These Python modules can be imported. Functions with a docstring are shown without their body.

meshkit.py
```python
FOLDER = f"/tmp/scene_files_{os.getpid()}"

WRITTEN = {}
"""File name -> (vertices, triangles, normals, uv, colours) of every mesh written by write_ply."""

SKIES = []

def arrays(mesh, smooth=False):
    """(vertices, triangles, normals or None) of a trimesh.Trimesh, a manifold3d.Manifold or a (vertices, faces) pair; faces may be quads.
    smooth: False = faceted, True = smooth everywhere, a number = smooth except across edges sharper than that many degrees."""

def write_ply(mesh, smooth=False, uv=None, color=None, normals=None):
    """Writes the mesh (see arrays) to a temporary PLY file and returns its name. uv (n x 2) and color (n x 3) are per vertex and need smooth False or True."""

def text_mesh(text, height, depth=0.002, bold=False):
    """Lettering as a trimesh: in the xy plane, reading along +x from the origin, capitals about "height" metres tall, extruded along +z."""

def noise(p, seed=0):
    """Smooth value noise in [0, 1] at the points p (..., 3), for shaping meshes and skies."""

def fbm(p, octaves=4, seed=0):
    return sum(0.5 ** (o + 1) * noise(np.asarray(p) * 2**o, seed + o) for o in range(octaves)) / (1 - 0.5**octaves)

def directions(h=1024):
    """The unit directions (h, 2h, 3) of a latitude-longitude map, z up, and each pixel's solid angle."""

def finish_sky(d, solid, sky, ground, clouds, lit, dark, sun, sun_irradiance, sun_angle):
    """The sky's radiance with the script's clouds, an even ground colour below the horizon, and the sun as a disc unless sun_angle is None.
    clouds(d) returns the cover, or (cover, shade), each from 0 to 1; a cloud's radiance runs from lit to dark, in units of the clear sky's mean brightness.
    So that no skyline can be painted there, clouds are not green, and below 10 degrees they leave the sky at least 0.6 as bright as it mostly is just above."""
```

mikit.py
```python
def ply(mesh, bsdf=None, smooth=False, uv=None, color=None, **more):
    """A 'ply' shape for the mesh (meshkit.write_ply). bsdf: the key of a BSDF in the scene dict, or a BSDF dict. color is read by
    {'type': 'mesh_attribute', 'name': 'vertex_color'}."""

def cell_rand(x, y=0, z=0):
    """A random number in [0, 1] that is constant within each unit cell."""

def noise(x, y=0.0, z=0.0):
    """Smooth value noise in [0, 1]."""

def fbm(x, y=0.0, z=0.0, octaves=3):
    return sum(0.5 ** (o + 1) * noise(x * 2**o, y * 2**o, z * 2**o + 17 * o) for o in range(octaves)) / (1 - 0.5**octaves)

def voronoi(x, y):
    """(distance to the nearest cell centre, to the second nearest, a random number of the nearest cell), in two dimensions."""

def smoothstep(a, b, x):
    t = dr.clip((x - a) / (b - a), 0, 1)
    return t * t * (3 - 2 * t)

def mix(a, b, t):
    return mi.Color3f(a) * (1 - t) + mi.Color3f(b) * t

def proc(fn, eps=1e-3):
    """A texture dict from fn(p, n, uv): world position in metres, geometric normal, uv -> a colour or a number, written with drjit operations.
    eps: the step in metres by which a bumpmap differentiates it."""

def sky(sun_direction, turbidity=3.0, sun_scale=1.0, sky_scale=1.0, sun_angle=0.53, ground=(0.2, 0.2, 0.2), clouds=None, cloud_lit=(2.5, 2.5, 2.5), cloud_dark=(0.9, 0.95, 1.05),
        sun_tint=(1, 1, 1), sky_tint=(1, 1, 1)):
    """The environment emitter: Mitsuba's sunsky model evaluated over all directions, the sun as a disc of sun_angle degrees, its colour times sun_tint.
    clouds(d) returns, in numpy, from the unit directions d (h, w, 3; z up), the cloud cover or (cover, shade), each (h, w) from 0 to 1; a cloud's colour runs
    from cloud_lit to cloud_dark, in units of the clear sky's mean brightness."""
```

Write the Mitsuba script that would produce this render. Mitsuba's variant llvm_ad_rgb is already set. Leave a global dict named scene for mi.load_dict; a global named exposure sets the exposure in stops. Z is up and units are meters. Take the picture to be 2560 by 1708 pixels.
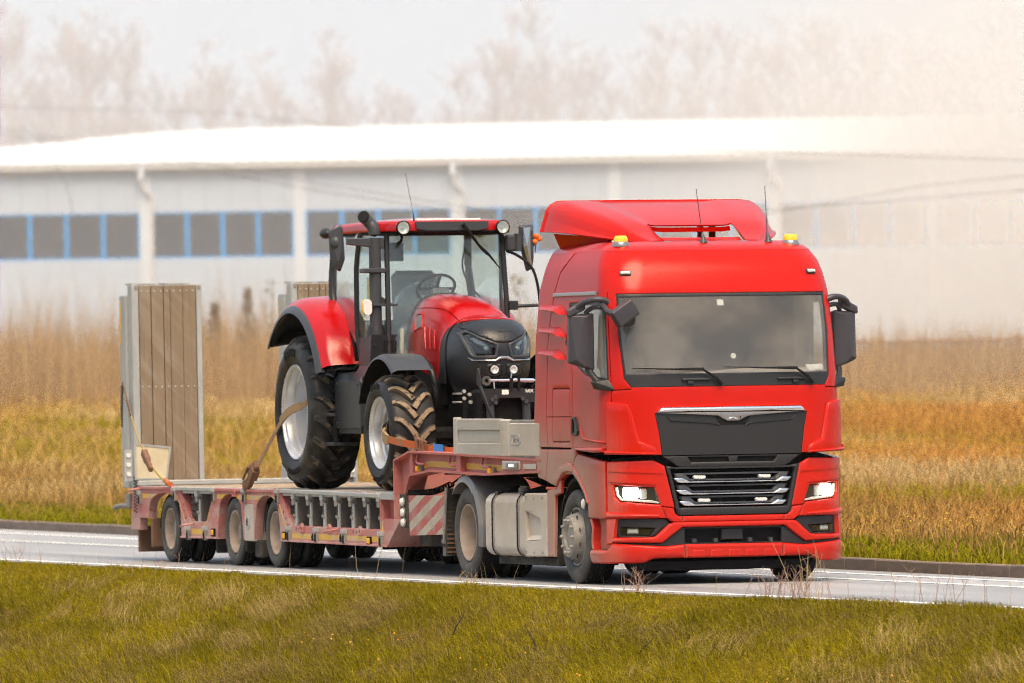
import math, random
import numpy as np, trimesh, shapely, mitsuba as mi, mapbox_earcut
import drjit as dr
from shapely.geometry import Polygon, LineString, box as sbox
from shapely.ops import unary_union
from scipy.interpolate import PchipInterpolator
import mikit, meshkit
from mikit import ply, proc, noise, fbm, smoothstep, mix, voronoi, cell_rand

rng = np.random.default_rng(7)
random.seed(7)
scene, labels = {}, {}
T4 = mi.ScalarTransform4f
PI = math.pi

# ------------------------------------------------------------------ camera, sky, exposure, haze
CAM = np.array([83.044, -28.669, 2.0])
VIEW = np.array([-0.95158, 0.30736, 0.00478])
UP = np.array([0.00934, 0.01337, 0.99987])
scene['camera'] = {'type': 'thinlens', 'fov': 6.660, 'fov_axis': 'x', 'aperture_radius': 0.042, 'focus_distance': 88.5,
                   'near_clip': 0.5, 'far_clip': 6000.0,
                   'to_world': T4().look_at(origin=CAM.tolist(), target=(CAM + VIEW * 50).tolist(), up=UP.tolist()),
                   'medium': {'type': 'ref', 'id': 'haze_air'}}
SUN = np.array([0.55, -0.10, 0.82])
scene['sky'] = mikit.sky(SUN, turbidity=4, sun_scale=0.58, sun_angle=40, clouds=lambda d: (1.0 + 0 * d[..., 2], .45 * meshkit.fbm(d * [3.0, 3.0, 9.0], 4, 3)), cloud_lit=(1.12, 1.32, 1.56), cloud_dark=(0.95, 1.10, 1.28),
                         sun_tint=(1.0, 0.93, 0.83), ground=(0.16, 0.15, 0.10))
exposure = 2.6
# haze: clear air over the road, thin mist over the field and the trees, thicker banks added at the right to stand in for the sun glow
HB0, HB1 = np.array([-1020.0, -560.0, -3.0]), np.array([420.0, 680.0, 34.0])
def _haze_grid(nx=150, ny=130, nz=10):
    X, Y, Z = [HB0[i] + (np.arange(n) + .5) / n * (HB1[i] - HB0[i]) for i, n in enumerate((nx, ny, nz))]
    z, y, x = np.meshgrid(Z, Y, X, indexing='ij')
    D = (x - CAM[0]) * -0.95157 + (y - CAM[1]) * 0.30744; l = (x - CAM[0]) * 0.30744 + (y - CAM[1]) * 0.95157
    s = 0.00003 + 0.0014 * np.clip((D - 140) / 180, 0, 1) ** 1.3 * np.clip((620 - D) / 80, 0, 1)
    s = s + 0.10 * np.exp(-(((l - 29) / 12) ** 2 + ((D - 345) / 42) ** 2)) * np.exp(-((z - 9) / 9) ** 2)
    s = s + 0.0022 * np.exp(-(((l - 20) / 10) ** 2 + ((D - 210) / 60) ** 2)) * np.exp(-(z / 7) ** 2)
    s = s + 0.010 * np.exp(-((D - 442) / 24) ** 2)
    return mi.VolumeGrid(np.ascontiguousarray(s[..., None], np.float32))
scene['haze_air'] = {'type': 'heterogeneous', 'albedo': {'type': 'rgb', 'value': [0.955, 0.968, 0.985]},
                     'sigma_t': {'type': 'gridvolume', 'grid': _haze_grid(), 'to_world': T4().translate(HB0.tolist()) @ T4().scale((HB1 - HB0).tolist())}}

# ------------------------------------------------------------------ helpers
def twosided(b): return {'type': 'twosided', 'bsdf': b}
def rgb(*c): return {'type': 'rgb', 'value': list(c)}
def mat(key, color, rough=0.5, metal=0.0, coat=0.0, spec=0.5, bump=None):
    c = color if isinstance(color, dict) else rgb(*color)
    b = {'type': 'principled', 'base_color': c, 'roughness': rough, 'metallic': metal, 'specular': spec}
    if coat:
        b['clearcoat'] = coat; b['clearcoat_gloss'] = 0.95
    scene[key] = twosided(b)

taken = set()
def newkey(base):
    k = base; i = 0
    while k in taken:
        i += 1; k = f'{base}_{i:03d}'
    taken.add(k)
    return k
def thing(name, label, cat, group=None):
    k = newkey(name)
    labels[k] = {'label': label, 'category': cat}
    if group: labels[k]['group'] = group
    return k
def put(parent, name, mesh, bsdf, smooth=False, to=None, label=None, kind=None, **kw):
    """ONE entry of the scene: a part of parent, or a top-level object when parent is None."""
    k = newkey(parent + '__' + name if parent else name)
    d = mesh if isinstance(mesh, dict) else ply(mesh, bsdf, smooth=smooth, **kw)
    d = dict(d)
    if bsdf is not None: d['bsdf'] = {'type': 'ref', 'id': bsdf}
    if to is not None: d['to_world'] = to
    scene[k] = d
    e = {}
    if label: e['label'] = label
    if kind: e['kind'] = kind
    if e: labels[k] = e
    return k

def tm(v, f): return trimesh.Trimesh(np.asarray(v, float), np.asarray(f, int), process=False)
def cat(*ms):
    ms = [m for m in (ms[0] if len(ms) == 1 and isinstance(ms[0], (list, tuple)) else ms)]
    vs, fs, n = [], [], 0
    for m in ms:
        vs.append(np.asarray(m.vertices)); fs.append(np.asarray(m.faces) + n); n += len(m.vertices)
    return tm(np.vstack(vs), np.vstack(fs))
def box(x0, x1, y0, y1, z0, z1, b=0.0):
    if b <= 0:
        v = np.array([[x, y, z] for x in (x0, x1) for y in (y0, y1) for z in (z0, z1)], float)
        f = [[0, 1, 3], [0, 3, 2], [4, 6, 7], [4, 7, 5], [0, 4, 5], [0, 5, 1], [2, 3, 7], [2, 7, 6], [0, 2, 6], [0, 6, 4], [1, 5, 7], [1, 7, 3]]
        return tm(v, f)
    pts = []
    for x, sx in ((x0, 1), (x1, -1)):
        for y, sy in ((y0, 1), (y1, -1)):
            for z, sz in ((z0, 1), (z1, -1)):
                pts += [(x + sx * b, y + sy * b, z), (x + sx * b, y, z + sz * b), (x, y + sy * b, z + sz * b)]
    return trimesh.convex.convex_hull(np.array(pts))
def hull(pts): return trimesh.convex.convex_hull(np.array(pts, float))
def rhull(pts, r=.02):
    """the hull of small balls: a solid with rounded edges"""
    b = np.array(trimesh.creation.icosphere(1, 1.0).vertices) * r
    p = np.asarray(pts, float); c = p.mean(0); p = p + (c - p) / (np.linalg.norm(c - p, axis=1, keepdims=True) + 1e-9) * r
    return trimesh.convex.convex_hull((p[:, None] + b[None]).reshape(-1, 3))
def mv(m, x=0, y=0, z=0, rx=0, ry=0, rz=0, s=1.0):
    M = trimesh.transformations.euler_matrix(rx, ry, rz) @ np.diag([s, s, s, 1.0])
    M[:3, 3] = (x, y, z)
    q = m.copy(); q.apply_transform(M); return q
def flipy(m):
    v = np.array(m.vertices); v[:, 1] *= -1
    return tm(v, np.asarray(m.faces)[:, ::-1])
def prism(poly, axis, a, b):
    """a polygon (list or shapely) pushed from a to b along an axis: 'x' polygon in (y,z), 'y' in (x,z), 'z' in (x,y)"""
    P = poly if isinstance(poly, Polygon) else Polygon(poly)
    if not P.is_valid: P = P.buffer(0)
    m = trimesh.creation.extrude_polygon(P, abs(b - a), engine='earcut')
    v = np.array(m.vertices); lo = min(a, b)
    if axis == 'z': w = np.stack([v[:, 0], v[:, 1], v[:, 2] + lo], 1); f = m.faces
    elif axis == 'x': w = np.stack([v[:, 2] + lo, v[:, 0], v[:, 1]], 1); f = m.faces
    else: w = np.stack([v[:, 0], v[:, 2] + lo, v[:, 1]], 1); f = np.asarray(m.faces)[:, ::-1]
    return tm(w, f)
def tube(pts, r, n=8, caps=True):
    p = np.asarray(pts, float); r = np.broadcast_to(np.asarray(r, float), (len(p),))
    t = np.gradient(p, axis=0); t /= np.linalg.norm(t, axis=1, keepdims=True) + 1e-12
    ref = np.array([0, 0, 1.0]) if abs(t[:, 2]).mean() < 0.8 else np.array([1.0, 0, 0])
    a = np.cross(t, ref); a /= np.linalg.norm(a, axis=1, keepdims=True) + 1e-12
    b = np.cross(t, a)
    g = np.arange(n) * 2 * PI / n
    v = p[:, None] + r[:, None, None] * (np.cos(g)[None, :, None] * a[:, None] + np.sin(g)[None, :, None] * b[:, None])
    v = v.reshape(-1, 3); f = []
    for i in range(len(p) - 1):
        for j in range(n):
            q = (i * n + j, i * n + (j + 1) % n, (i + 1) * n + (j + 1) % n, (i + 1) * n + j)
            f += [(q[0], q[2], q[1]), (q[0], q[3], q[2])]
    if caps:
        for base, rev in ((0, False), ((len(p) - 1) * n, True)):
            for j in range(1, n - 1):
                tri = (base, base + j, base + j + 1)
                f.append(tri[::-1] if rev else tri)
    return tm(v, f)
def curve(ctrl, n=24):
    c = np.asarray(ctrl, float); s = np.r_[0, np.cumsum(np.linalg.norm(np.diff(c, axis=0), axis=1))]
    t = np.linspace(0, s[-1], n)
    return np.stack([PchipInterpolator(s, c[:, k])(t) for k in range(3)], 1)
def ribbon(pts, w, th, across):
    """a flat strap: a strip of width w and thickness th along pts, its width along the direction across"""
    p = np.asarray(pts, float); t = np.gradient(p, axis=0); t /= np.linalg.norm(t, axis=1, keepdims=True)
    a = np.asarray(across, float) - (t @ np.asarray(across, float))[:, None] * t
    a /= np.linalg.norm(a, axis=1, keepdims=True); b = np.cross(t, a)
    v = np.stack([p + a * w / 2 + b * th / 2, p - a * w / 2 + b * th / 2, p - a * w / 2 - b * th / 2, p + a * w / 2 - b * th / 2], 1).reshape(-1, 3)
    f = []
    for i in range(len(p) - 1):
        for j in range(4):
            q = (i * 4 + j, i * 4 + (j + 1) % 4, i * 4 + 4 + (j + 1) % 4, i * 4 + 4 + j)
            f += [(q[0], q[1], q[2]), (q[0], q[2], q[3])]
    e = len(v) - 4
    f += [(0, 2, 1), (0, 3, 2), (e, e + 1, e + 2), (e, e + 2, e + 3)]
    return tm(v, f)
def lathe(prof, n=64, a0=0.0, a1=2 * PI):
    """profile of (y, r) turned about the y axis; angle measured from +x towards +z"""
    pr = np.asarray(prof, float); full = abs(a1 - a0 - 2 * PI) < 1e-6
    g = np.linspace(a0, a1, n + 1)[: n if full else n + 1]
    v = np.stack([np.outer(pr[:, 1], np.cos(g)), np.repeat(pr[:, :1], len(g), 1), np.outer(pr[:, 1], np.sin(g))], -1).reshape(-1, 3)
    m = len(g); f = []
    for i in range(len(pr) - 1):
        for j in range(m if full else m - 1):
            q = (i * m + j, i * m + (j + 1) % m, (i + 1) * m + (j + 1) % m, (i + 1) * m + j)
            f += [(q[0], q[1], q[2]), (q[0], q[2], q[3])]
    return tm(v, f)
def cyl(p0, p1, r, n=16): return tube([p0, p1], r, n)
def ball(c, r, sx=1, sy=1, sz=1, sub=2):
    m = trimesh.creation.icosphere(sub, 1.0); v = np.array(m.vertices) * np.array([sx, sy, sz]) * r + np.array(c)
    return tm(v, m.faces)
def rrect(x0, x1, y0, y1, r): return sbox(min(x0, x1) + r, min(y0, y1) + r, max(x0, x1) - r, max(y0, y1) - r).buffer(r, quad_segs=4)
def grid_sheet(fn, us, vs):
    U, V = np.meshgrid(us, vs, indexing='ij'); p = fn(U, V).reshape(-1, 3); m = len(vs)
    i, j = np.meshgrid(np.arange(len(us) - 1), np.arange(m - 1), indexing='ij'); a = (i * m + j).ravel()
    f = np.vstack([np.stack([a, a + m, a + m + 1], 1), np.stack([a, a + m + 1, a + 1], 1)])
    return tm(p, f)
def panel(poly, fn, d0, d1, b=0.006, gu=0.07, gv=0.2):
    """a sheet-metal panel: the polygon laid on the surface fn(u, v) -> point, its face d1 proud of it, its edge walls going back to d0, edges rounded by b"""
    P = poly if hasattr(poly, 'geom_type') else Polygon(poly)
    if not P.is_valid: P = P.buffer(0)
    inner = P.buffer(-b, join_style=2) if b > 0 else P
    ring = P.difference(inner) if b > 0 else None
    x0, y0, x1, y1 = P.bounds
    nu, nv = max(1, math.ceil((x1 - x0) / gu)), max(1, math.ceil((y1 - y0) / gv))
    index, pts, faces = {}, [], []
    def vid(c):
        k = (round(c[0], 5), round(c[1], 5))
        if k not in index:
            index[k] = len(pts); pts.append(c)
        return index[k]
    def addpoly(g):
        for q in getattr(g, 'geoms', [g]):
            if q.geom_type != 'Polygon' or q.area < 1e-10: continue
            q = shapely.geometry.polygon.orient(q)
            rings = [np.array(q.exterior.coords)[:-1]] + [np.array(h.coords)[:-1] for h in q.interiors]
            vv = np.vstack(rings); ends = np.cumsum([len(r) for r in rings]).astype(np.uint32)
            tri = mapbox_earcut.triangulate_float64(vv, ends).reshape(-1, 3)
            for t in tri:
                a, bb, c = vv[t]
                ar = (bb[0] - a[0]) * (c[1] - a[1]) - (bb[1] - a[1]) * (c[0] - a[0])
                if abs(ar) < 1e-12: continue
                ids = [vid(a), vid(bb), vid(c)]
                if len(set(ids)) < 3: continue
                faces.append(ids if ar > 0 else ids[::-1])
    for i in range(nu):
        for j in range(nv):
            cell = sbox(x0 + (x1 - x0) * i / nu, y0 + (y1 - y0) * j / nv, x0 + (x1 - x0) * (i + 1) / nu, y0 + (y1 - y0) * (j + 1) / nv)
            if not cell.intersects(P): continue
            if b > 0:
                addpoly(inner.intersection(cell)); addpoly(ring.intersection(cell))
            else: addpoly(P.intersection(cell))
    uv = np.array(pts); F = np.array(faces)
    e = 1e-4
    S = fn(uv[:, 0], uv[:, 1])
    N = np.cross(fn(uv[:, 0] + e, uv[:, 1]) - fn(uv[:, 0] - e, uv[:, 1]), fn(uv[:, 0], uv[:, 1] + e) - fn(uv[:, 0], uv[:, 1] - e))
    N /= np.linalg.norm(N, axis=1, keepdims=True) + 1e-15
    edge = shapely.distance(shapely.points(uv), P.boundary) < 2e-5
    d = np.where(edge & (b > 0), d1 - b, d1)
    top = S + N * d[:, None]
    cnt = {}
    for t in F:
        for a, c in ((t[0], t[1]), (t[1], t[2]), (t[2], t[0])):
            cnt[(a, c)] = 1
    rim = [(a, c) for (a, c) in cnt if (c, a) not in cnt]
    v = np.vstack([top, S + N * d0]); n = len(top)
    wall = []
    for a, c in rim:
        if edge[a] and edge[c]: wall += [(c, a, a + n), (c, a + n, c + n)]
    return tm(v, np.vstack([F, np.array(wall)]) if wall else F)
def mirror_u(poly): return [(-u, z) for u, z in poly][::-1]
# ------------------------------------------------------------------ materials
def road_dust(p, n, uv):
    """road dust thrown up on the truck: thick low down and towards the rear, thin higher up"""
    side = smoothstep(0.45, 0.95, dr.abs(n.y)) + 0.10
    h = smoothstep(2.0, 0.95, p.z + 0.35 * (fbm(p.x * 1.6, p.y * 1.6, p.z * 1.1) - 0.5))
    back = 0.35 + 0.65 * smoothstep(1.0, 0.2, p.x)
    low = 0.75 * smoothstep(1.0, 0.5, p.z) * smoothstep(0.75, -0.2, p.x)
    film = 0.012 * fbm(p.x * 3, p.y * 3, p.z * 3) * smoothstep(3.2, 2.0, p.z)
    return dr.clip((0.95 * side * h * back + low) * (0.8 + 0.4 * fbm(p.x * 9, p.y * 9, p.z * 5)) + film, 0, 0.93)
scene['truck_red'] = twosided({'type': 'blendbsdf', 'weight': proc(road_dust),
    'a': {'type': 'roughplastic', 'alpha': 0.07, 'int_ior': 1.45, 'specular_reflectance': 0.75, 'diffuse_reflectance': rgb(0.57, 0.0085, 0.0015)}, 'b': {'type': 'diffuse', 'reflectance': rgb(0.46, 0.31, 0.255)}})
scene['tractor_red'] = twosided({'type': 'roughplastic', 'alpha': 0.05, 'int_ior': 1.50, 'diffuse_reflectance': rgb(0.47, 0.004, 0.006)})
def trailer_red(p, n, uv):
    w = fbm(p.x * 2.2, p.y * 2.2, p.z * 5.0, octaves=4)
    d = dr.clip(0.30 + 0.85 * smoothstep(0.36, 0.72, w) * smoothstep(1.3, 0.3, p.z) + 0.25 * smoothstep(0.8, 0.25, p.z), 0, 0.85)
    c = mix((0.42, 0.050, 0.047), (0.47, 0.295, 0.26), d)
    chips = smoothstep(0.70, 0.76, fbm(p.x * 23, p.y * 23, p.z * 23))
    return mix(c, (0.22, 0.10, 0.07), 0.7 * chips)
mat('trailer_red', proc(trailer_red), rough=0.5)
mat('tape_yellow', proc(lambda p, n, uv: mix((0.66, 0.38, 0.02), (0.50, 0.36, 0.24), dr.clip(0.9 * smoothstep(0.5, 0.75, fbm(p.x * 5, p.y * 5, p.z * 9)) + 0.12, 0, 1))), rough=0.45)
def dusty(base, dust, scale, amount):
    return lambda p, n, uv: mix(base, dust, dr.clip(amount * smoothstep(0.3, 0.75, fbm(p.x * scale, p.y * scale, p.z * scale, octaves=4)) + 0.25 * amount * smoothstep(0.4, 1.0, n.z), 0, 1))
mat('black_plastic', (0.020, 0.020, 0.023), rough=0.42)
mat('matt_black', (0.007, 0.007, 0.008), rough=0.7, spec=0.25)
mat('chassis_black', proc(dusty((0.018, 0.017, 0.016), (0.10, 0.085, 0.07), 3.0, 0.75)), rough=0.75, spec=0.3)
mat('grey_plastic', (0.046, 0.050, 0.060), rough=0.40)
mat('dark_body', (0.017, 0.019, 0.024), rough=0.36)
mat('mirror_grey', (0.050, 0.046, 0.058), rough=0.36)
mat('truck_rubber', proc(lambda p, n, uv: mix((0.015, 0.015, 0.016), (0.11, 0.105, 0.10), dr.clip(smoothstep(0.25, 0.9, dr.abs(n.y)) * (0.25 + 0.9 * fbm(p.x * 7, p.y * 7, p.z * 7)), 0, 1))), rough=0.72, spec=0.3)
mat('tractor_rubber', proc(lambda p, n, uv: mix((0.012, 0.012, 0.014), (0.07, 0.06, 0.05), 0.5 * smoothstep(0.45, 0.8, fbm(p.x * 5, p.y * 5, p.z * 5)))), rough=0.5, spec=0.4)
mat('lug_rubber', proc(lambda p, n, uv: mix((0.022, 0.022, 0.024), (0.28, 0.205, 0.135), uv.y * smoothstep(0.22, 0.5, fbm(p.x * 24, p.y * 24, p.z * 24)))), rough=0.75, spec=0.3)
mat('worn_lug', proc(lambda p, n, uv: mix((0.020, 0.020, 0.022), (0.15, 0.115, 0.08), uv.y * smoothstep(0.42, 0.75, fbm(p.x * 14, p.y * 14, p.z * 14)))), rough=0.7, spec=0.3)
mat('dusty_rim', proc(dusty((0.32, 0.245, 0.195), (0.43, 0.35, 0.285), 6.0, 0.9)), rough=0.6)
mat('hub_grey', proc(dusty((0.24, 0.225, 0.21), (0.36, 0.325, 0.285), 8.0, 0.9)), rough=0.5, metal=0.15)
mat('silver_rim', (0.62, 0.63, 0.66), rough=0.30, metal=0.45)
mat('beige_steel', proc(dusty((0.50, 0.445, 0.385), (0.40, 0.335, 0.27), 2.5, 0.8)), rough=0.55)
mat('box_steel', proc(dusty((0.46, 0.445, 0.41), (0.37, 0.33, 0.28), 2.0, 0.8)), rough=0.5)
mat('galvanised', proc(lambda p, n, uv: mix((0.36, 0.38, 0.39), (0.52, 0.52, 0.50), fbm(p.x * 6, p.y * 6, p.z * 2.5, octaves=4))), rough=0.5, metal=0.35)
mat('grey_steel', proc(dusty((0.21, 0.20, 0.19), (0.30, 0.27, 0.235), 4.0, 0.9)), rough=0.6)
mat('bay_grey', proc(dusty((0.085, 0.080, 0.076), (0.16, 0.145, 0.13), 3.0, 0.8)), rough=0.6)
mat('seat_grey', (0.30, 0.31, 0.31), rough=.7)
mat('fender_grey', proc(dusty((0.16, 0.165, 0.175), (0.26, 0.24, 0.215), 3.0, 0.8)), rough=0.5)
mat('cream_board', proc(dusty((0.62, 0.56, 0.40), (0.52, 0.44, 0.30), 4.0, 0.8)), rough=0.6)
def plank(p, n, uv):
    g = fbm(p.y * 55, p.x * 3, p.z * 1.6, octaves=4)
    # grey scuffs of tyres running aslant over the boards
    a = fbm((p.z + p.y * 1.2) * 9, (p.z - p.y) * 0.9, 3.0, octaves=3)
    c = mix((0.19, 0.138, 0.095), (0.275, 0.212, 0.155), g)
    return mix(c, (0.33, 0.285, 0.235), 0.45 * smoothstep(0.40, 0.85, a))
mat('plank_wood', proc(plank), rough=0.8, spec=0.2)
mat('rust', (0.19, 0.10, 0.06), rough=0.8)
mat('chrome', (0.86, 0.86, 0.88), rough=0.16, metal=1.0)
mat('satin_grey', (0.33, 0.31, 0.31), rough=0.3, metal=0.7)
mat('lamp_silver', (0.80, 0.80, 0.80), rough=0.28, metal=0.55)
mat('white_plastic', (0.74, 0.74, 0.72), rough=0.4)
mat('amber_plastic', (0.85, 0.40, 0.01), rough=0.25, coat=0.5)
mat('beacon_yellow', (0.88, 0.62, 0.03), rough=0.2, coat=0.6)
mat('orange_plastic', (0.80, 0.16, 0.02), rough=0.4)
mat('strap_orange', proc(lambda p, n, uv: mix((0.50, 0.105, 0.022), (0.30, 0.16, 0.08), smoothstep(0.4, 0.75, fbm(p.x * 9, p.y * 9, p.z * 9)))), rough=0.8)
mat('strap_brown', proc(lambda p, n, uv: mix((0.25, 0.135, 0.075), (0.34, 0.23, 0.15), fbm(p.x * 9, p.y * 9, p.z * 9))), rough=0.85)
mat('strap_yellow', (0.52, 0.36, 0.10), rough=0.85)
mat('strap_sleeve', (0.30, 0.20, 0.11), rough=0.9)
mat('blue_tag', (0.02, 0.20, 0.62), rough=0.4)
mat('paper_white', (0.78, 0.78, 0.75), rough=0.6)
mat('cab_cloth', (0.24, 0.235, 0.23), rough=0.8)
mat('cab_beige', (0.62, 0.58, 0.53), rough=0.8)
mat('curtain', (0.46, 0.43, 0.38), rough=0.85)
mat('cardboard', (0.36, 0.22, 0.10), rough=0.8)
mat('yellow_paint', (0.70, 0.52, 0.02), rough=0.5)
scene['clear_glass'] = {'type': 'thindielectric', 'int_ior': 1.5, 'specular_transmittance': rgb(0.86, 0.93, 0.91)}
scene['glare_glass'] = {'type': 'blendbsdf', 'weight': proc(lambda p, n, uv: 0.11 + 0.17 * smoothstep(0.35, 0.75, fbm(p.y * 1.6 + 4, p.z * 2.2, p.x, octaves=4)) + 0.08 * smoothstep(2.3, 2.05, p.z)), 'a': {'type': 'thindielectric', 'int_ior': 1.52, 'specular_transmittance': rgb(0.90, 0.92, 0.91)},
                        'b': twosided({'type': 'diffuse', 'reflectance': rgb(0.52, 0.48, 0.44)})}  # pale diffuse film stands in for glare and cloud reflections on the glass
scene['tractor_glass'] = {'type': 'blendbsdf', 'weight': 0.07, 'a': {'type': 'thindielectric', 'int_ior': 1.55, 'specular_transmittance': rgb(0.84, 0.93, 0.92)},
                          'b': twosided({'type': 'diffuse', 'reflectance': rgb(0.55, 0.62, 0.62)})}
scene['mirror_glass'] = twosided({'type': 'roughconductor', 'alpha': 0.04, 'specular_reflectance': rgb(0.75, 0.77, 0.78)})
scene['wrap_film'] = {'type': 'blendbsdf', 'weight': 0.35, 'a': {'type': 'thindielectric', 'int_ior': 1.5}, 'b': twosided({'type': 'principled', 'base_color': rgb(0.75, 0.78, 0.74), 'roughness': 0.2})}
scene['stripe_board'] = twosided({'type': 'principled', 'roughness': 0.5, 'base_color': proc(lambda p, n, uv: mix(
    mix((0.40, 0.055, 0.06), (0.43, 0.39, 0.31), dr.select(((p.x - p.z * 3.0 + 20.18) / 0.62 - dr.floor((p.x - p.z * 3.0 + 20.18) / 0.62)) < 0.5, mi.Float(1), mi.Float(0))),
    (0.36, 0.27, 0.22), 0.15 + 0.5 * smoothstep(0.45, 0.75, fbm(p.x * 6, p.y, p.z * 6))))})
def lit(k, c):  # a lit lamp's glass
    return {'type': 'area', 'radiance': rgb(*c)}

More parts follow.
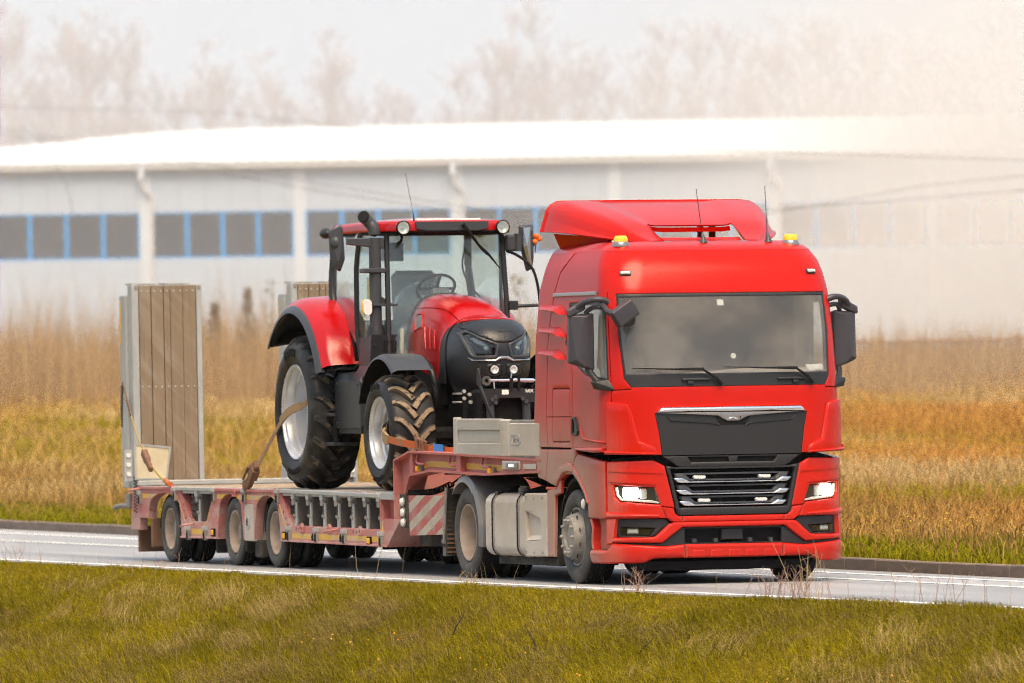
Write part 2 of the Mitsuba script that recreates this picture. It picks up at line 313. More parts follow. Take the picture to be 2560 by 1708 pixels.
# ------------------------------------------------------------------ wheels
def tyre_profile(R, W, rr, grooves=4):
    sd = R - rr
    half = [(0.030, rr), (0.012, rr + 0.02), (-0.004, rr + 0.25 * sd), (-0.012, rr + 0.50 * sd), (-0.004, rr + 0.74 * sd), (0.010, rr + 0.90 * sd), (0.024, R - 0.006)]
    tread = []
    ys = np.linspace(0.034, W - 0.034, grooves + 2)
    for i in range(len(ys) - 1):
        tread.append((ys[i] + (0.005 if i else 0), R))
        tread.append((ys[i + 1] - 0.005, R))
        if i < len(ys) - 2: tread += [(ys[i + 1] - 0.004, R - 0.012), (ys[i + 1] + 0.004, R - 0.012)]
    return half + tread + [(W - y, r) for y, r in half[::-1]]
WH = {}
def build_wheels():
    # steer axle: disc bulging outward with hand holes, hub flange with ten nuts
    R, W, rr = 0.470, 0.30, 0.292
    WH['steer_tyre'] = ply(lathe(tyre_profile(R, W, rr), 96), smooth=40)
    prof = [(0.03, rr), (0.012, rr - 0.004), (0.012, rr - 0.016), (0.045, rr - 0.022), (0.075, rr - 0.030)]
    rim = lathe(prof + [(0.02, rr - 0.055), (-0.03, 0.222), (-0.062, 0.212)], 80)
    WH['steer_rim'] = ply(rim, smooth=40)
    WH['steer_hub'] = ply(cat(lathe([(-0.050, 0.214), (-0.076, 0.205), (-0.080, 0.200), (-0.080, 0.130), (-0.066, 0.120), (-0.050, 0.118), (-0.058, 0.100), (-0.062, 0.05), (-0.060, 0.001)], 64)), smooth=35)
    WH['steer_nuts'] = ply(cat([mv(lathe([(-0.080, 0.020), (-0.096, 0.019), (-0.108, 0.013), (-0.108, 0.0005)], 6), x=0.166 * math.cos(a), z=0.166 * math.sin(a)) for a in np.arange(10) * PI / 5]))
    WH['steer_holes'] = ply(cat([mv(lathe([(-0.0285, 0.0245), (-0.0295, 0.0005)], 12), x=0.238 * math.cos(a), z=0.238 * math.sin(a)) for a in np.arange(10) * PI / 5 + 0.3]))
    for nm, R, W, rr in (('drive', 0.470, 0.285, 0.295), ('trail', 0.385, 0.215, 0.243)):
        t = lathe(tyre_profile(R, W, rr, 3), 96)
        WH[nm + '_tyre'] = ply(t, smooth=40)
        WH[nm + '_inner'] = ply(mv(t, y=W + 0.05), smooth=40)
        WH[nm + '_rim'] = ply(lathe([(0.030, rr), (0.010, rr - 0.003), (0.010, rr - 0.014), (0.03, rr - 0.020), (0.06, rr - 0.034), (0.10, rr - 0.038), (0.15, rr - 0.050), (W - 0.02, rr - 0.060), (W, rr - 0.085), (W - 0.01, 0.150), (W - 0.03, 0.14)], 80), smooth=40)
        WH[nm + '_hub'] = ply(lathe([(W, 0.15), (W - 0.06, 0.130), (W - 0.12, 0.105), (W - 0.14, 0.095), (W - 0.14, 0.001)], 48), smooth=35)
build_wheels()
def wheel(parent, nm, x, z, side, yo, label=None):
    """side -1: right of the vehicle (outer face towards -y)"""
    t = T4().translate([x, side * yo, z])
    if side > 0: t = t.rotate([0, 0, 1], 180)
    name = {'steer': 'front_wheel', 'drive': 'drive_wheel', 'trail': 'trailer_wheel'}[nm]
    k = newkey(parent + '__' + name)
    if label: labels[k] = {'label': label}
    put(k, 'tyre', WH[nm + '_tyre'], 'truck_rubber', to=t)
    put(k, 'rim', WH[nm + '_rim'], 'dusty_rim' if nm != 'steer' else 'hub_grey', to=t)
    put(k, 'hub', WH[nm + '_hub'], 'hub_grey', to=t)
    if nm == 'steer':
        put(k, 'wheel_nuts', WH['steer_nuts'], 'hub_grey', to=t, kind='stuff')
        put(k, 'hand_holes', WH['steer_holes'], 'matt_black', to=t, kind='stuff')
    else:
        put(k, 'inner_tyre', WH[nm + '_inner'], 'truck_rubber', to=t)
# ------------------------------------------------------------------ the truck (front axle over the origin, x forward, y to its left)
TRK = thing('truck', 'red cab-over truck with lit headlights pulling a low loader on the road', 'truck')
_ZT = np.array([.12, .5, 1.0, 1.35, 1.9, 2.45, 2.86, 3.10, 3.24, 3.33, 3.385])
_c = [PchipInterpolator(_ZT, a) for a in (
    [1.26, 1.30, 1.30, 1.30, 1.285, 1.20, 1.10, 1.015, .93, .80, .60],
    [.40, .42, .42, .42, .40, .36, .32, .32, .31, .28, .22],
    [1.23, 1.25, 1.25, 1.25, 1.24, 1.225, 1.20, 1.165, 1.12, 1.05, .93],
    [.70, .70, .70, .70, .75, .78, .80, .77, .73, .66, .56])]
def surf(u, z):
    """the cab's skin: u runs round it from the centre of the nose (0) to the corner (0.7..1.45) and back along the flank"""
    u = np.asarray(u, float); z = np.asarray(z, float) + 0 * u
    zc = np.clip(z, .12, 3.385)
    xf, rx, w, y0 = [c(zc) for c in _c]
    s = np.sign(u); a = np.abs(u); ph = np.clip((a - .7) / .75, 0, 1) * PI / 2
    y = np.where(a < .7, a / .7 * y0, np.where(a < 1.45, y0 + (w - y0) * np.sin(ph), w))
    x = np.where(a < .7, xf, np.where(a < 1.45, xf - rx * (1 - np.cos(ph)), xf - rx - (a - 1.45)))
    return np.stack([x - .02 * np.clip(a / .7, 0, 1) ** 2, s * y, z], -1)
def uxz(pts):
    """(x, z) on the right flank -> (u, z) with u > 0"""
    out = []
    for x, z in pts:
        xf, rx = float(_c[0](z)), float(_c[1](z))
        out.append((1.45 + (xf - rx - .02 - x), z))
    return out
def rl(pts): return [(-u, z) for u, z in pts]          # right flank (negative u)
def cab(name, poly, d0, d1, m='truck_red', b=.006, sm=45, gu=.05, gv=.12, label=None, kind=None, parent=None):
    return put(parent or TRK, name, panel(poly, surf, d0, d1, b, gu, gv), m, smooth=sm, label=label, kind=kind)
def both(name, pts, *a, **k):
    """a right-hand panel and its left-hand mirror image; pts in right-hand u < 0"""
    r = cab(name, pts, *a, **k)
    P = pts if hasattr(pts, 'geom_type') else Polygon(pts)
    l = cab(name, shapely.affinity.scale(P, -1, 1, origin=(0, 0)), *a, **k)
    return r, l
import shapely.affinity
UREAR = [uxz([(x, z)])[0] for x, z in ((-1.0, 3.30), (-1.10, 2.91), (-1.15, 2.4), (-1.17, 1.66), (-1.13, 1.36), (-1.17, 1.29), (-1.06, 1.05), (-0.83, 1.02))]
WIND = [(-1.075, 2.865), (1.075, 2.865), (1.075, 2.45), (1.04, 2.03), (.97, 1.945), (-.97, 1.945), (-1.04, 2.03), (-1.075, 2.45)]
SWIN = uxz([(-0.10, 2.79), (-0.145, 2.46), (-0.19, 2.39), (0.03, 2.21), (0.42, 2.08), (0.78, 2.03)]) + [(1.235, 2.01), (1.245, 2.79)]
# full wrap (both flanks) above the step line
wrap = Polygon([(u, z) for u, z in UREAR[:5]] + [(1.20, 1.345), (1.20, 1.315), (.78, 1.278), (-.78, 1.278), (-1.2, 1.315), (-1.20, 1.345)] + [(-u, z) for u, z in UREAR[:5]][::-1] + [(-uxz([(.5, 3.30)])[0][0], 3.30), (0, 3.30), (uxz([(.5, 3.30)])[0][0], 3.30)])
holes = unary_union([Polygon(WIND), Polygon(SWIN), Polygon(rl(SWIN))])
seam = lambda pts, w=.006: LineString(pts).buffer(w, cap_style=2)
rear_seam = uxz([(-.21, 3.33), (-.495, 3.10), (-.60, 2.91), (-.62, 2.856), (-.717, 2.52), (-.76, 2.29), (-.776, 1.66), (-.735, 1.40), (-.73, 1.33)])
door_low = uxz([(.055, 1.33), (.045, 1.75), (.03, 2.20)])
locker = Polygon(uxz([(-.585, 1.94), (-.03, 1.94), (-.005, 1.41), (-.58, 1.41)])).buffer(-.03).buffer(.03).exterior
def ring_seam(r, w=.005): return LineString(r.coords).buffer(w)
pillar = [(1.205, 2.88), (1.205, 2.30), (1.20, 1.93), (1.20, 1.31)]
seams_r = [seam(rear_seam), seam(door_low, .005), ring_seam(locker), seam(pillar, .005), seam(uxz([(.055, 1.66), (-.78, 1.66)]), .003)]
seams = unary_union(seams_r + [shapely.affinity.scale(s, -1, 1, origin=(0, 0)) for s in seams_r] + [seam([(-.97, 1.925), (-1.2, 1.915)], .004), seam([(.97, 1.925), (1.2, 1.915)], .004)])
shell = wrap.difference(holes.buffer(.002))
grille_up = Polygon([(-.757, 1.68), (-.688, 1.738), (.688, 1.738), (.757, 1.68), (.722, 1.27), (-.722, 1.27)])
skin = shell.difference(seams).difference(grille_up.buffer(.004))
GNAMES = []
for g in sorted(skin.geoms, key=lambda g: (g.centroid.x, g.centroid.y)):
    if g.area < .004: continue
    cx, cz = g.centroid.x, g.centroid.y
    nm = 'cab_panel'
    if abs(cx) < .3: nm = 'front_panel' if cz < 2.6 else 'roof_visor'
    elif abs(cx) > 3.0: nm = 'rear_side_panel'
    elif abs(cx) > 1.3 and g.area > .6: nm = 'side_panel'
    cab(nm, g, -.012, 0.0, b=.004)
cab('cab_liner', wrap.difference(holes.buffer(-.012)), -.06, -.016, 'matt_black', b=0, gu=.12, gv=.25)
# roof skin above the wrap
zz = np.r_[np.linspace(3.29, 3.385, 8)]
uu = np.r_[-np.linspace(3.3, 1.45, 14), np.linspace(-1.4, 1.4, 57), np.linspace(1.45, 3.3, 14)]
def roofpts(U, V):
    p = surf(U, np.minimum(V, 3.385)); p[..., 0] = np.maximum(p[..., 0], -1.0)
    t = np.clip((V - 3.385) / .05, 0, 1)[..., None]
    c = np.stack([np.clip(p[..., 0], -.95, .35), 0 * p[..., 1], 3.385 + .03 * t[..., 0] ** .5 + 0 * p[..., 0]], -1)
    return np.where(t > 0, p * (1 - t) + c * t, p)
put(TRK, 'roof', flipy(flipy(grid_sheet(roofpts, uu, np.r_[zz, 3.39, 3.40, 3.415, 3.435]))), 'truck_red', smooth=50)
put(TRK, 'back_wall', box(-1.08, -1.02, -1.02, 1.02, 1.05, 3.28), 'matt_black')
put(TRK, 'cab_floor', box(-1.02, .45, -1.10, 1.10, 1.12, 1.30), 'matt_black')
put(TRK, 'cab_floor', box(-1.02, -.45, -1.16, 1.16, 1.0, 1.30), 'matt_black')  # black box added under the floor, stands for the dark void there
# glass
cab('windscreen', Polygon(WIND).buffer(-.004), -.03, -.012, 'glare_glass', b=0)
cab('windscreen_frame', Polygon(WIND).difference(Polygon([(-1.052, 2.835), (1.052, 2.835), (1.05, 2.45), (1.02, 2.075), (-1.02, 2.075), (-1.05, 2.45)])), -.02, -.004, 'black_plastic', b=.003)
both('side_window', rl(Polygon(SWIN).buffer(-.004).exterior.coords), -.03, -.012, 'glare_glass', b=0)
both('window_rubber', Polygon(rl(SWIN)).difference(Polygon(rl(SWIN)).buffer(-.025)), -.02, -.004, 'black_plastic', b=.002)
both('drip_rail', rl(uxz([(-.60, 2.895), (.75, 2.895), (.75, 2.855), (-.60, 2.855)])), 0, .022, 'satin_grey', b=.008)
cab('washer_nozzle', rrect(-.47, -.20, 2.00, 2.022, .008), -.01, .03, 'black_plastic')
cab('washer_nozzle', rrect(.45, .72, 2.00, 2.022, .008), -.01, .03, 'black_plastic')
cab('cowl_step', rrect(-.42, -.36, 1.965, 2.0, .01), -.01, .02, 'black_plastic'); cab('cowl_step', rrect(.60, .66, 1.965, 2.0, .01), -.01, .02, 'black_plastic')
for s0 in (-.10, .80):   # wiper: arm down to the cowl, blade lying along the glass to the driver's right
    def P(u, z, d=.035): return surf(np.array([u]), np.array([z]))[0] + np.array([d, 0, 0])
    k = newkey(TRK + '__wiper')
    put(k, 'arm', tube([P(s0, 1.962, .03), P(s0 - .06, 2.03, .045), P(s0 - .17, 2.105, .05)], [.020, .016, .010], 8), 'matt_black')
    put(k, 'blade', cat(tube([P(s0 - .165, 2.118, .045), P(s0 - .45, 2.118, .045), P(s0 - .86, 2.132, .03)], [.012, .009, .004], 6), tube([P(s0 - .17, 2.105, .05), P(s0 - .60, 2.12, .045)], [.010, .006], 6)), 'matt_black')
# corner wind deflectors
WD = [(-1.255, 1.335), (-1.255, 1.80), (-1.207, 1.80), (-1.01, 1.778), (-.985, 1.755), (-.925, 1.42), (-.79, 1.352), (-.778, 1.278), (-1.255, 1.290)]
both('wind_deflector', WD, -.01, .034, b=.014)
both('deflector_lip', [(-1.26, 1.325), (-.78, 1.300), (-.78, 1.276), (-1.26, 1.288)], 0, .062, b=.012)
both('step_flap', rl(uxz([(.13, 1.352), (.85, 1.352)])) + [(-1.29, 1.350), (-1.29, 1.31)] + rl(uxz([(.80, 1.305), (.14, 1.335)])), -.01, .05, b=.012)
# upper grille
cab('upper_grille', grille_up, -.06, -.004, 'black_plastic', b=.004)
cab('chrome_bar', [(-.748, 1.692), (-.688, 1.738), (.688, 1.738), (.748, 1.688), (.40, 1.698), (0, 1.692), (-.40, 1.700)], -.02, .030, 'chrome', b=.012)
cab('badge_holder', [(-.74, 1.690), (.74, 1.686), (.16, 1.648), (.10, 1.620), (.06, 1.601), (-.06, 1.601), (-.10, 1.622), (-.14, 1.652)], -.02, .022, 'satin_grey', b=.006)
cab('badge', Polygon([(-.055, 1.612), (-.03, 1.632), (0, 1.639), (.03, 1.632), (.055, 1.612), (.035, 1.616), (0, 1.626), (-.035, 1.616)]), .02, .030, 'chrome', b=.002)
cab('badge', rrect(.072, .080, 1.628, 1.646, .003), .02, .028, 'matt_black', b=.001)
cab('badge_pocket', [(-.175, 1.645), (.185, 1.642), (.125, 1.566), (-.12, 1.566)], -.01, .003, 'matt_black', b=.003)
both('grille_crease', [(-.655, 1.655), (-.62, 1.606), (-.24, 1.578), (-.185, 1.572), (-.14, 1.556), (-.12, 1.560), (-.175, 1.582), (-.24, 1.586), (-.612, 1.614), (-.64, 1.655)], -.01, .008, 'black_plastic', b=.004)
cab('grille_lip', Polygon([(-.72, 1.264), (.72, 1.262), (.60, 1.178), (.55, 1.152), (-.55, 1.152), (-.60, 1.178)]).difference(Polygon([(-.465, 1.252), (.47, 1.250), (.432, 1.198), (-.432, 1.200)])), -.06, -.004, 'black_plastic', b=.010)
cab('lip_slot', [(-.48, 1.262), (.48, 1.262), (.45, 1.19), (-.45, 1.19)], -.07, -.04, 'matt_black')
cab('lip_divider', [(-.05, 1.25), (.058, 1.25), (.048, 1.198), (-.040, 1.198)], -.05, -.008, 'black_plastic')
# lower grille
GO = Polygon([(-.69, 1.17), (-.60, 1.155), (.60, 1.155), (.70, 1.175), (.612, .745), (.592, .70), (.555, .676), (-.555, .676), (-.585, .70), (-.60, .745)])
GI = Polygon([(-.645, 1.135), (.65, 1.135), (.562, .755), (-.555, .755)])
cab('grille_surround', GO.difference(GI), -.05, .004, 'black_plastic', b=.012)
cab('grille_backing', [(-.80, 1.29), (.80, 1.29), (.72, 1.1), (.60, .72), (-.60, .72), (-.72, 1.1)], -.14, -.10, 'matt_black')
for i, z in enumerate((1.0, .884, .772)):
    w = (.625, .600, .570)[i]
    cab('grille_louvre', Polygon([(-w + .02, z + .095), (w - .02, z + .095), (w - .06, z + .018), (-w + .06, z + .018)]).difference(Polygon([(-w + .14, z + .078), (w - .14, z + .078), (w - .19, z + .034), (-w + .19, z + .034)])), -.09, -.022, 'grey_plastic', b=.012)
    cab('grille_slat', [(-w, z + .048), (-w + .11, z + .046), (-w + .17, z + .014), (w - .17, z + .014), (w - .11, z + .046), (w, z + .044), (w - .05, z + .004), (w - .10, z - .004), (-w + .10, z - .004), (-w + .05, z + .004)], -.06, .012, 'chrome', b=.008)
    if i != 1:
        for c in ((-.345, .335) if i == 0 else (-.30, .295)):
            k = newkey(TRK + '__marker_light')
            put(k, 'body', panel(rrect(c - .062, c + .062, z + .036, z + .068, .014), surf, -.05, .0, .006, .06, .06), 'lamp_silver', smooth=40)
            put(k, 'diode', panel(unary_union([rrect(c - .052 + j * .026, c - .028 + j * .026, z + .042, z + .062, .008) for j in range(4)]), surf, .0, .004, .002, .06, .06), 'white_plastic', kind='stuff')
# headlamp panels, surround, bumper
HL = Polygon([(-1.205, .985), (-.800, .955), (-.745, .793), (-.985, .815), (-1.125, .822), (-1.180, .875)])
HP = Polygon([(-1.282, 1.215), (-.80, 1.225), (-.705, 1.168), (-.607, .752), (-.738, .775), (-.69, .655), (-1.282, .655)])
rh, lh = both('headlamp_panel', HP.difference(HL.buffer(.004)), -.05, .0, b=.010)
both('panel_rib', [(-1.262, 1.142), (-.715, 1.108), (-.71, 1.092), (-1.262, 1.122)], -.01, .020, b=.012)
both('panel_rib', [(-1.255, 1.048), (-.785, 1.008), (-.775, .984), (-1.255, 1.022)], -.01, .024, b=.014)
both('panel_shelf', [(-1.282, .722), (-.72, .690), (-.70, .662), (-1.282, .658)], -.01, .026, b=.016)
cab('grille_frame', Polygon([(-.734, .768), (-.615, .748), (-.604, .70), (-.565, .672), (.565, .672), (.605, .70), (.62, .745), (.737, .768), (.69, .655), (.645, .625), (.60, .615), (-.60, .615), (-.645, .625), (-.688, .655)]).difference(unary_union([sbox(-.533, .6, -.527, .7), sbox(.527, .6, .533, .7)])), -.05, .004, b=.010)
for s, key in ((-1, rh), (1, lh)):
    g = lambda pts: Polygon([(u * -s, z) for u, z in pts])
    k = newkey(TRK + '__headlight')
    labels[k] = {'label': 'lit headlight with a bright square lens'}
    put(k, 'housing', panel(g(HL.exterior.coords), surf, -.09, -.05, .004, .05, .1), 'black_plastic', smooth=40)
    put(k, 'bezel', panel(g([(-1.195, .965), (-1.165, .965), (-1.15, .885), (-1.115, .85), (-.985, .842), (-.83, .835), (-.755, .815), (-.75, .800), (-.985, .822), (-1.12, .830), (-1.172, .880)]), surf, -.06, -.024, .006, .04, .05), 'white_plastic', smooth=40)
    put(k, 'reflector', panel(g(rrect(-.928, -.862, .846, .948, .015).exterior.coords), surf, -.06, -.03, .012, .02, .02), 'lamp_silver')
    lens = panel(g(rrect(-1.10, -.940, .852, .964, .022).exterior.coords), surf, -.06, -.022, .012, .05, .05)
    kk = put(k, 'lens', lens, 'white_plastic', smooth=40)
    scene[kk]['emitter'] = lit(kk, (2.3, 2.2, 1.75))
    put(k, 'cover_glass', panel(g(HL.buffer(-.004).exterior.coords), surf, -.012, -.008, 0, .05, .1), 'clear_glass', smooth=40)
FA = Polygon([(-1.160, .655), (-.70, .652), (-.65, .612), (-.79, .488), (-.825, .470), (-1.190, .468)])
FL = Polygon([(-1.13, .568), (-.795, .556), (-.842, .488), (-1.135, .497)])
both('fog_lamp_recess', FA.difference(FL.buffer(.004)), -.09, -.034, 'black_plastic', b=.008)
for s in (-1, 1):
    g = lambda pts: Polygon([(u * -s, z) for u, z in pts])
    k = newkey(TRK + '__fog_lamp')
    put(k, 'housing', panel(g(FL.exterior.coords), surf, -.10, -.075, .004, .05, .1), 'matt_black', smooth=40)
    put(k, 'reflector', panel(g(rrect(-1.07, -.95, .502, .556, .012).exterior.coords), surf, -.075, -.05, .015, .015, .015), 'lamp_silver')
    put(k, 'cover_glass', panel(g(FL.buffer(-.003).exterior.coords), surf, -.040, -.036, 0, .05, .1), 'clear_glass', smooth=40)
cab('bumper_chevron', [(-1.20, .470), (-1.205, .425), (-.742, .412), (-.535, .563), (.535, .563), (.742, .408), (1.205, .425), (1.20, .468), (.825, .470), (.79, .478), (.662, .600), (.62, .613), (-.62, .613), (-.662, .600), (-.79, .478), (-.825, .470)], -.06, .022, b=.012)
cab('bumper_intake', Polygon([(-1.20, .424), (-.742, .408), (-.533, .558), (.533, .558), (.742, .404), (1.20, .422), (1.20, .39), (.74, .368), (.52, .390), (-.50, .392), (-.70, .374), (-1.20, .402)]).difference(Polygon([(-.505, .548), (.505, .546), (.505, .404), (-.505, .402)])), -.07, -.016, 'black_plastic', b=.006)
cab('intake_backing', [(-.56, .60), (.56, .60), (.56, .36), (-.56, .36)], -.14, -.10, 'matt_black')
cab('radar_cover', rrect(-.12, .115, .425, .548, .012), -.10, -.05, 'black_plastic', b=.010)
for u in (-.40, -.18, .18, .40): cab('intake_bracket', rrect(u - .022, u + .022, .405, .445, .006), -.10, -.03, 'grey_plastic', b=.003)
cab('bumper_core', Polygon([(-1.34, 1.24), (-.78, 1.27), (.78, 1.27), (1.34, 1.24), (1.34, .27), (-1.34, .27)]).difference(Polygon([(-.70, 1.25), (.70, 1.25), (.60, .36), (-.60, .36)])).difference(unary_union([HL.buffer(.02), shapely.affinity.scale(HL, -1, 1, origin=(0, 0)).buffer(.02)])), -.16, -.105, 'matt_black', b=0)
LOW = Polygon([(-1.205, .415), (-.70, .378), (-.50, .394), (.50, .392), (.73, .370), (1.205, .410), (1.30, .40), (1.30, .23), (1.24, .205), (.90, .205), (.80, .262), (-.80, .262), (-.90, .218), (-1.30, .212)] + [(-u, z) for u, z in uxz([(.62, .215), (.58, .30), (.60, .345)])] + [(-1.30, .345)])
LOWL = unary_union([LOW, Polygon([(1.29, .345), (1.29, .212)] + uxz([(.62, .215), (.58, .30), (.60, .345)]))])
LOWL = LOWL.difference(unary_union([seam([(-.512, .40), (-.50, .24)], .003), seam([(.515, .40), (.505, .24)], .003)]))
for g in LOWL.geoms:
    if g.area > .005: cab('bumper_lower', g, -.06, .024, b=.02)
for i in range(5): cab('bumper_pad', rrect(-.43 + i * .185, -.31 + i * .185, .272, .338, .006), 0, .030, b=.006)
both('bumper_side', [(-1.29, .66), (-1.155, .662), (-1.185, .47), (-1.20, .41), (-1.29, .40)], -.06, .010, b=.010)
put(TRK, 'underrun_bar', box(.86, 1.12, -.95, .80, .135, .245, .02), 'matt_black')
# flank below the step line: rear wheel-arch panel, arch lip, front corner panel, step recess
AR = uxz([(-1.13, 1.335), (-1.17, 1.29), (-1.06, 1.05), (-.83, 1.02), (-.45, .955), (-.33, 1.05), (-.20, 1.085), (.065, 1.09), (.075, 1.19), (.13, 1.255), (.19, 1.30), (.13, 1.335)])
AR = Polygon(AR).difference(seam(uxz([(-.72, 1.36), (-.82, 1.0)]), .005))
for g in AR.geoms: both('arch_panel', shapely.affinity.scale(g, -1, 1, origin=(0, 0)), -.06, .0, b=.008)
FC = uxz([(.078, 1.19), (.085, 1.09), (.275, 1.0), (.44, .89), (.515, .80), (.535, .66)]) + [(1.29, .655), (1.29, 1.215)] + uxz([(.20, 1.29), (.14, 1.25)])
both('corner_panel', rl(FC), -.06, .004, b=.010)
LIP = [(-.56, 1.01), (-.45, 1.10), (-.30, 1.17), (-.05, 1.205), (.07, 1.19), (.07, 1.10), (-.05, 1.115), (-.20, 1.10), (-.34, 1.04), (-.44, .965)]
both('arch_lip', rl(uxz(LIP)), 0, .024, b=.012)
LIP2 = [(.085, 1.185), (.30, 1.06), (.48, .92), (.57, .81), (.585, .80), (.52, .80), (.44, .895), (.275, 1.005), (.085, 1.095)]
both('arch_lip', rl(uxz(LIP2)), 0, .020, b=.010)
STEP = Polygon(uxz([(.535, .655), (.60, .56), (.57, .40), (.60, .345)]) + [(1.29, .345), (1.29, .655)])
both('entry_step', shapely.affinity.scale(STEP, -1, 1, origin=(0, 0)), -.16, -.085, b=.006)
both('step_edge', rl(uxz([(.545, .655), (.62, .565), (.585, .42), (.60, .345), (.65, .345), (.635, .42), (.665, .565), (.60, .655)])), -.12, -.0, b=.01)
both('step_tread', rl(uxz([(.62, .345), (.62, .33)]) + [(1.29, .33), (1.29, .345)]), -.10, .002, 'satin_grey', b=.003)
for s in (-1, 1):
    put(TRK, 'side_marker', ball((.36, s * 1.245, .80), .05, .7, .5, 1.0), 'white_plastic', smooth=True)
    # wheel housing and mud cover behind the front wheel
    put(TRK, 'wheel_housing', lathe([(s * .86, .60), (s * 1.18, .60), (s * 1.185, .56)], 40, math.radians(8), math.radians(172)).apply_translation((0, 0, .47)), 'chassis_black', smooth=40)
    put(TRK, 'spray_mat', box(-.64, -.60, min(s * .86, s * 1.20), max(s * .86, s * 1.20), .17, .95), 'chassis_black')
# door louvres: three wedge fins
for i, z in enumerate((2.72, 2.50, 2.275)):
    for s in (-1, 1):
        y = float(_c[2](z))
        a = [(-1.08, y - .005, z + .055), (-.34, y - .005, z + .055 - .0), (-.20, y - .005, z - .015), (-1.08, y - .005, z + .035)]
        pts = [(-1.04, y - .012, z + .065), (-.36, y - .012, z + .065), (-.24, y - .012, z + .01), (-.18, y - .012, z - .045), (-1.04, y - .012, z + .02), (-.90, y + .058, z + .020), (-.40, y + .075, z - .002), (-.26, y + .06, z - .042)]
        m = hull([(x, s * yy, zz) for x, yy, zz in pts])
        put(TRK, 'side_fin', m, 'truck_red')
    # handle
for s in (-1, 1):
    hp = uxz([(.08, 1.655), (.17, 1.66), (.235, 1.60), (.275, 1.52), (.255, 1.475), (.08, 1.475)])
    hh = uxz([(.105, 1.63), (.15, 1.63), (.185, 1.57), (.18, 1.515), (.105, 1.50)])
    put(TRK, 'door_handle', panel(shapely.affinity.scale(Polygon(hp).difference(Polygon(hh)), s, 1, origin=(0, 0)), surf, -.01, .024, .008, .06, .06), 'black_plastic', smooth=40)
    put(TRK, 'handle_recess', panel(shapely.affinity.scale(Polygon(hh), s, 1, origin=(0, 0)), surf, -.02, .004, 0, .1, .1), 'matt_black')
    # raised crease running from the handle to the corner
    put(TRK, 'door_crease', panel(shapely.affinity.scale(Polygon(uxz([(.33, 1.56), (.40, 1.47), (.48, 1.447), (.86, 1.425)]) + [(1.25, 1.415), (1.25, 1.395)] + uxz([(.86, 1.405), (.46, 1.425), (.38, 1.45), (.31, 1.56)])), s, 1, origin=(0, 0)), surf, -.01, .016, .009, .06, .05), 'truck_red', smooth=45)
# mirrors
for s in (-1, 1):
    k = newkey(TRK + '__wing_mirror')
    def Q(*pts): return [(x, s * y, z) for x, y, z in pts]
    put(k, 'housing', rhull(Q((.70, 1.265, 2.67), (.79, 1.27, 2.68), (.70, 1.48, 2.66), (.76, 1.48, 2.665), (.70, 1.265, 2.13), (.79, 1.27, 2.115), (.70, 1.49, 2.19), (.76, 1.49, 2.185), (.81, 1.36, 2.66), (.82, 1.36, 2.14), (.81, 1.44, 2.20)), .028), 'mirror_grey', smooth=30)
    put(k, 'mirror_face', box(.690, .698, min(s * 1.29, s * 1.465), max(s * 1.29, s * 1.465), 2.20, 2.64), 'mirror_glass')
    put(k, 'upper_arm', cat(tube(curve(Q((.92, 1.13, 2.78), (.92, 1.24, 2.815), (.84, 1.36, 2.79), (.76, 1.44, 2.70)), 12), [.034] * 3 + [.030] * 9, 10), tube(curve(Q((.90, 1.15, 2.72), (.86, 1.26, 2.74), (.78, 1.33, 2.68)), 8), .024, 8)), 'mirror_grey', smooth=40)
    put(k, 'wide_angle_housing', rhull(Q((.72, 1.34, 2.79), (.80, 1.35, 2.79), (.72, 1.50, 2.71), (.78, 1.52, 2.70), (.72, 1.33, 2.73), (.80, 1.34, 2.73), (.72, 1.50, 2.655), (.78, 1.52, 2.65)), .02), 'mirror_grey', smooth=30)
    put(k, 'lower_arm', tube(Q((.76, 1.31, 2.13), (.86, 1.29, 2.06), (.92, 1.25, 1.99)), [.036, .03, .036], 10), 'black_plastic', smooth=40)
    put(k, 'foot', rhull(Q((.86, 1.20, 2.03), (1.03, 1.18, 2.02), (.88, 1.20, 1.95), (1.10, 1.12, 1.92), (.88, 1.32, 2.00), (.98, 1.31, 2.00), (.90, 1.30, 1.94), (1.0, 1.28, 1.93)), .016), 'black_plastic', smooth=30)
k = newkey(TRK + '__front_mirror')
put(k, 'arm', tube(curve([(.92, -1.20, 2.76), (1.06, -1.20, 2.70), (1.22, -1.11, 2.655)], 10), [.03] * 10, 10), 'mirror_grey', smooth=40)
put(k, 'housing', rhull([(1.20 + a * .10, -1.09 + b * .042 + c * .10, 2.672 - b * .066 + c * .068) for a in (0, 1) for b in (-1, 1) for c in (-1, 1)], .024), 'mirror_grey', smooth=30)
put(k, 'mirror_face', mv(trimesh.creation.cylinder(.075, .012, sections=24), 1.19, -1.03, 2.60, rx=.5, ry=1.2), 'mirror_glass')
# roof: beacons, aerials, visor lamps, air deflector
for s, y in ((-1, -.90), (1, .88)):
    k = newkey(TRK + '__beacon')
    put(k, 'base', mv(lathe([(0, .088), (.02, .088), (.045, .078), (.05, .07)], 28), .62, y, 3.335, rx=PI / 2), 'satin_grey', smooth=40)
    put(k, 'lens', mv(lathe([(0, .070), (.03, .070), (.042, .062), (.052, .06), (.058, .05), (.060, .001)], 28), .62, y, 3.385, rx=PI / 2), 'beacon_yellow', smooth=40)
for x, y, h in ((.66, -.05, .50), (.64, .64, .52)):
    k = newkey(TRK + '__aerial')
    put(k, 'base', tube([(x, y, 3.36), (x - .01, y, 3.42), (x - .02, y - .005, 3.47)], [.045, .02, .008], 12), 'grey_plastic', smooth=40)
    put(k, 'rod', tube([(x - .02, y - .005, 3.46), (x - .08, y - .04 * (y < 0), 3.40 + h)], .0035, 5), 'matt_black')
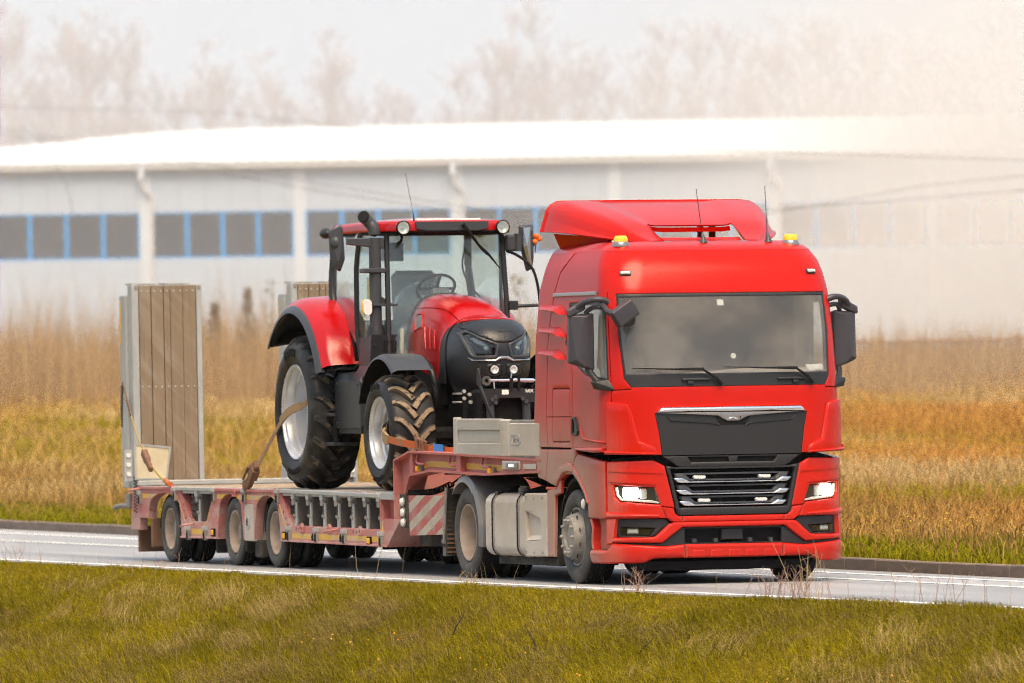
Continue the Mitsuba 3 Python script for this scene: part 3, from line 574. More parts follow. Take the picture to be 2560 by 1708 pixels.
for u in (-.95, .925):
    k = newkey(TRK + '__visor_lamp')
    put(k, 'base', panel(rrect(u - .072, u + .072, 3.045, 3.088, .012), surf, -.01, .02, .006, .06, .06), 'grey_plastic', smooth=40)
    put(k, 'lens', panel(rrect(u - .058, u + .058, 3.054, 3.080, .010), surf, .01, .032, .008, .06, .06), 'white_plastic', smooth=40)
# air deflector: a hollow shell on the roof, wide at the rear, running down to two feet in front
_dx = PchipInterpolator([0, .35, .65, .85, 1], [-1.08, -.62, .0, .32, .56])
_dw = PchipInterpolator([0, .35, .65, .85, 1], [1.17, 1.12, .93, .74, .60])
_dt = PchipInterpolator([0, .12, .35, .65, .85, 1], [3.815, 3.825, 3.765, 3.60, 3.46, 3.375])
_db = PchipInterpolator([0, .35, .65, .85, 1], [3.515, 3.495, 3.43, 3.385, 3.35])
def defl(v, t):
    v = np.asarray(v, float); t = np.clip(np.asarray(t, float) + 0 * v, 0, 1)
    w, zt, zb, x = _dw(t), _dt(t), _db(t), _dx(t)
    s, a = np.sign(v), np.abs(v); r = np.minimum(.16, (zt - zb) * .8)
    ph = np.clip((a - .62) / .18, 0, 1) * PI / 2
    wt = w - .05 - r
    y = np.where(a < .62, a / .62 * wt, wt + (r) * np.sin(ph)); z = np.where(a < .62, zt, zt - r * (1 - np.cos(ph)))
    q = np.clip((a - .80) / .20, 0, 1)
    y = y + .05 * q; z = z + (zb - (zt - r)) * q
    z = z - .03 * np.clip(1 - a / .35, 0, 1) ** 0 * np.clip((.42 - a) / .08, 0, 1) * np.clip(t / .15, 0, 1)
    return np.stack([x, s * y, z], -1)
DP = Polygon([(-1, 0), (1, 0), (1, 1), (.50, 1), (.44, .86), (.385, .70), (-.385, .70), (-.44, .86), (-.50, 1), (-1, 1)])
def defl_out(v, t): return defl(v, t)
dm = panel(DP, lambda v, t: defl(v, t), -.02, .0, .006, .05, .06)
put(TRK, 'air_deflector', flipy(tm(dm.vertices, dm.faces)) if False else dm, 'truck_red', smooth=40)
put(TRK, 'deflector_panel', panel(Polygon([(-.37, .705), (.37, .705), (.37, .735), (-.37, .735)]), lambda v, t: defl(v, t) - np.array([0, 0, .03]), -.03, 0, .004, .1, .1), 'truck_red', smooth=40)
put(TRK, 'deflector_panel', hull([(.30, -.50, 3.36), (.50, -.46, 3.345), (.30, .50, 3.36), (.50, .46, 3.345), (.28, -.46, 3.425), (.34, -.43, 3.425), (.28, .46, 3.425), (.34, .43, 3.425)]), 'truck_red', smooth=20)
for s in (-1, 1):
    put(TRK, 'deflector_skirt', hull([(-1.02, s * 1.0, 3.36), (.0, s * .80, 3.37), (-1.02, s * 1.06, 3.50), (-.05, s * .84, 3.44), (-1.02, s * .9, 3.50), (-.05, s * .75, 3.44)]), 'truck_red')
    put(TRK, 'deflector_clamp', cat(box(.50, .62, s * .40 - .05, s * .40 + .03, 3.345, 3.385, .006), tube([(.55, s * .40 - .05, 3.375), (.64, s * .40 - .04, 3.355)], .008, 6)), 'satin_grey')
put(TRK, 'deflector_stay', cat(box(-.30, -.26, .22, .27, 3.36, 3.60), box(-.30, -.26, .34, .40, 3.36, 3.60)), 'rust')
# cab interior: dashboard, wheel, seats, curtains
put(TRK, 'dashboard', hull([(1.12, -1.1, 2.0), (1.12, 1.1, 2.0), (.75, -1.1, 2.02), (.75, 1.1, 2.02), (1.10, -1.1, 1.4), (1.10, 1.1, 1.4), (.6, -1.1, 1.6), (.6, 1.1, 1.6), (.85, .3, 2.12), (.85, .95, 2.12), (1.0, .3, 2.08), (1.0, .95, 2.08)]), 'cab_cloth', smooth=25)
k = newkey(TRK + '__steering_wheel')
th = np.linspace(0, 2 * PI, 40)
put(k, 'wheel_rim', mv(tube(np.stack([.23 * np.cos(th), .23 * np.sin(th), 0 * th], 1), .018, 8, False), .52, .62, 2.18, ry=-.65), 'matt_black', smooth=40)
put(k, 'spokes', mv(cat(box(-.22, .22, -.02, .02, -.02, 0), box(-.02, .02, -.22, .22, -.02, 0), box(-.07, .07, -.07, .07, -.03, .01)), .52, .62, 2.18, ry=-.65), 'matt_black')
for y in (-.62, .62):
    k = newkey(TRK + '__seat')
    put(k, 'backrest', mv(box(-.07, .07, -.25, .25, 0, .62, .05), -.12, y, 1.75, ry=-.12), 'cab_cloth', smooth=30)
    put(k, 'headrest', box(-.25, -.15, y - .14, y + .14, 2.38, 2.60, .04), 'cab_cloth', smooth=30)
    put(k, 'cushion', box(-.12, .40, y - .25, y + .25, 1.60, 1.76, .05), 'cab_cloth', smooth=30)
put(TRK, 'bunk_wall', box(-.72, -.68, -1.12, 1.12, 1.4, 3.2), 'cab_beige')
put(TRK, 'headliner', box(-.7, .95, -1.05, 1.05, 2.90, 2.93), 'cab_beige')
cur = grid_sheet(lambda u, v: np.stack([.62 - u * 1.0, 1.10 + .02 * np.sin(u * 60), v], -1), np.linspace(0, .55, 60), np.array([2.05, 2.45, 2.85]))
put(TRK, 'curtain', cur, 'curtain', smooth=True)
put(TRK, 'curtain', flipy(cur), 'curtain', smooth=True)
put(TRK, 'toll_box', box(1.165, 1.185, .02, .10, 2.18, 2.36, .008), 'black_plastic')
put(TRK, 'toll_box', mv(cyl((0, 0, 0), (.004, 0, 0), .028, 20), 1.186, .06, 2.24), 'white_plastic', label='pale round button of the dash box')
put(TRK, 'windscreen_paper', hull([surf(np.array([u]), np.array([z]))[0] + np.array([-.036, 0, 0]) + np.array([d, 0, 0]) for u, z in ((.74, 2.145), (.955, 2.150), (.97, 2.095), (.79, 2.085)) for d in (0, -.003)]), 'paper_white')
put(TRK, 'windscreen_sticker', hull([surf(np.array([u]), np.array([z]))[0] + np.array([-.036 + d, 0, 0]) for u, z in ((-.06, 2.80), (.0, 2.80), (-.06, 2.74), (.0, 2.74)) for d in (0, -.003)]), 'paper_white')
# chassis
for s in (-1, 1):
    put(TRK, 'chassis_rail', box(-4.6, 1.0, s * .42 - .04, s * .42 + .04, .62, .90), 'chassis_black')
    wheel(TRK, 'steer', 0, .470, s, 1.215); wheel(TRK, 'drive', -3.60, .470, s, 1.20)
    # mudguard over the drive wheel: crown piece, front skirt
    y0, y1 = (s * 1.25, s * .62)
    ya, yb = min(y0, y1), max(y0, y1)
    arc = lambda a0, a1, r0, ra, rb: mv(lathe([(ya, r0 - ra), (ya + .03, r0), (yb - .03, r0), (yb, r0 - rb)], 30, math.radians(a0), math.radians(a1)), -3.60, 0, .470)
    put(TRK, 'mudguard_crown', arc(50, 138, .590, .07 if s < 0 else .02, .02 if s < 0 else .07), 'fender_grey', smooth=50)
    put(TRK, 'mudguard_skirt', arc(-14, 49, .600, .06 if s < 0 else .02, .02 if s < 0 else .06), 'fender_grey', smooth=50)
    put(TRK, 'mud_flap', box(-4.26, -4.235, ya + .02, yb, .22, .92), 'chassis_black')
    put(TRK, 'flap_frame', hull([(-4.20, s * 1.25, .93), (-4.15, s * 1.25, .93), (-4.30, s * 1.25, .36), (-4.26, s * 1.25, .36), (-4.20, s * 1.235, .93), (-4.15, s * 1.235, .93), (-4.30, s * 1.235, .36), (-4.26, s * 1.235, .36)]), 'fender_grey')
    # spray ribs of the flap
    for j in range(14): put(TRK, 'flap_rib', box(-4.235, -4.22, ya + .03, yb, .25 + j * .046, .265 + j * .046), 'rust' if j < 5 else 'chassis_black')
for x in (0, -3.6): put(TRK, 'axle', cyl((x, -1.0, .47), (x, 1.0, .47), .07), 'chassis_black')
put(TRK, 'shade_plate', box(-4.4, .9, -.86, .86, .33, .36), 'matt_black')  # plate added under the truck to keep light off the road below
put(TRK, 'gearbox', box(-1.6, .9, -.35, .35, .45, 1.0, .05), 'chassis_black')
put(TRK, 'fifth_wheel', hull([(-4.0, -.45, 1.02), (-4.0, .45, 1.02), (-3.2, -.30, 1.02), (-3.2, .30, 1.02), (-4.05, -.2, .92), (-4.05, .2, .92), (-3.2, -.2, .92), (-3.2, .2, .92)]), 'chassis_black')
# side: fuel tank with two straps, side cover box, skirt edge
def tank(y0, y1, x0, x1, z0, z1, r):
    return prism(rrect(y0, y1, z0, z1, r), 'x', x0, x1)
for s in (-1, 1):
    sy = lambda a, b: (min(s * a, s * b), max(s * a, s * b))
    y0, y1 = sy(1.235, .60)
    k = newkey(TRK + '__fuel_tank')
    m = tank(y0, y1, -2.86, -1.50, .245, .885, .11)
    put(k, 'shell', cat(m, mv(tank(y0 + .02, y1 - .02, 0, .02, .265, .865, .10), -2.88)), 'beige_steel', smooth=30)
    for x in (-2.60, -1.77):
        r1, r0 = rrect(y0 - .012, y1 + .012, .233, .897, .12), rrect(y0 + .002, y1 - .002, .247, .883, .11)
        put(k, 'strap', prism(r1.difference(r0), 'x', x - .035, x + .035), 'grey_steel')
        put(k, 'strap_band', prism(rrect(y0 - .016, y1 + .016, .229, .901, .122).difference(r0), 'x', x - .016, x + .016), 'matt_black')
        put(k, 'strap_bracket', hull([(x - .05, s * 1.20, .865), (x + .05, s * 1.20, .865), (x - .04, s * .95, .965), (x + .04, s * .95, .965), (x - .05, s * 1.20, .90), (x + .05, s * 1.20, .90), (x - .04, s * .95, .90), (x + .04, s * .95, .90)]), 'black_plastic')
    put(k, 'filler_cap', cat(mv(lathe([(0, .06), (.05, .06), (.06, .05), (.06, .001)], 20), -2.22, s * 1.02, .88, rx=PI / 2), box(-2.32, -2.12, s * 1.02 - .015, s * 1.02 + .015, .94, .955)), 'grey_steel')
    k = newkey(TRK + '__side_cover')
    ys = s * 1.255
    SC = Polygon([(-1.50, .888), (-1.42, .893), (-.80, .893), (-.80, .26), (-1.50, .25)])
    fl = (lambda x, z: np.stack([x, ys + 0 * x, z + 0 * x], -1)) if s < 0 else (lambda x, z: np.stack([-x, ys + 0 * x, z + 0 * x], -1))
    pl = (lambda P: P) if s < 0 else (lambda P: shapely.affinity.scale(P, -1, 1, origin=(0, 0)))
    REC = Polygon([(-1.47, .705), (-1.0, .630), (-.97, .43), (-1.44, .415)]).buffer(-.01).buffer(.01)
    put(k, 'panel', panel(pl(SC.difference(REC)), fl, -.30, .0, .012, .2, .2), 'beige_steel', smooth=40)
    put(k, 'recess', panel(pl(REC.buffer(.01)), fl, -.10, -.035, .0, .2, .2), 'beige_steel')
    put(k, 'recess_sill', hull([(-1.44, ys, .415), (-.97, ys, .43), (-1.44, ys - s * .035, .46), (-.97, ys - s * .035, .475), (-1.44, ys - s * .035, .415), (-.97, ys - s * .035, .43)]), 'beige_steel')
    for (x, z) in ((-1.45, .85), (-1.2, .85), (-.92, .85), (-1.45, .30), (-1.2, .30), (-.92, .30)):
        put(k, 'bolt', mv(lathe([(0, .016), (-.008, .012), (-.008, .001)], 10), x, ys, z) if s < 0 else mv(lathe([(0, .016), (.008, .012), (.008, .001)], 10), x, ys, z), 'grey_steel')
    SK = Polygon([(-.78, .925), (-.58, .94), (-.44, .955), (-.40, 1.04), (-.34, 1.03), (-.36, .90), (-.545, .87), (-.605, .26), (-.78, .26)])
    put(TRK, 'side_skirt', panel(pl(SK), fl, -.045, -.005, .012, .2, .2), 'truck_red', smooth=40)
    # stepped understructure below the tank
    put(TRK, 'tank_bearer', box(-2.85, -.80, *sy(1.1, .5), .16, .245), 'chassis_black')
# ------------------------------------------------------------------ the low loader
LOA = thing('low_loader', 'dusty red three-axle low loader trailer with two raised wooden ramps', 'trailer')
YS = 1.25
def fR(x, z): return np.stack([np.asarray(x, float), -YS + 0 * np.asarray(x, float), np.asarray(z, float) + 0 * np.asarray(x, float)], -1)
def fL(x, z): return np.stack([-np.asarray(x, float), YS + 0 * np.asarray(x, float), np.asarray(z, float) + 0 * np.asarray(x, float)], -1)
def sidep(name, poly, d0, d1, m, b=.004, sm=40, parent=None, **k):
    P = poly if hasattr(poly, 'geom_type') else Polygon(poly)
    put(parent or LOA, name, panel(P, fR, d0, d1, b, .5, .5), m, smooth=sm, **k)
    put(parent or LOA, name, panel(shapely.affinity.scale(P, -1, 1, origin=(0, 0)), fL, d0, d1, b, .5, .5), m, smooth=sm, **k)
AX = [-14.92, -12.16, -10.58]
def arch(x, w0, w1, ztop, zb, n=9):
    a = np.linspace(0, PI, n)
    return [(x - w1, zb)] + [(x - w0 * math.cos(t), .58 + (ztop - .58) * math.sin(t) ** .8) for t in a] + [(x + w1, zb)]
# side frame with wheel arches, the trapezoid bay and the long bay cut out
frame = Polygon([(-16.30, .865), (-6.50, .858), (-6.50, .575), (-5.79, .568), (-6.28, .284), (-10.215, .297), (-12.864, .293), (-14.30, .287), (-14.34, .45), (-16.08, .36), (-16.48, .36), (-16.40, .80)])
cuts = [Polygon(arch(-15.02, .68, .74, .798, .2)), Polygon(arch(-12.27, .46, .56, .805, .2)), Polygon(arch(-10.79, .46, .57, .80, .2)),
        Polygon([(-14.33, .832), (-13.93, .480), (-13.27, .485), (-12.92, .838)]), Polygon([(-10.24, .828), (-9.86, .475), (-6.50, .468), (-6.50, .832)]), sbox(-16.1, .2, -15.6, .50), sbox(-11.70, .2, -11.335, .70)]
FR = frame.difference(unary_union(cuts))
for g in getattr(FR, 'geoms', [FR]):
    if g.area > .01: sidep('side_frame', g, -.10, 0, 'trailer_red', b=.005)
# top flange and lower chord flange standing proud
sidep('frame_flange', [(-12.83, .865), (-10.27, .865), (-10.27, .835), (-12.83, .835)], -.02, .022, 'trailer_red')
sidep('frame_flange', [(-16.20, .865), (-14.50, .868), (-14.50, .838), (-16.20, .838)], -.02, .022, 'trailer_red')
sidep('frame_flange', [(-10.21, .320), (-6.30, .310), (-6.28, .285), (-10.21, .297)], -.02, .020, 'trailer_red')
sidep('frame_flange', [(-14.30, .310), (-12.87, .315), (-12.865, .293), (-14.30, .287)], -.02, .020, 'trailer_red')
def off(lst, d): return lst
# yellow reflective tape
band = lambda x0, x1, z0, z1: sbox(x0, z0, x1, z1).intersection(FR.buffer(-.002))
for B in (band(-15.95, -14.45, .735, .785), band(-12.80, -10.38, .747, .800), band(-9.82, -6.48, .335, .392), band(-13.86, -13.30, .335, .40)):
    for g in getattr(B, 'geoms', [B]):
        if g.geom_type == 'Polygon' and g.area > .002: sidep('yellow_tape', g, -.005, .003, 'tape_yellow', b=0)
for p in ([(-14.40, .72), (-14.37, .70), (-14.04, .40), (-14.07, .40)], [(-12.99, .69), (-12.96, .71), (-13.26, .42), (-13.29, .42)], [(-10.33, .71), (-10.29, .71), (-9.95, .36), (-9.99, .36)], [(-6.44, .56), (-6.40, .56), (-6.40, .42), (-6.44, .42)]):
    g = Polygon(p).intersection(FR)
    if g.area > 1e-4: sidep('yellow_tape', g if g.geom_type == 'Polygon' else max(g.geoms, key=lambda q: q.area), -.005, .003, 'tape_yellow', b=0)
# holes, lashing lugs, stake pockets, side lamps on the frame
for x, z in ((-14.18, .60), (-14.12, .52), (-14.20, .67), (-13.17, .60), (-13.10, .68), (-13.22, .52), (-10.14, .62), (-10.05, .55), (-9.98, .48), (-11.9, .83), (-11.8, .83), (-11.53, .83), (-11.43, .83), (-9.66, .44), (-9.55, .44), (-7.5, .43), (-7.38, .43)):
    sidep('frame_hole', Polygon([(x + .014 * math.cos(t), z + .014 * math.sin(t)) for t in np.arange(10) * PI / 5]), -.01, .001, 'matt_black', b=0, sm=False)
for x in (-9.03, -7.97):
    sidep('frame_hole', Polygon([(x + .045 * math.cos(t), .355 + .045 * math.sin(t)) for t in np.arange(20) * PI / 10]), -.01, .004, 'matt_black', b=0, sm=False)
for x, z in ((-14.52, .84), (-12.90, .845), (-11.64, .845), (-10.33, .845), (-9.90, .44), (-8.84, .435), (-7.79, .43), (-6.44, .42), (-13.97, .40), (-13.27, .405), (-16.02, .79)):
    sidep('stake_pocket', rrect(x - .05, x + .05, z - .13, z + .02, .008), -.01, .030, 'grey_steel', b=.006)
    sidep('pocket_mouth', rrect(x - .034, x + .034, z - .125, z - .04, .006), .02, .032, 'matt_black', b=0)
    sidep('pocket_cap', rrect(x - .055, x + .055, z - .02, z + .03, .006), .0, .045, 'galvanised', b=.008)
for x, z in ((-14.62, .835), (-12.05, .825), (-10.42, .835), (-9.40, .46), (-7.2, .45), (-8.35, .46)):
    sidep('lashing_eye', Polygon([(x - .07, z - .05), (x + .07, z - .05), (x + .075, z + .01), (x, z + .05), (x - .06, z + .03)]).difference(Polygon([(x + .028 * math.cos(t), z - .015 + .022 * math.sin(t)) for t in np.arange(10) * PI / 5])), 0, .026, 'trailer_red', b=.006)
for x, z in ((-12.95, .365), (-10.08, .36), (-6.88, .345)):
    for s in (-1, 1):
        k = newkey(LOA + '__side_lamp')
        put(k, 'body', box(x - .07, x + .07, min(s * 1.24, s * 1.272), max(s * 1.24, s * 1.272), z - .045, z + .045, .008), 'matt_black')
        kk = put(k, 'lens', box(x - .04, x + .05, min(s * 1.265, s * 1.28), max(s * 1.265, s * 1.28), z - .03, z + .03, .006), 'amber_plastic')
for s in (-1, 1):
    for x, z, L in ((-13.8, .455, .20), (-8.05, .455, .22), (-16.0, .845, .20)):
        put(LOA, 'locking_pin', cat(tube([(x, s * 1.25, z), (x - .02, s * 1.36, z - .015), (x - L * .6, s * 1.37, z - .03)], .014, 8)), 'trailer_red', smooth=40)
# deck: timber planks lengthwise between steel edges, galvanised edge profile over the bays
dk = newkey(LOA + '__deck'); 
ys = np.linspace(-1.16, 1.16, 9)
for i in range(8): put(dk, 'plank', box(-16.1, -6.02, ys[i] + .006, ys[i + 1] - .006, .825, .868 + .002 * (i % 2), .003), 'plank_wood')
put(dk, 'steel_frame', cat(box(-16.3, -16.1, -1.25, 1.25, .80, .870), box(-16.1, -6.02, -1.235, -1.165, .80, .872), box(-16.1, -6.02, 1.165, 1.235, .80, .872), box(-6.52, -5.98, -1.25, 1.25, .79, .856)), 'galvanised')
sidep('edge_profile', [(-14.48, .872), (-12.86, .874), (-12.86, .835), (-14.48, .833)], -.05, .022, 'galvanised', b=.005)
sidep('edge_profile', [(-10.25, .874), (-6.50, .850), (-6.50, .808), (-10.25, .834)], -.05, .022, 'galvanised', b=.005)
# bays: hanging posts with a dark box profile behind each
px = [-9.777, -9.218, -8.684, -8.156, -7.616, -7.081, -6.575]
for s in (-1, 1):
    for i, x in enumerate(px + [-13.66]):
        ya, yb = min(s * 1.255, s * 1.20), max(s * 1.255, s * 1.20)
        k = newkey(LOA + '__bay_post')
        put(k, 'hanger', box(x - .052, x + .052, ya - .004 * (s < 0), yb + .004 * (s > 0), .765, .862, .006), 'galvanised')
        put(k, 'socket', box(x - .040, x + .040, ya, yb, .70, .768, .006), 'grey_steel')
        put(k, 'bar', box(x + .005, x + .085, min(s * 1.235, s * 1.21), max(s * 1.235, s * 1.21), .46, .735, .005), 'galvanised')
        put(k, 'slot', box(x + .025, x + .045, min(s * 1.238, s * 1.2), max(s * 1.238, s * 1.2), .60, .725), 'matt_black')
        put(k, 'bolt', cat(cyl((x + .015, s * 1.25, .59), (x + .015, s * 1.23, .59), .018, 8), cyl((x + .06, s * 1.25, .58), (x + .06, s * 1.23, .58), .018, 8)), 'grey_steel')
        put(k, 'box_beam', box(x - .04, x + .083, min(s * 1.209, s * 1.06), max(s * 1.209, s * 1.06), .46, .81, .008), 'bay_grey')
    put(LOA, 'ribbed_cylinder', mv(lathe([(0, .19)] + [(y, r) for i in range(5) for y, r in ((i * .075, .19), (i * .075 + .055, .17), (i * .075 + .075, .19))], 28), -14.0, s * 1.02, .46, rx=PI / 2), 'chassis_black', smooth=30)
    put(LOA, 'ribbed_cylinder', mv(lathe([(0, .19)] + [(y, r) for i in range(5) for y, r in ((i * .075, .19), (i * .075 + .055, .17), (i * .075 + .075, .19))], 28), -10.0, s * 1.02, .46, rx=PI / 2), 'chassis_black', smooth=30)
for y in (-.45, .45): put(LOA, 'main_beam', box(-16.0, -5.9, y - .08, y + .08, .42, .80), 'chassis_black')
put(LOA, 'shade_plate', box(-16.1, -5.9, -.70, .70, .36, .39), 'matt_black')  # added plate below the deck, deepens the shadow under the trailer
for x in AX: put(LOA, 'axle', cyl((x, -.9, .385), (x, .9, .385), .06), 'chassis_black')
for x in (-8.3, -7.0): put(LOA, 'cross_member', box(x - .1, x + .1, -1.2, 1.2, .30, .44), 'chassis_black')
for s in (-1, 1):
    for x, yo in zip(AX, (1.215, 1.235, 1.22)): wheel(LOA, 'trail', x, .385, s, yo)
    # inner arch linings, mud flaps, the locker between the second and third wheel
    for x, r in ((-14.98, .62), (-12.27, .46), (-10.79, .46)):
        ya, yb = min(s * 1.14, s * .6), max(s * 1.14, s * .6)
        al = lathe([(ya, .44), (yb, .44)], 18, .05, PI - .05); av = np.array(al.vertices) * [r / .44, 1, 1] + [x, 0, .37]; put(LOA, 'arch_lining', tm(av, al.faces), 'matt_black', smooth=True)
    k = newkey(LOA + '__locker')
    put(k, 'door', box(-11.70, -11.33, min(s * 1.25, s * .9), max(s * 1.25, s * .9), .285, .70, .008), 'beige_steel')
    put(k, 'latch_plate', prism(Polygon([(-11.60, .57), (-11.52, .57), (-11.49, .54), (-11.49, .46), (-11.52, .42), (-11.60, .42)]), 'y', s * 1.25, s * 1.258), 'galvanised')
    put(k, 'latch', box(-11.585, -11.545, min(s * 1.255, s * 1.264), max(s * 1.255, s * 1.264), .455, .535, .004), 'matt_black')
    put(LOA, 'mud_flap', box(-11.78, -11.74, min(s * 1.22, s * .75), max(s * 1.22, s * .75), .16, .60, .01), 'chassis_black')
    put(LOA, 'mud_flap', box(-11.40, -11.15, min(s * 1.22, s * 1.12), max(s * 1.22, s * 1.12), .10, .30, .02), 'chassis_black')
    put(LOA, 'mud_flap', box(-12.98, -12.94, min(s * 1.22, s * .75), max(s * 1.22, s * .75), .13, .62, .01), 'chassis_black')
    put(LOA, 'mud_flap', box(-15.72, -15.66, min(s * 1.22, s * .75), max(s * 1.22, s * .75), .16, .50, .01), 'rust')
    put(LOA, 'mud_flap', box(-16.36, -16.30, min(s * 1.20, s * .60), max(s * 1.20, s * .60), .10, .40, .01), 'rust')
    put(LOA, 'rear_hook', tube(curve([(-16.42, s * 1.1, .60), (-16.62, s * 1.3, .64), (-16.85, s * 1.34, .61)], 8), [.03] * 8, 8), 'grey_steel', smooth=40)
    put(LOA, 'tail_bracket', box(-16.62, -16.48, min(s * 1.28, s * 1.15), max(s * 1.28, s * 1.15), .60, .78, .02), 'grey_steel')
    hx = np.linspace(0, 1, 132)
    put(LOA, 'coiled_cable', tube(np.stack([-16.12 + .022 * np.cos(hx * 2 * PI * 11), s * (1.29 + .02 * np.sin(hx * 2 * PI * 11)), .98 - .42 * hx], 1), .0045, 4), 'matt_black', smooth=True)
    # lamp plate with three round reflectors
    k = newkey(LOA + '__lamp_strip')
    y = s * 1.365
    put(k, 'plate', box(-16.16, -16.13, y - .045, y + .045, .93, 1.30), 'galvanised')
    for z in (1.23, 1.12, 1.01): put(k, 'reflector', mv(trimesh.creation.cylinder(.026, .014, sections=18), -16.118, y, z, ry=PI / 2), 'white_plastic')
    k = newkey(LOA + '__marker_board')
    yc = -1.08 if s < 0 else 1.05
    if s < 0: o = Polygon([(-1.30, .945), (-.905, .94), (-.855, 1.325), (-1.30, 1.372)])
    else: o = Polygon([(.94, .945), (1.30, .94), (1.30, 1.36), (.94, 1.33)])
    put(k, 'board', prism(o.buffer(-.02).buffer(.02), 'x', -16.12, -16.10), 'cream_board')
    put(k, 'rim', prism(o.difference(o.buffer(-.022)), 'x', -16.10, -16.090), 'galvanised')
put(LOA, 'ramp_hinge_bar', box(-16.16, -16.08, -1.27, 1.27, .872, .935, .01), 'galvanised')
# ramps: galvanised frames with long timber boards, standing upright
def ramp(y0, y1, label):
    k = newkey(LOA + '__ramp'); labels[k] = {'label': label}
    xf = -16.20; zt, zb = 3.222, .90; lean = .045
    def L(m):     # leaning back a little
        v = np.array(m.vertices); v[:, 0] -= (v[:, 2] - zb) * lean * .3; return tm(v, m.faces)
    put(k, 'side_rail', L(box(xf - .16, xf + .015, y0, y0 + .085, zb - .05, zt, .008)), 'galvanised')
    put(k, 'side_rail', L(box(xf - .16, xf + .015, y1 - .062, y1, zb - .05, zt, .008)), 'galvanised')
    put(k, 'side_flap', L(box(xf - .42, xf - .17, y0 - .03, y0 + .02, zb - .05, zt - .12, .008)), 'galvanised')
    e = [y0 + .088, y0 + .245, y0 + .395, y0 + .475, y0 + .63, y1 - .065]
    e = [y0 + .088 + (v - y0 - .088) * (y1 - .065 - y0 - .088) / (y0 + .785 - .0 - y0 - .088) if False else v for v in e]
    w = np.array([0, .22, .44, .55, .77, 1.0]) * (y1 - .066 - y0 - .088) + y0 + .088
    for i in range(5):
        g = (.006, .003, .002, .002, .002)[i]; g2 = (.005, .007, .002, .002, .002)[i]
        put(k, 'board', L(box(xf - .05, xf + .004 * (i % 2), w[i] + g, w[i + 1] - g2, zb, zt - .008, .004)), 'plank_wood')
    put(k, 'board_backing', L(box(xf - .09, xf - .055, y0 + .03, y1 - .03, zb, zt - .02)), 'matt_black')
    bolts = []
    for z in (3.15, 2.03):
        for j in range(9): bolts.append(mv(trimesh.creation.cylinder(.011, .012, sections=8), xf + .004 - (z - zb) * lean * .3, y0 + .12 + j * (y1 - y0 - .22) / 8, z, ry=PI / 2))
    put(k, 'bolts', cat(bolts), 'galvanised', kind='stuff')
    for y in (y0 + .02, y0 + .42): put(k, 'top_plate', L(box(xf - .34, xf - .02, y, y + .30, zt + .002, zt + .022, .004)), 'galvanised')
    for y in (y0 + .055, y1 - .03): put(k, 'hinge_lug', L(box(xf - .02, xf + .03, y - .018, y + .018, zt - .055, zt - .005, .006)), 'grey_steel')
    put(k, 'warning_tape', L(box(xf - .425, xf - .40, y0 - .034, y0 - .029, 2.55, 3.06)) if False else L(box(xf - .40, xf - .36, y0 - .036, y0 - .029, 2.53, 3.04)), 'tape_yellow')
    return k
ramp(-1.275, -.425, 'raised wooden ramp standing free at the trailer tail')
ramp(.665, 1.45, 'raised wooden ramp half hidden behind the tractor')
# gooseneck: web with flanges, gussets, tape; lamp bar and striped board at the step
GNP = Polygon([(-5.985, 1.205), (-5.448, 1.298), (-3.87, 1.277), (-2.24, 1.240), (-.95, 1.225), (-.95, 1.115), (-2.24, 1.088), (-2.85, 1.074), (-4.735, 1.104), (-5.42, 1.056), (-5.61, .855), (-5.985, .852)])
sidep('gooseneck_web', GNP, -.16, -.09, 'trailer_red', b=0)
for nm, pts in (('gooseneck_flange', [(-5.985, 1.205), (-5.448, 1.298), (-3.87, 1.277), (-.95, 1.225)]), ('gooseneck_flange', [(-.95, 1.112), (-2.24, 1.086), (-2.85, 1.072), (-4.735, 1.102), (-5.42, 1.054), (-5.61, .855)]), ('gooseneck_flange', [(-5.985, .852), (-5.985, 1.205)])):
    for s in (-1, 1):
        pp = LineString(pts).buffer(.011, cap_style=2, join_style=2)
        put(LOA, nm, prism(pp, 'y', s * 1.255, s * 1.05), 'trailer_red')
put(LOA, 'gooseneck_top', prism(Polygon([(-5.45, 1.30), (-3.87, 1.279), (-.95, 1.227), (-.95, 1.205), (-3.87, 1.257), (-5.45, 1.278)]), 'y', -1.05, 1.05), 'trailer_red')
put(LOA, 'gooseneck_belly', prism(Polygon([(-5.3, 1.25), (-.9, 1.2), (-.9, 1.09), (-2.85, 1.06), (-4.7, 1.09), (-5.3, 1.05)]), 'y', -.9, .9), 'chassis_black')
put(LOA, 'gooseneck_wall', box(-6.0, -5.975, -1.05, 1.05, .80, 1.21), 'trailer_red')
for x in (-5.43, -3.78, -2.24):
    z1 = float(np.interp(x, [-5.448, -3.87, -2.24], [1.29, 1.27, 1.235])); z0 = float(np.interp(x, [-5.42, -4.735, -2.85, -2.24], [1.05, 1.10, 1.07, 1.085]))
    sidep('gooseneck_gusset', [(x - .05, z0), (x + .05, z0), (x + .05, z1), (x - .05, z1)] if x > -2.5 or x < -5 else [(x - .07, z0 + .0), (x + .07, z0), (x + .07, z1), (x - .07, z1)], -.10, -.02, 'trailer_red', b=.003)
GT = Polygon([(-5.57, .90), (-5.55, 1.10), (-5.36, 1.165), (-4.94, 1.205), (-2.245, 1.165), (-2.245, 1.10), (-4.94, 1.145), (-5.30, 1.11), (-5.47, 1.06), (-5.50, .90)]).intersection(GNP.buffer(-.005))
for g in getattr(GT, 'geoms', [GT]): sidep('yellow_tape', g, -.095, -.086, 'tape_yellow', b=0)
sidep('gooseneck_front_plate', [(-2.23, 1.235), (-.95, 1.222), (-.95, 1.12), (-2.23, 1.095)], -.09, -.004, 'trailer_red', b=.003)
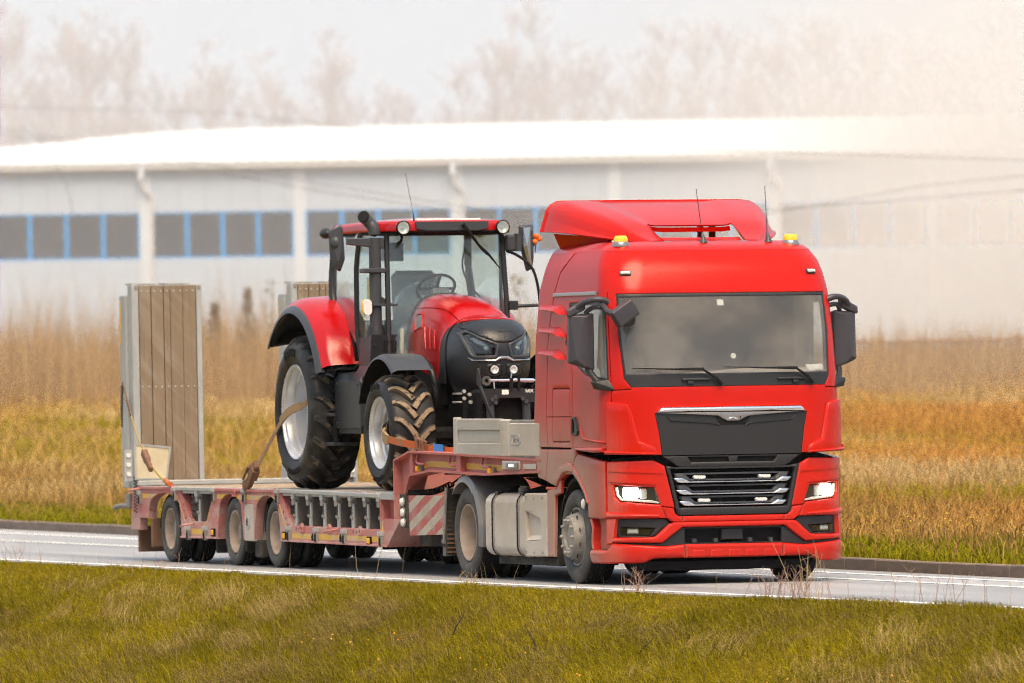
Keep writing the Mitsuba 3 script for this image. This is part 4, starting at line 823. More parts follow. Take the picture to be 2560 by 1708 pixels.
for x, z in ((-5.28, 1.22), (-4.14, 1.21), (-3.03, 1.195)):
    for s in (-1, 1): put(LOA, 'tie_rail', tube(curve([(x, s * 1.20, z + .055), (x, s * 1.215, z - .02), (x + .08, s * 1.22, z - .045), (x + .26, s * 1.21, z - .05)], 10), .014, 8), 'trailer_red', smooth=40)
for x, z in ((-5.26, 1.115), (-2.77, 1.105)):
    for s in (-1, 1):
        k = newkey(LOA + '__side_lamp')
        put(k, 'body', box(x - .045, x + .075, min(s * 1.20, s * 1.16), max(s * 1.20, s * 1.16), z - .035, z + .04, .006), 'grey_steel')
        put(k, 'lens', box(x - .05, x + .03, min(s * 1.225, s * 1.195), max(s * 1.225, s * 1.195), z - .025, z + .035, .006), 'amber_plastic')
for s in (-1, 1):
    k = newkey(LOA + '__front_lamp')
    put(k, 'bracket', box(-2.20, -1.62, min(s * 1.25, s * 1.262), max(s * 1.25, s * 1.262), 1.128, 1.212, .004), 'box_steel')
    put(k, 'body', box(-2.03, -1.66, min(s * 1.26, s * 1.285), max(s * 1.26, s * 1.285), 1.138, 1.205, .012), 'satin_grey')
    kk = put(k, 'lens', box(-1.90, -1.77, min(s * 1.283, s * 1.289), max(s * 1.283, s * 1.289), 1.155, 1.182, .003), 'white_plastic')
    scene[kk]['emitter'] = lit(kk, (1.8, 1.8, 1.7))
    put(LOA, 'reflector_strip', box(-1.52, -1.12, min(s * 1.252, s * 1.257), max(s * 1.252, s * 1.257), 1.135, 1.185), 'box_steel')
    # the step below the gooseneck
    put(LOA, 'step_web', box(-6.50, -6.0, min(s * 1.14, s * 1.10), max(s * 1.14, s * 1.10), .57, .85), 'trailer_red')
    put(LOA, 'step_web', box(-6.0, -5.80, min(s * 1.15, s * 1.12), max(s * 1.15, s * 1.12), .56, .86), 'trailer_red')
    put(LOA, 'step_rib', box(-6.51, -6.49, min(s * 1.25, s * 1.1), max(s * 1.25, s * 1.1), .57, .85), 'trailer_red')
    put(LOA, 'step_rib', box(-6.0, -5.978, min(s * 1.25, s * 1.1), max(s * 1.25, s * 1.1), .57, .855), 'trailer_red')
    put(LOA, 'yellow_tape', box(-6.14, -6.05, min(s * 1.143, s * 1.139), max(s * 1.143, s * 1.139), .60, .76), 'tape_yellow')
    put(LOA, 'step_flange', box(-6.52, -5.79, min(s * 1.25, s * 1.08), max(s * 1.25, s * 1.08), .565, .583), 'trailer_red')
    put(LOA, 'step_underside', hull([(-5.79, s * 1.25, .568), (-6.28, s * 1.25, .284), (-5.79, s * .4, .568), (-6.28, s * .4, .284), (-6.3, s * 1.25, .32), (-5.9, s * 1.25, .568), (-6.3, s * .4, .32), (-5.9, s * .4, .568)]), 'trailer_red')
    k = newkey(LOA + '__lamp_strip')
    xl = -5.70
    fs = fR if s < 0 else fL
    g = lambda P: P if s < 0 else shapely.affinity.scale(P, -1, 1, origin=(0, 0))
    put(k, 'plate', panel(g(Polygon([(-5.82, .85), (-5.58, .85), (-5.53, .49), (-5.77, .49)])), fs, -.05, -.01, .006, .4, .4), 'chassis_black', smooth=40)
    for z, x in ((.770, -5.664), (.660, -5.652), (.552, -5.642)):
        put(k, 'lamp', mv(lathe([(0, .040), (-.02, .040), (-.03, .030), (-.034, .001)], 20), x, s * 1.255, z) if s < 0 else mv(lathe([(0, .040), (.02, .040), (.03, .030), (.034, .001)], 20), x, s * 1.255, z), 'white_plastic', smooth=40)
        put(k, 'lamp_base', mv(lathe([(.0, .052), (-.012, .052), (-.012, .001)], 20), x, s * 1.247, z) if s < 0 else mv(lathe([(0, .052), (.012, .052), (.012, .001)], 20), x, s * 1.247, z), 'grey_steel')
    put(LOA, 'striped_board', panel(g(Polygon([(-5.545, .838), (-4.23, .845), (-4.33, .44), (-5.51, .414)])), fs, -.04, -.02, .004, .6, .6), 'stripe_board', smooth=40, label='board with slanting red and grey stripes')
    hx = np.linspace(0, 1, 160)
    c = curve([(-5.57, s * 1.20, .86), (-5.1, s * 1.12, .875), (-4.75, s * 1.0, .96)], 160)
    c = c + np.stack([0 * hx, .028 * np.cos(hx * 2 * PI * 20), .028 * np.sin(hx * 2 * PI * 20)], 1)
    put(LOA, 'coiled_hose', tube(c, .010, 5), 'matt_black', smooth=True)
    put(LOA, 'hose', tube(curve([(-4.75, s * 1.0, .96), (-4.5, s * .95, 1.05), (-4.35, s * .9, 1.12)], 8), .010, 6), 'matt_black')
put(LOA, 'kingpin_plate', box(-4.6, -2.4, -.6, .6, 1.03, 1.08), 'chassis_black')
put(LOA, 'lower_beam', box(-5.9, -4.45, -1.0, 1.0, .30, .42), 'chassis_black')
put(LOA, 'support_leg', cat(box(-5.25, -5.10, -.95, -.80, .20, .80), box(-5.25, -5.10, .80, .95, .20, .80), cyl((-4.9, -1.05, .36), (-4.35, -1.0, .40), .03)), 'grey_steel')
# steel toolbox / drop wall on the gooseneck
tb = newkey(LOA + '__toolbox'); labels[tb] = {'label': 'pale grey steel toolbox on the gooseneck'}
zt = lambda x: 1.655 + (x + 3.8) * -.010
for s in (-1, 1):
    ya, yb = min(s * 1.25, s * 1.20), max(s * 1.25, s * 1.20)
    put(tb, 'corner_post', box(-3.865, -3.745, ya - .006, yb + .006, 1.272, 1.66, .010), 'box_steel')
    put(tb, 'side_profile', box(-3.742, -2.30, ya, yb, 1.525, 1.645, .008), 'box_steel')
    put(tb, 'side_profile', box(-3.742, -2.30, ya + .018, yb - .010, 1.395, 1.525, .004), 'box_steel')
    put(tb, 'side_profile', box(-3.742, -2.30, ya, yb, 1.262, 1.395, .008), 'box_steel')
    put(tb, 'corner_post', box(-2.30, -2.00, ya - .004, yb + .004, 1.246, 1.640, .02), 'beige_steel')
    put(tb, 'door_frame', box(-2.0, -.98, ya + .012, yb, 1.242, 1.632, .006), 'grey_steel')
    put(tb, 'door', box(-1.98, -1.0, ya - .002, yb + .002, 1.262, 1.60, .010), 'beige_steel')
    put(tb, 'latch_plate', prism(Polygon([(-1.93, 1.488), (-1.66, 1.488), (-1.60, 1.45), (-1.60, 1.41), (-1.66, 1.378), (-1.93, 1.378)]).difference(sbox(-1.89, 1.392, -1.73, 1.474)), 'y', s * 1.25, s * 1.258), 'galvanised')
    put(tb, 'latch', cat(box(-1.82, -1.66, s * 1.256 - .004, s * 1.256 + .004, 1.428, 1.440), cyl((-1.66, s * 1.25, 1.434), (-1.66, s * 1.266, 1.434), .022, 12), box(-1.83, -1.81, s * 1.256 - .004, s * 1.256 + .004, 1.40, 1.46)), 'grey_steel')
put(tb, 'rear_wall', box(-3.86, -3.82, -1.2, 1.2, 1.28, 1.50), 'box_steel')
put(tb, 'floor', box(-3.8, -1.0, -1.2, 1.2, 1.25, 1.275), 'box_steel')
put(tb, 'front_wall', box(-1.02, -.98, -1.2, 1.2, 1.24, 1.63), 'box_steel')
# ------------------------------------------------------------------ the farm tractor on the deck
TRA = thing('farm_tractor', 'red and black farm tractor strapped down on the low loader deck', 'tractor')
def ag_profile(R, W, rr, lh):
    sd = R - lh - rr
    h = [(.075, rr - .004), (.055, rr + .01), (.018, rr + .14 * sd), (.0, rr + .42 * sd), (.010, rr + .68 * sd), (.040, rr + .86 * sd), (.085, rr + .955 * sd), (.16, rr + .99 * sd), (W / 2, rr + sd)]
    return h + [(W - y, r) for y, r in h[:-1][::-1]]
def ag_wheel(R, W, rr, lh, n, lw, lean):
    prof = np.array(ag_profile(R, W, rr, lh))
    half = prof[: len(prof) // 2 + 1]
    s = np.r_[0, np.cumsum(np.linalg.norm(np.diff(half, axis=0), axis=1))]
    # one lug: from the sidewall over the shoulder to past the centre line
    q = np.linspace(s[-1] * .50, s[-1] * 1.0, 12); y = np.interp(q, s, half[:, 0]); r = np.interp(q, s, half[:, 1])
    y[-1] += .005; t = np.linspace(0, 1, len(q))
    w = (np.clip((q - q[0]) / (s[-1] - q[0]), 0, 1))
    phi = lean * (1 - w ** 1.7)                       # near the centre the lug runs steeply round the tyre
    hgt = lh * np.clip(.25 + 2.2 * t, .2, 1.0); hgt[-1] = lh * .85
    nr = np.stack([np.gradient(y), np.gradient(r)], 1); nr /= np.linalg.norm(nr, axis=1, keepdims=True); nrm = np.stack([-nr[:, 1], nr[:, 0]], 1)  # outward in (y, r)
    C = np.stack([r * np.cos(phi), y, r * np.sin(phi)], 1)
    tang = np.gradient(C, axis=0); tang /= np.linalg.norm(tang, axis=1, keepdims=True)
    N = np.stack([nrm[:, 1] * np.cos(phi), nrm[:, 0], nrm[:, 1] * np.sin(phi)], 1)
    side = np.cross(tang, N); side /= np.linalg.norm(side, axis=1, keepdims=True)
    wb, wt = lw * .62 + .012, lw * .5 * (0.8 + .4 * t)
    lo = -.006
    rows = [C + side * wb + N * lo, C + side * wt[:, None] + N * hgt[:, None], C - side * wt[:, None] + N * hgt[:, None], C - side * wb + N * lo]
    quads, uvs, vs = [], [], []
    def quad(a, b, c, d, tv):
        i = len(vs); vs.extend([a, b, c, d]); uvs.extend([(0, k) for k in tv]); quads.extend([(i, i + 1, i + 2), (i, i + 2, i + 3)])
    for i in range(len(q) - 1):
        for j in range(3):
            v = (1, 1, 1, 1) if j == 1 else ((0, 0, .35, .35) if j == 0 else (.35, .35, 0, 0))
            quad(rows[j][i], rows[j][i + 1], rows[j + 1][i + 1], rows[j + 1][i], v)
    quad(rows[0][0], rows[1][0], rows[2][0], rows[3][0], (0, .3, .3, 0)); quad(rows[3][-1], rows[2][-1], rows[1][-1], rows[0][-1], (0, .3, .3, 0))
    V, F, U = np.array(vs), np.array(quads), np.array(uvs, float)
    # mirrored lug of the other half, half a pitch on
    V2 = V.copy(); V2[:, 1] = W - V2[:, 1]; a = PI / n
    V2 = np.stack([V2[:, 0] * math.cos(a) - V2[:, 2] * math.sin(a), V2[:, 1], V2[:, 0] * math.sin(a) + V2[:, 2] * math.cos(a)], 1)
    L1, L2 = tm(V, F), tm(V2, F[:, ::-1])
    fix = lambda m: m
    return ply(lathe(prof, 110), smooth=40), ply(L1, uv=U), ply(L2, uv=U)
AG = {'rear': ag_wheel(.85, .60, .515, .050, 20, .050, .30), 'front': ag_wheel(.622, .52, .380, .045, 18, .048, .34)}
def dish(rr, W, deep, hubr):
    return [(.070, rr + .010), (.040, rr + .012), (.030, rr + .002), (.034, rr - .012), (.06, rr - .018), (.075, rr - .040), (.12, rr - .050), (.15, rr - .052), (.17, rr - .066), (W * .5, rr - .070), (deep - .05, rr - .078), (deep - .03, rr - .10), (deep, rr - .13), (deep + .02, hubr + .10), (deep - .01, hubr + .06)]
RIM = {'rear': ply(lathe(dish(.515, .60, .36, .16), 96), smooth=30), 'front': ply(lathe(dish(.380, .52, .25, .11), 96), smooth=30)}
def hubmesh(y, r): return ply(lathe([(y + .02, r + .07), (y - .03, r + .065), (y - .04, r + .05), (y - .04, r + .02), (y - .12, r), (y - .15, r - .02), (y - .16, .001)], 40), smooth=35)
HUB = {'rear': hubmesh(.36, .15), 'front': hubmesh(.24, .12)}
def letters(text, R, y, h, phi_mid, flip, side):
    """raised lettering round the side wall; phi measured from +x to +z"""
    out = []; n = len(text); step = h * .98 / R
    for i, ch in enumerate(text):
        if ch == ' ': continue
        m = meshkit.text_mesh(ch, h, .006, bold=True); v = np.array(m.vertices); cx = (v[:, 0].min() + v[:, 0].max()) / 2
        k = (i - (n - 1) / 2) * step * (-1 if not flip else 1)
        ph = phi_mid + k
        rad = np.array([math.cos(ph), 0, math.sin(ph)]); tan = np.array([math.sin(ph), 0, -math.cos(ph)])
        up = rad if not flip else -rad; rt = tan if not flip else -tan
        P = rad * R + np.array([0, y, 0])
        w = P + np.outer(v[:, 0] - cx, rt) + np.outer(v[:, 1] - h / 2, up) + np.outer(v[:, 2], [0, -1, 0])
        out.append(tm(w, m.faces))
    return cat(out)
for which, x, z, yo, n in (('rear', -9.90, 1.722, 1.205, 20), ('front', -6.86, 1.494, 1.165, 18)):
    for s in (-1, 1):
        t = T4().translate([x, s * yo, z])
        if s > 0: t = t @ T4().rotate([0, 0, 1], 180)
        k = newkey(TRA + f'__{which}_wheel')
        spin = 0.10 if which == 'front' else .05
        tt = t @ T4().rotate([0, 1, 0], math.degrees(spin))
        put(k, 'tyre', AG[which][0], 'tractor_rubber', to=t)
        put(k, 'rim', RIM[which], 'silver_rim', to=t)
        put(k, 'hub', HUB[which], 'matt_black' if which == 'front' else 'silver_rim', to=t)
        lm = 'lug_rubber' if which == 'front' else 'worn_lug'
        for i in range(n):
            # the V of the tread points down at the front of the tyre
            r = t @ T4().rotate([0, 1, 0], 360.0 / n * i + 4) if s < 0 else t @ T4().scale([-1, 1, 1]) @ T4().rotate([0, 1, 0], 360.0 / n * i + 4)
            put(k, 'lug', AG[which][1], lm, to=r); put(k, 'lug', AG[which][2], lm, to=r)
        if s < 0:
            R = .66 if which == 'rear' else .50
            put(k, 'lettering', mv(letters('MAXAM', R, .0, .085 if which == 'rear' else .06, PI / 2 + .10, False, s), x, s * yo + .002, z), 'matt_black')
            put(k, 'lettering', mv(letters('AGRIXTRA', R, .0, .06 if which == 'rear' else .045, -PI / 2 + .05, True, s), x, s * yo + .002, z), 'matt_black')
        put(k, 'valve', mv(cyl((0, s * .0, 0), (0, -s * .05, 0), .012, 8), x + .02, s * (yo - .16), z + (.42 if which == 'rear' else -.29)), 'rust')
put(TRA, 'rear_axle', box(-10.1, -9.7, -.85, .85, 1.55, 1.9, .06), 'matt_black')
put(TRA, 'front_axle', cat(box(-7.0, -6.7, -.75, .75, 1.38, 1.55, .05), ball((-6.86, -.72, 1.49), .17), ball((-6.86, .72, 1.49), .17)), 'matt_black')
put(TRA, 'engine_block', box(-9.8, -6.35, -.34, .34, 1.35, 2.30, .05), 'matt_black')
put(TRA, 'engine_side', cat(box(-7.9, -6.9, -.42, .42, 1.75, 2.25, .04), cyl((-7.6, -.45, 1.9), (-7.1, -.45, 1.9), .07), cyl((-7.4, .45, 1.9), (-6.9, .45, 1.9), .07)), 'matt_black')
# bonnet
HN, HC, HB, HZ = 2.7, .45, .445, 2.29
_ht = PchipInterpolator([-8.15, -7.6, -7.1, -6.7], [2.985, 2.965, 2.89, HZ + HC])
_hw = PchipInterpolator([-8.15, -7.2, -6.7], [.415, .435, HB])
def bonnet(a, x):
    """a from -1 (right lower edge) over the top (0) to +1 (left lower edge)"""
    a = np.asarray(a, float); x = np.asarray(x, float) + 0 * a
    aa = np.abs(a); c = _ht(np.minimum(x, -6.7)) - HZ; w = _hw(np.minimum(x, -6.7))
    ph = np.clip(aa / .8, 0, 1) * PI / 2
    y = w * np.sin(ph) ** (2 / HN); z = HZ + c * np.maximum(np.cos(ph), 0) ** (2 / HN)
    z = z - np.clip((aa - .8) / .2, 0, 1) * .28
    return np.stack([x, np.sign(a) * y, z], -1)
def nose(y, z):
    y = np.asarray(y, float); z = np.asarray(z, float)
    q = np.clip(1 - np.abs(y / HB) ** HN - np.abs((z - HZ) / np.where(z > HZ, HC, .50)) ** HN, 0, 1)
    return np.stack([-6.70 + .70 * q ** (1 / 2.2), y, z], -1)
# domain of the bonnet panel is (x, a) so that normals point outwards
bx = lambda x, a: bonnet(a, x)
RED = Polygon([(-8.10, -.80), (-8.10, .80), (-6.95, .97), (-6.90, .80), (-6.72, .45), (-6.66, .2), (-6.66, -.2), (-6.72, -.45), (-6.90, -.80), (-6.95, -.97), (-7.6, -.90)]).intersection(sbox(-8.1, -1, -6.701, 1))
TOPL = [(-8.1, -.40), (-7.5, -.37), (-6.7, -.29)]
gr = unary_union([LineString(TOPL).buffer(.004), LineString([(x, -a) for x, a in TOPL]).buffer(.004)])
bp = RED.difference(gr)
for g in bp.geoms:
    m = panel(g, bx, -.02, 0, .005, .07, .05); put(TRA, 'bonnet', tm(m.vertices, m.faces), 'tractor_red', smooth=50)
VENT = Polygon([(-7.95, -.47), (-7.72, -.455), (-7.62, -.60), (-7.88, -.64)])
for sg in (1, -1):
    P = VENT if sg > 0 else shapely.affinity.scale(VENT, 1, -1, origin=(0, 0))
    put(TRA, 'bonnet_vent', panel(P.difference(P.buffer(-.012)), bx, -.01, .012, .004, .05, .04), 'tractor_red', smooth=40)
    put(TRA, 'vent_mesh', panel(P.buffer(-.012), bx, -.01, .002, 0, .05, .04), 'satin_grey')
    # side grille with slanting bars low on the bonnet flank
    for i in range(3):
        B = Polygon([(-7.60 + i * .20, -.56 - i * .02), (-7.52 + i * .20, -.56 - i * .02), (-7.40 + i * .17, -.76), (-7.46 + i * .17, -.76)])
        if sg < 0: B = shapely.affinity.scale(B, 1, -1, origin=(0, 0))
        put(TRA, 'bonnet_rib', panel(B, bx, -.01, .010, .006, .05, .04), 'tractor_red', smooth=40)
BLK = sbox(-7.05, -1, -6.701, 1).difference(RED.buffer(.006))
for g in getattr(BLK, 'geoms', [BLK]):
    if g.area > .005: put(TRA, 'nose_flank', panel(g, bx, -.02, -.002, .003, .05, .05), 'dark_body', smooth=50)
put(TRA, 'bonnet_seal', panel(Polygon([(-8.16, -.99), (-8.16, .99), (-8.09, .99), (-8.09, -.99)]), bx, -.02, .012, .01, .05, .05), 'matt_black', smooth=40)
tt = np.linspace(0, 2 * PI, 120)
NP = Polygon([(HB * .9985 * np.sign(np.cos(t)) * abs(np.cos(t)) ** (2 / HN), HZ + (HC if np.sin(t) > 0 else .50) * .9985 * np.sign(np.sin(t)) * abs(np.sin(t)) ** (2 / HN)) for t in tt[:-1]])
EYE = Polygon([(-.385, 2.545), (-.325, 2.575), (-.235, 2.50), (-.06, 2.425), (-.055, 2.395), (-.075, 2.295), (-.10, 2.275), (-.30, 2.275), (-.335, 2.315), (-.372, 2.43)])
mE = shapely.affinity.scale(EYE, -1, 1, origin=(0, 0))
hole = unary_union([EYE, mE])
REDN = Polygon([(-.5, 2.80), (-.40, 2.63), (-.25, 2.685), (-.1, 2.70), (.1, 2.70), (.25, 2.685), (.40, 2.63), (.5, 2.80)]).intersection(NP)
put(TRA, 'nose', panel(NP.difference(hole).difference(REDN.buffer(.004)), nose, -.03, 0, .006, .03, .03), 'dark_body', smooth=60)
put(TRA, 'bonnet', panel(REDN, nose, -.03, .002, .004, .03, .02), 'tractor_red', smooth=60)
HOOD = Polygon([(-.36, 2.62), (-.22, 2.665), (0, 2.675), (.22, 2.665), (.36, 2.62), (.325, 2.57), (.23, 2.50), (.10, 2.445), (.0, 2.43), (-.10, 2.445), (-.23, 2.50), (-.325, 2.57)]).difference(hole.buffer(.004))
put(TRA, 'nose_hood', panel(HOOD, nose, -.01, .014, .012, .03, .03), 'dark_body', smooth=60)
put(TRA, 'nose_emblem', panel(unary_union([sbox(.015, 2.46, .03, 2.60), sbox(-.04, 2.545, .11, 2.552)]), nose, .0, .018, .003, .03, .03), 'black_plastic')
for E_ in (EYE, mE):
    k = newkey(TRA + '__nose_light')
    sg = 1 if E_ is EYE else -1
    g = lambda P: P if sg > 0 else shapely.affinity.scale(P, -1, 1, origin=(0, 0))
    put(k, 'rim', panel(E_.buffer(.004).difference(E_.buffer(-.026)), nose, -.05, .016, .008, .03, .03), 'grey_plastic', smooth=50)
    put(k, 'housing', panel(E_, nose, -.10, -.075, 0, .03, .03), 'matt_black')
    put(k, 'reflector', panel(g(Polygon([(-.35, 2.50), (-.30, 2.53), (-.20, 2.46), (-.15, 2.42), (-.20, 2.40), (-.29, 2.43)])), nose, -.07, -.05, .02, .02, .02), 'satin_grey', smooth=30)
    put(k, 'bulb', panel(g(Polygon([(-.19 + .03 * math.cos(t), 2.385 + .03 * math.sin(t)) for t in np.arange(16) * PI / 8])), nose, -.06, -.02, .012, .02, .02), 'satin_grey', smooth=30)
    put(k, 'cover_glass', panel(E_.buffer(-.02), nose, -.012, -.008, 0, .03, .03), 'clear_glass', smooth=50)
put(TRA, 'chrome_strip', panel(Polygon([(-.34, 2.283), (-.30, 2.262), (-.10, 2.258), (-.045, 2.29), (.045, 2.29), (.10, 2.258), (.30, 2.262), (.34, 2.283), (.30, 2.245), (.10, 2.238), (.03, 2.262), (-.03, 2.262), (-.10, 2.238), (-.30, 2.245)]), nose, -.01, .022, .008, .03, .02), 'chrome', smooth=40)
for y in (-.105, .105):
    k = newkey(TRA + '__work_lamp')
    fr = Polygon([(y - .08, 2.215), (y + .08, 2.215), (y + .07 + .02 * (y > 0), 2.10), (y + .03 + .03 * (y > 0), 2.075), (y - .03 - .03 * (y < 0), 2.075), (y - .07 - .02 * (y < 0), 2.10)])
    put(k, 'frame', panel(fr.difference(Polygon([(y + .048 * math.cos(t), 2.15 + .048 * math.sin(t)) for t in np.arange(24) * PI / 12])), nose, -.02, .022, .012, .03, .03), 'black_plastic', smooth=50)
    x0 = float(nose(np.array([y]), np.array([2.15]))[0, 0])
    put(k, 'lens', mv(lathe([(.0, .047), (-.012, .044), (-.014, .036), (.004, .030), (.008, .012), (-.006, .001)], 28), x0 + .012, y, 2.15, rz=PI / 2), 'lamp_silver', smooth=40)
# front hitch: bracket with lettering, top link, upright arms, bolts
put(TRA, 'hitch_bracket', prism(Polygon([(-.27, 1.945), (.33, 1.945), (.33, 1.80), (.20, 1.80), (.14, 1.85), (-.10, 1.85), (-.15, 1.79), (-.22, 1.785), (-.27, 1.82)]), 'x', -5.98, -5.86), 'black_plastic')
for y, z in ((-.185, 1.835), (-.145, 1.80), (.155, 1.84), (.195, 1.81), (-.15, 1.86)): put(TRA, 'bracket_pin', mv(trimesh.creation.cylinder(.022, .02, sections=14), -5.855, y, z, ry=PI / 2), 'grey_plastic')
put(TRA, 'bracket_label', box(-5.861, -5.857, -.075, .0, 1.885, 1.935), 'paper_white')
mx = meshkit.text_mesh('MX', .032, .003, bold=True); v = np.array(mx.vertices)
put(TRA, 'lettering', tm(np.stack([-5.858 + v[:, 2], .185 + v[:, 0] * 1.3, 1.905 + v[:, 1]], 1), mx.faces), 'paper_white')
k = newkey(TRA + '__top_link')
put(k, 'rod', cat(cyl((-5.86, -.21, 2.035), (-5.86, .08, 2.035), .017, 14), cyl((-5.86, .06, 2.035), (-5.86, .28, 2.03), .024, 14), cyl((-5.86, .28, 2.03), (-5.86, .34, 2.03), .014, 10)), 'chrome', smooth=40)
put(k, 'eye', mv(lathe([(-.012, .052), (.012, .052), (.012, .022), (-.012, .022), (-.012, .052)], 24), -5.86, -.245, 2.035, rz=PI / 2), 'chrome', smooth=30)
put(k, 'clamp', cat(box(-5.88, -5.835, .01, .045, 1.94, 2.06), box(-5.88, -5.835, .095, .125, 1.94, 2.06)), 'matt_black')
put(k, 'pin', cat(cyl((-5.85, .02, 2.03), (-5.84, .035, 2.12), .008, 8), cyl((-5.85, -.165, 2.02), (-5.85, -.16, 1.95), .008, 8)), 'galvanised')
for y in (-.19, .21): put(TRA, 'hitch_upright', cyl((-5.92, y, 1.86), (-5.92, y + .01, 1.36), .045, 16), 'grey_plastic', smooth=40)
put(TRA, 'hitch_arm', cat(hull([(-5.80, -.375, 1.99), (-5.80, -.33, 1.99), (-5.80, -.37, 2.17), (-5.80, -.34, 2.17), (-5.74, -.37, 2.16), (-5.74, -.335, 1.98)]), hull([(-5.80, -.37, 2.0), (-5.80, -.32, 2.0), (-5.80, -.22, 1.62), (-5.80, -.19, 1.62), (-5.76, -.36, 1.99), (-5.76, -.20, 1.62)])), 'grey_plastic')
bolts = [(-.42, 1.925), (-.36, 1.89), (-.42, 1.85), (-.35, 1.81)]
put(TRA, 'hitch_bolts', cat([mv(trimesh.creation.cylinder(.020, .03, sections=8), -6.1, y, z, ry=PI / 2) for y, z in bolts]), 'galvanised', kind='stuff')
put(TRA, 'frame_bolts', cat([mv(trimesh.creation.cylinder(.011, .03, sections=8), -6.4 - i * .06, -.365, z, rx=PI / 2) for i in range(5) for z in (1.90, 1.81)]), 'galvanised', kind='stuff')
put(TRA, 'front_support', box(-6.5, -5.98, -.30, .30, 1.40, 1.95, .04), 'matt_black')
# fenders
def arcs(x, z, prof, a0, a1, n=34): return mv(lathe(prof, n, math.radians(a0), math.radians(a1)), x, 0, z)
for s in (-1, 1):
    f = lambda pr: [(s * y, r) for y, r in (pr if s < 0 else pr[::-1])]
    k = newkey(TRA + '__rear_fender')
    put(k, 'shell', arcs(-9.90, 1.722, f([(.62, 1.26), (.80, 1.275), (1.03, 1.258), (1.13, 1.228), (1.185, 1.165)]), 24, 132), 'tractor_red', smooth=50)
    put(k, 'rubber_edge', arcs(-9.90, 1.722, f([(1.180, 1.172), (1.200, 1.155), (1.225, 1.12), (1.228, 1.09), (1.212, 1.09), (1.19, 1.13), (1.15, 1.16)]), 22, 140), 'grey_plastic', smooth=50)
    put(k, 'lining', arcs(-9.90, 1.722, f([(.60, 1.22), (1.0, 1.22), (1.12, 1.15), (1.20, 1.07)]), 22, 138), 'matt_black', smooth=50)
    put(k, 'end_cap', mv(hull([(0, s * .65, .02), (0, s * 1.18, -.06), (-.10, s * .65, -.06), (-.10, s * 1.20, -.14), (-.02, s * 1.2, -.12), (-.14, s * .65, -.03), (.02, s * 1.1, .02)]), -9.90 + 1.2 * math.cos(math.radians(133)), 0, 1.722 + 1.17 * math.sin(math.radians(133))), 'matt_black')
    k = newkey(TRA + '__front_fender')
    put(k, 'sheet', arcs(-6.86, 1.494, f([(.70, .835), (.74, .845), (1.08, .845), (1.13, .815), (1.14, .79)]), 52, 158), 'grey_plastic', smooth=35)
    put(k, 'lining', arcs(-6.86, 1.494, f([(.68, .83), (1.13, .80)]), 54, 157), 'matt_black', smooth=True)
    put(k, 'stay', tube(curve([(-6.9, s * .55, 1.6), (-6.62, s * .58, 2.0), (-6.72, s * .62, 2.22), (-6.86, s * .75, 2.30)], 12), .035, 8), 'black_plastic', smooth=40)
# side pod: black tank with chamfered top, filter tower under the exhaust, steps
for s in (-1, 1):
    H = lambda pts: [(x, s * y, z) for x, y, z in pts]
    put(TRA, 'side_tank', hull(H([(-9.0, .98, 1.54), (-8.05, .98, 1.54), (-9.0, .50, 1.54), (-8.05, .50, 1.54), (-9.0, .98, 2.05), (-8.05, .98, 2.05), (-9.0, .93, 2.14), (-8.10, .93, 2.14), (-9.0, .50, 2.22), (-8.15, .50, 2.22), (-8.02, .93, 1.6), (-8.02, .93, 2.0)])), 'dark_body', smooth=20)
    put(TRA, 'tank_foot', box(-8.95, -8.1, min(s * .96, s * .5), max(s * .96, s * .5), 1.48, 1.545, .01), 'black_plastic')
    k = newkey(TRA + '__ladder')
    for z in (1.69, 1.37): put(k, 'step', box(-9.25, -8.98, min(s * 1.05, s * .72), max(s * 1.05, s * .72), z - .02, z + .02, .006), 'grey_plastic')
    put(k, 'stringer', cat(box(-9.02, -8.98, min(s * 1.0, s * .96), max(s * 1.0, s * .96), 1.36, 1.72), box(-9.2, -9.16, min(s * 1.0, s * .96), max(s * 1.0, s * .96), 1.36, 1.72)), 'matt_black')
    put(k, 'grab_rail', tube(curve(H([(-8.98, .99, 2.10), (-9.12, 1.03, 2.13), (-9.22, 1.04, 2.07), (-9.23, 1.03, 1.80), (-9.15, 1.02, 1.74), (-8.98, .99, 1.74)]), 24), .018, 8), 'black_plastic', smooth=40)
    for z in (1.85, 1.95, 2.04): put(k, 'rung', box(-9.2, -9.0, min(s * 1.0, s * .9), max(s * 1.0, s * .9), z - .012, z + .012), 'matt_black')
    put(TRA, 'filter_tower', hull(H([(-8.35, .90, 2.20), (-7.95, .90, 2.20), (-8.35, .55, 2.20), (-7.95, .55, 2.20), (-8.30, .90, 2.52), (-7.93, .88, 2.55), (-8.30, .58, 2.55), (-7.93, .58, 2.55)])), 'dark_body', smooth=15)
    put(TRA, 'tower_gusset', hull(H([(-8.30, .90, 2.22), (-8.0, .90, 2.22), (-8.4, .95, 2.10), (-8.0, .95, 2.10), (-8.3, .6, 2.24), (-8.0, .6, 2.24)])), 'dark_body')
    put(TRA, 'tower_bolts', cat([mv(trimesh.creation.cylinder(.016, .02, sections=8), -7.925, s * y, z, ry=PI / 2) for y, z in ((.84, 2.44), (.84, 2.26), (.70, 2.26), (.84, 2.18))] + [mv(trimesh.creation.cylinder(.014, .02, sections=8), x, s * .985, z, rx=PI / 2) for x, z in ((-8.9, 2.02), (-8.15, 2.02), (-8.9, 1.6))]), 'black_plastic', kind='stuff')
put(TRA, 'mesh_plate', box(-7.925, -7.918, -.74, -.60, 2.29, 2.49), 'matt_black')
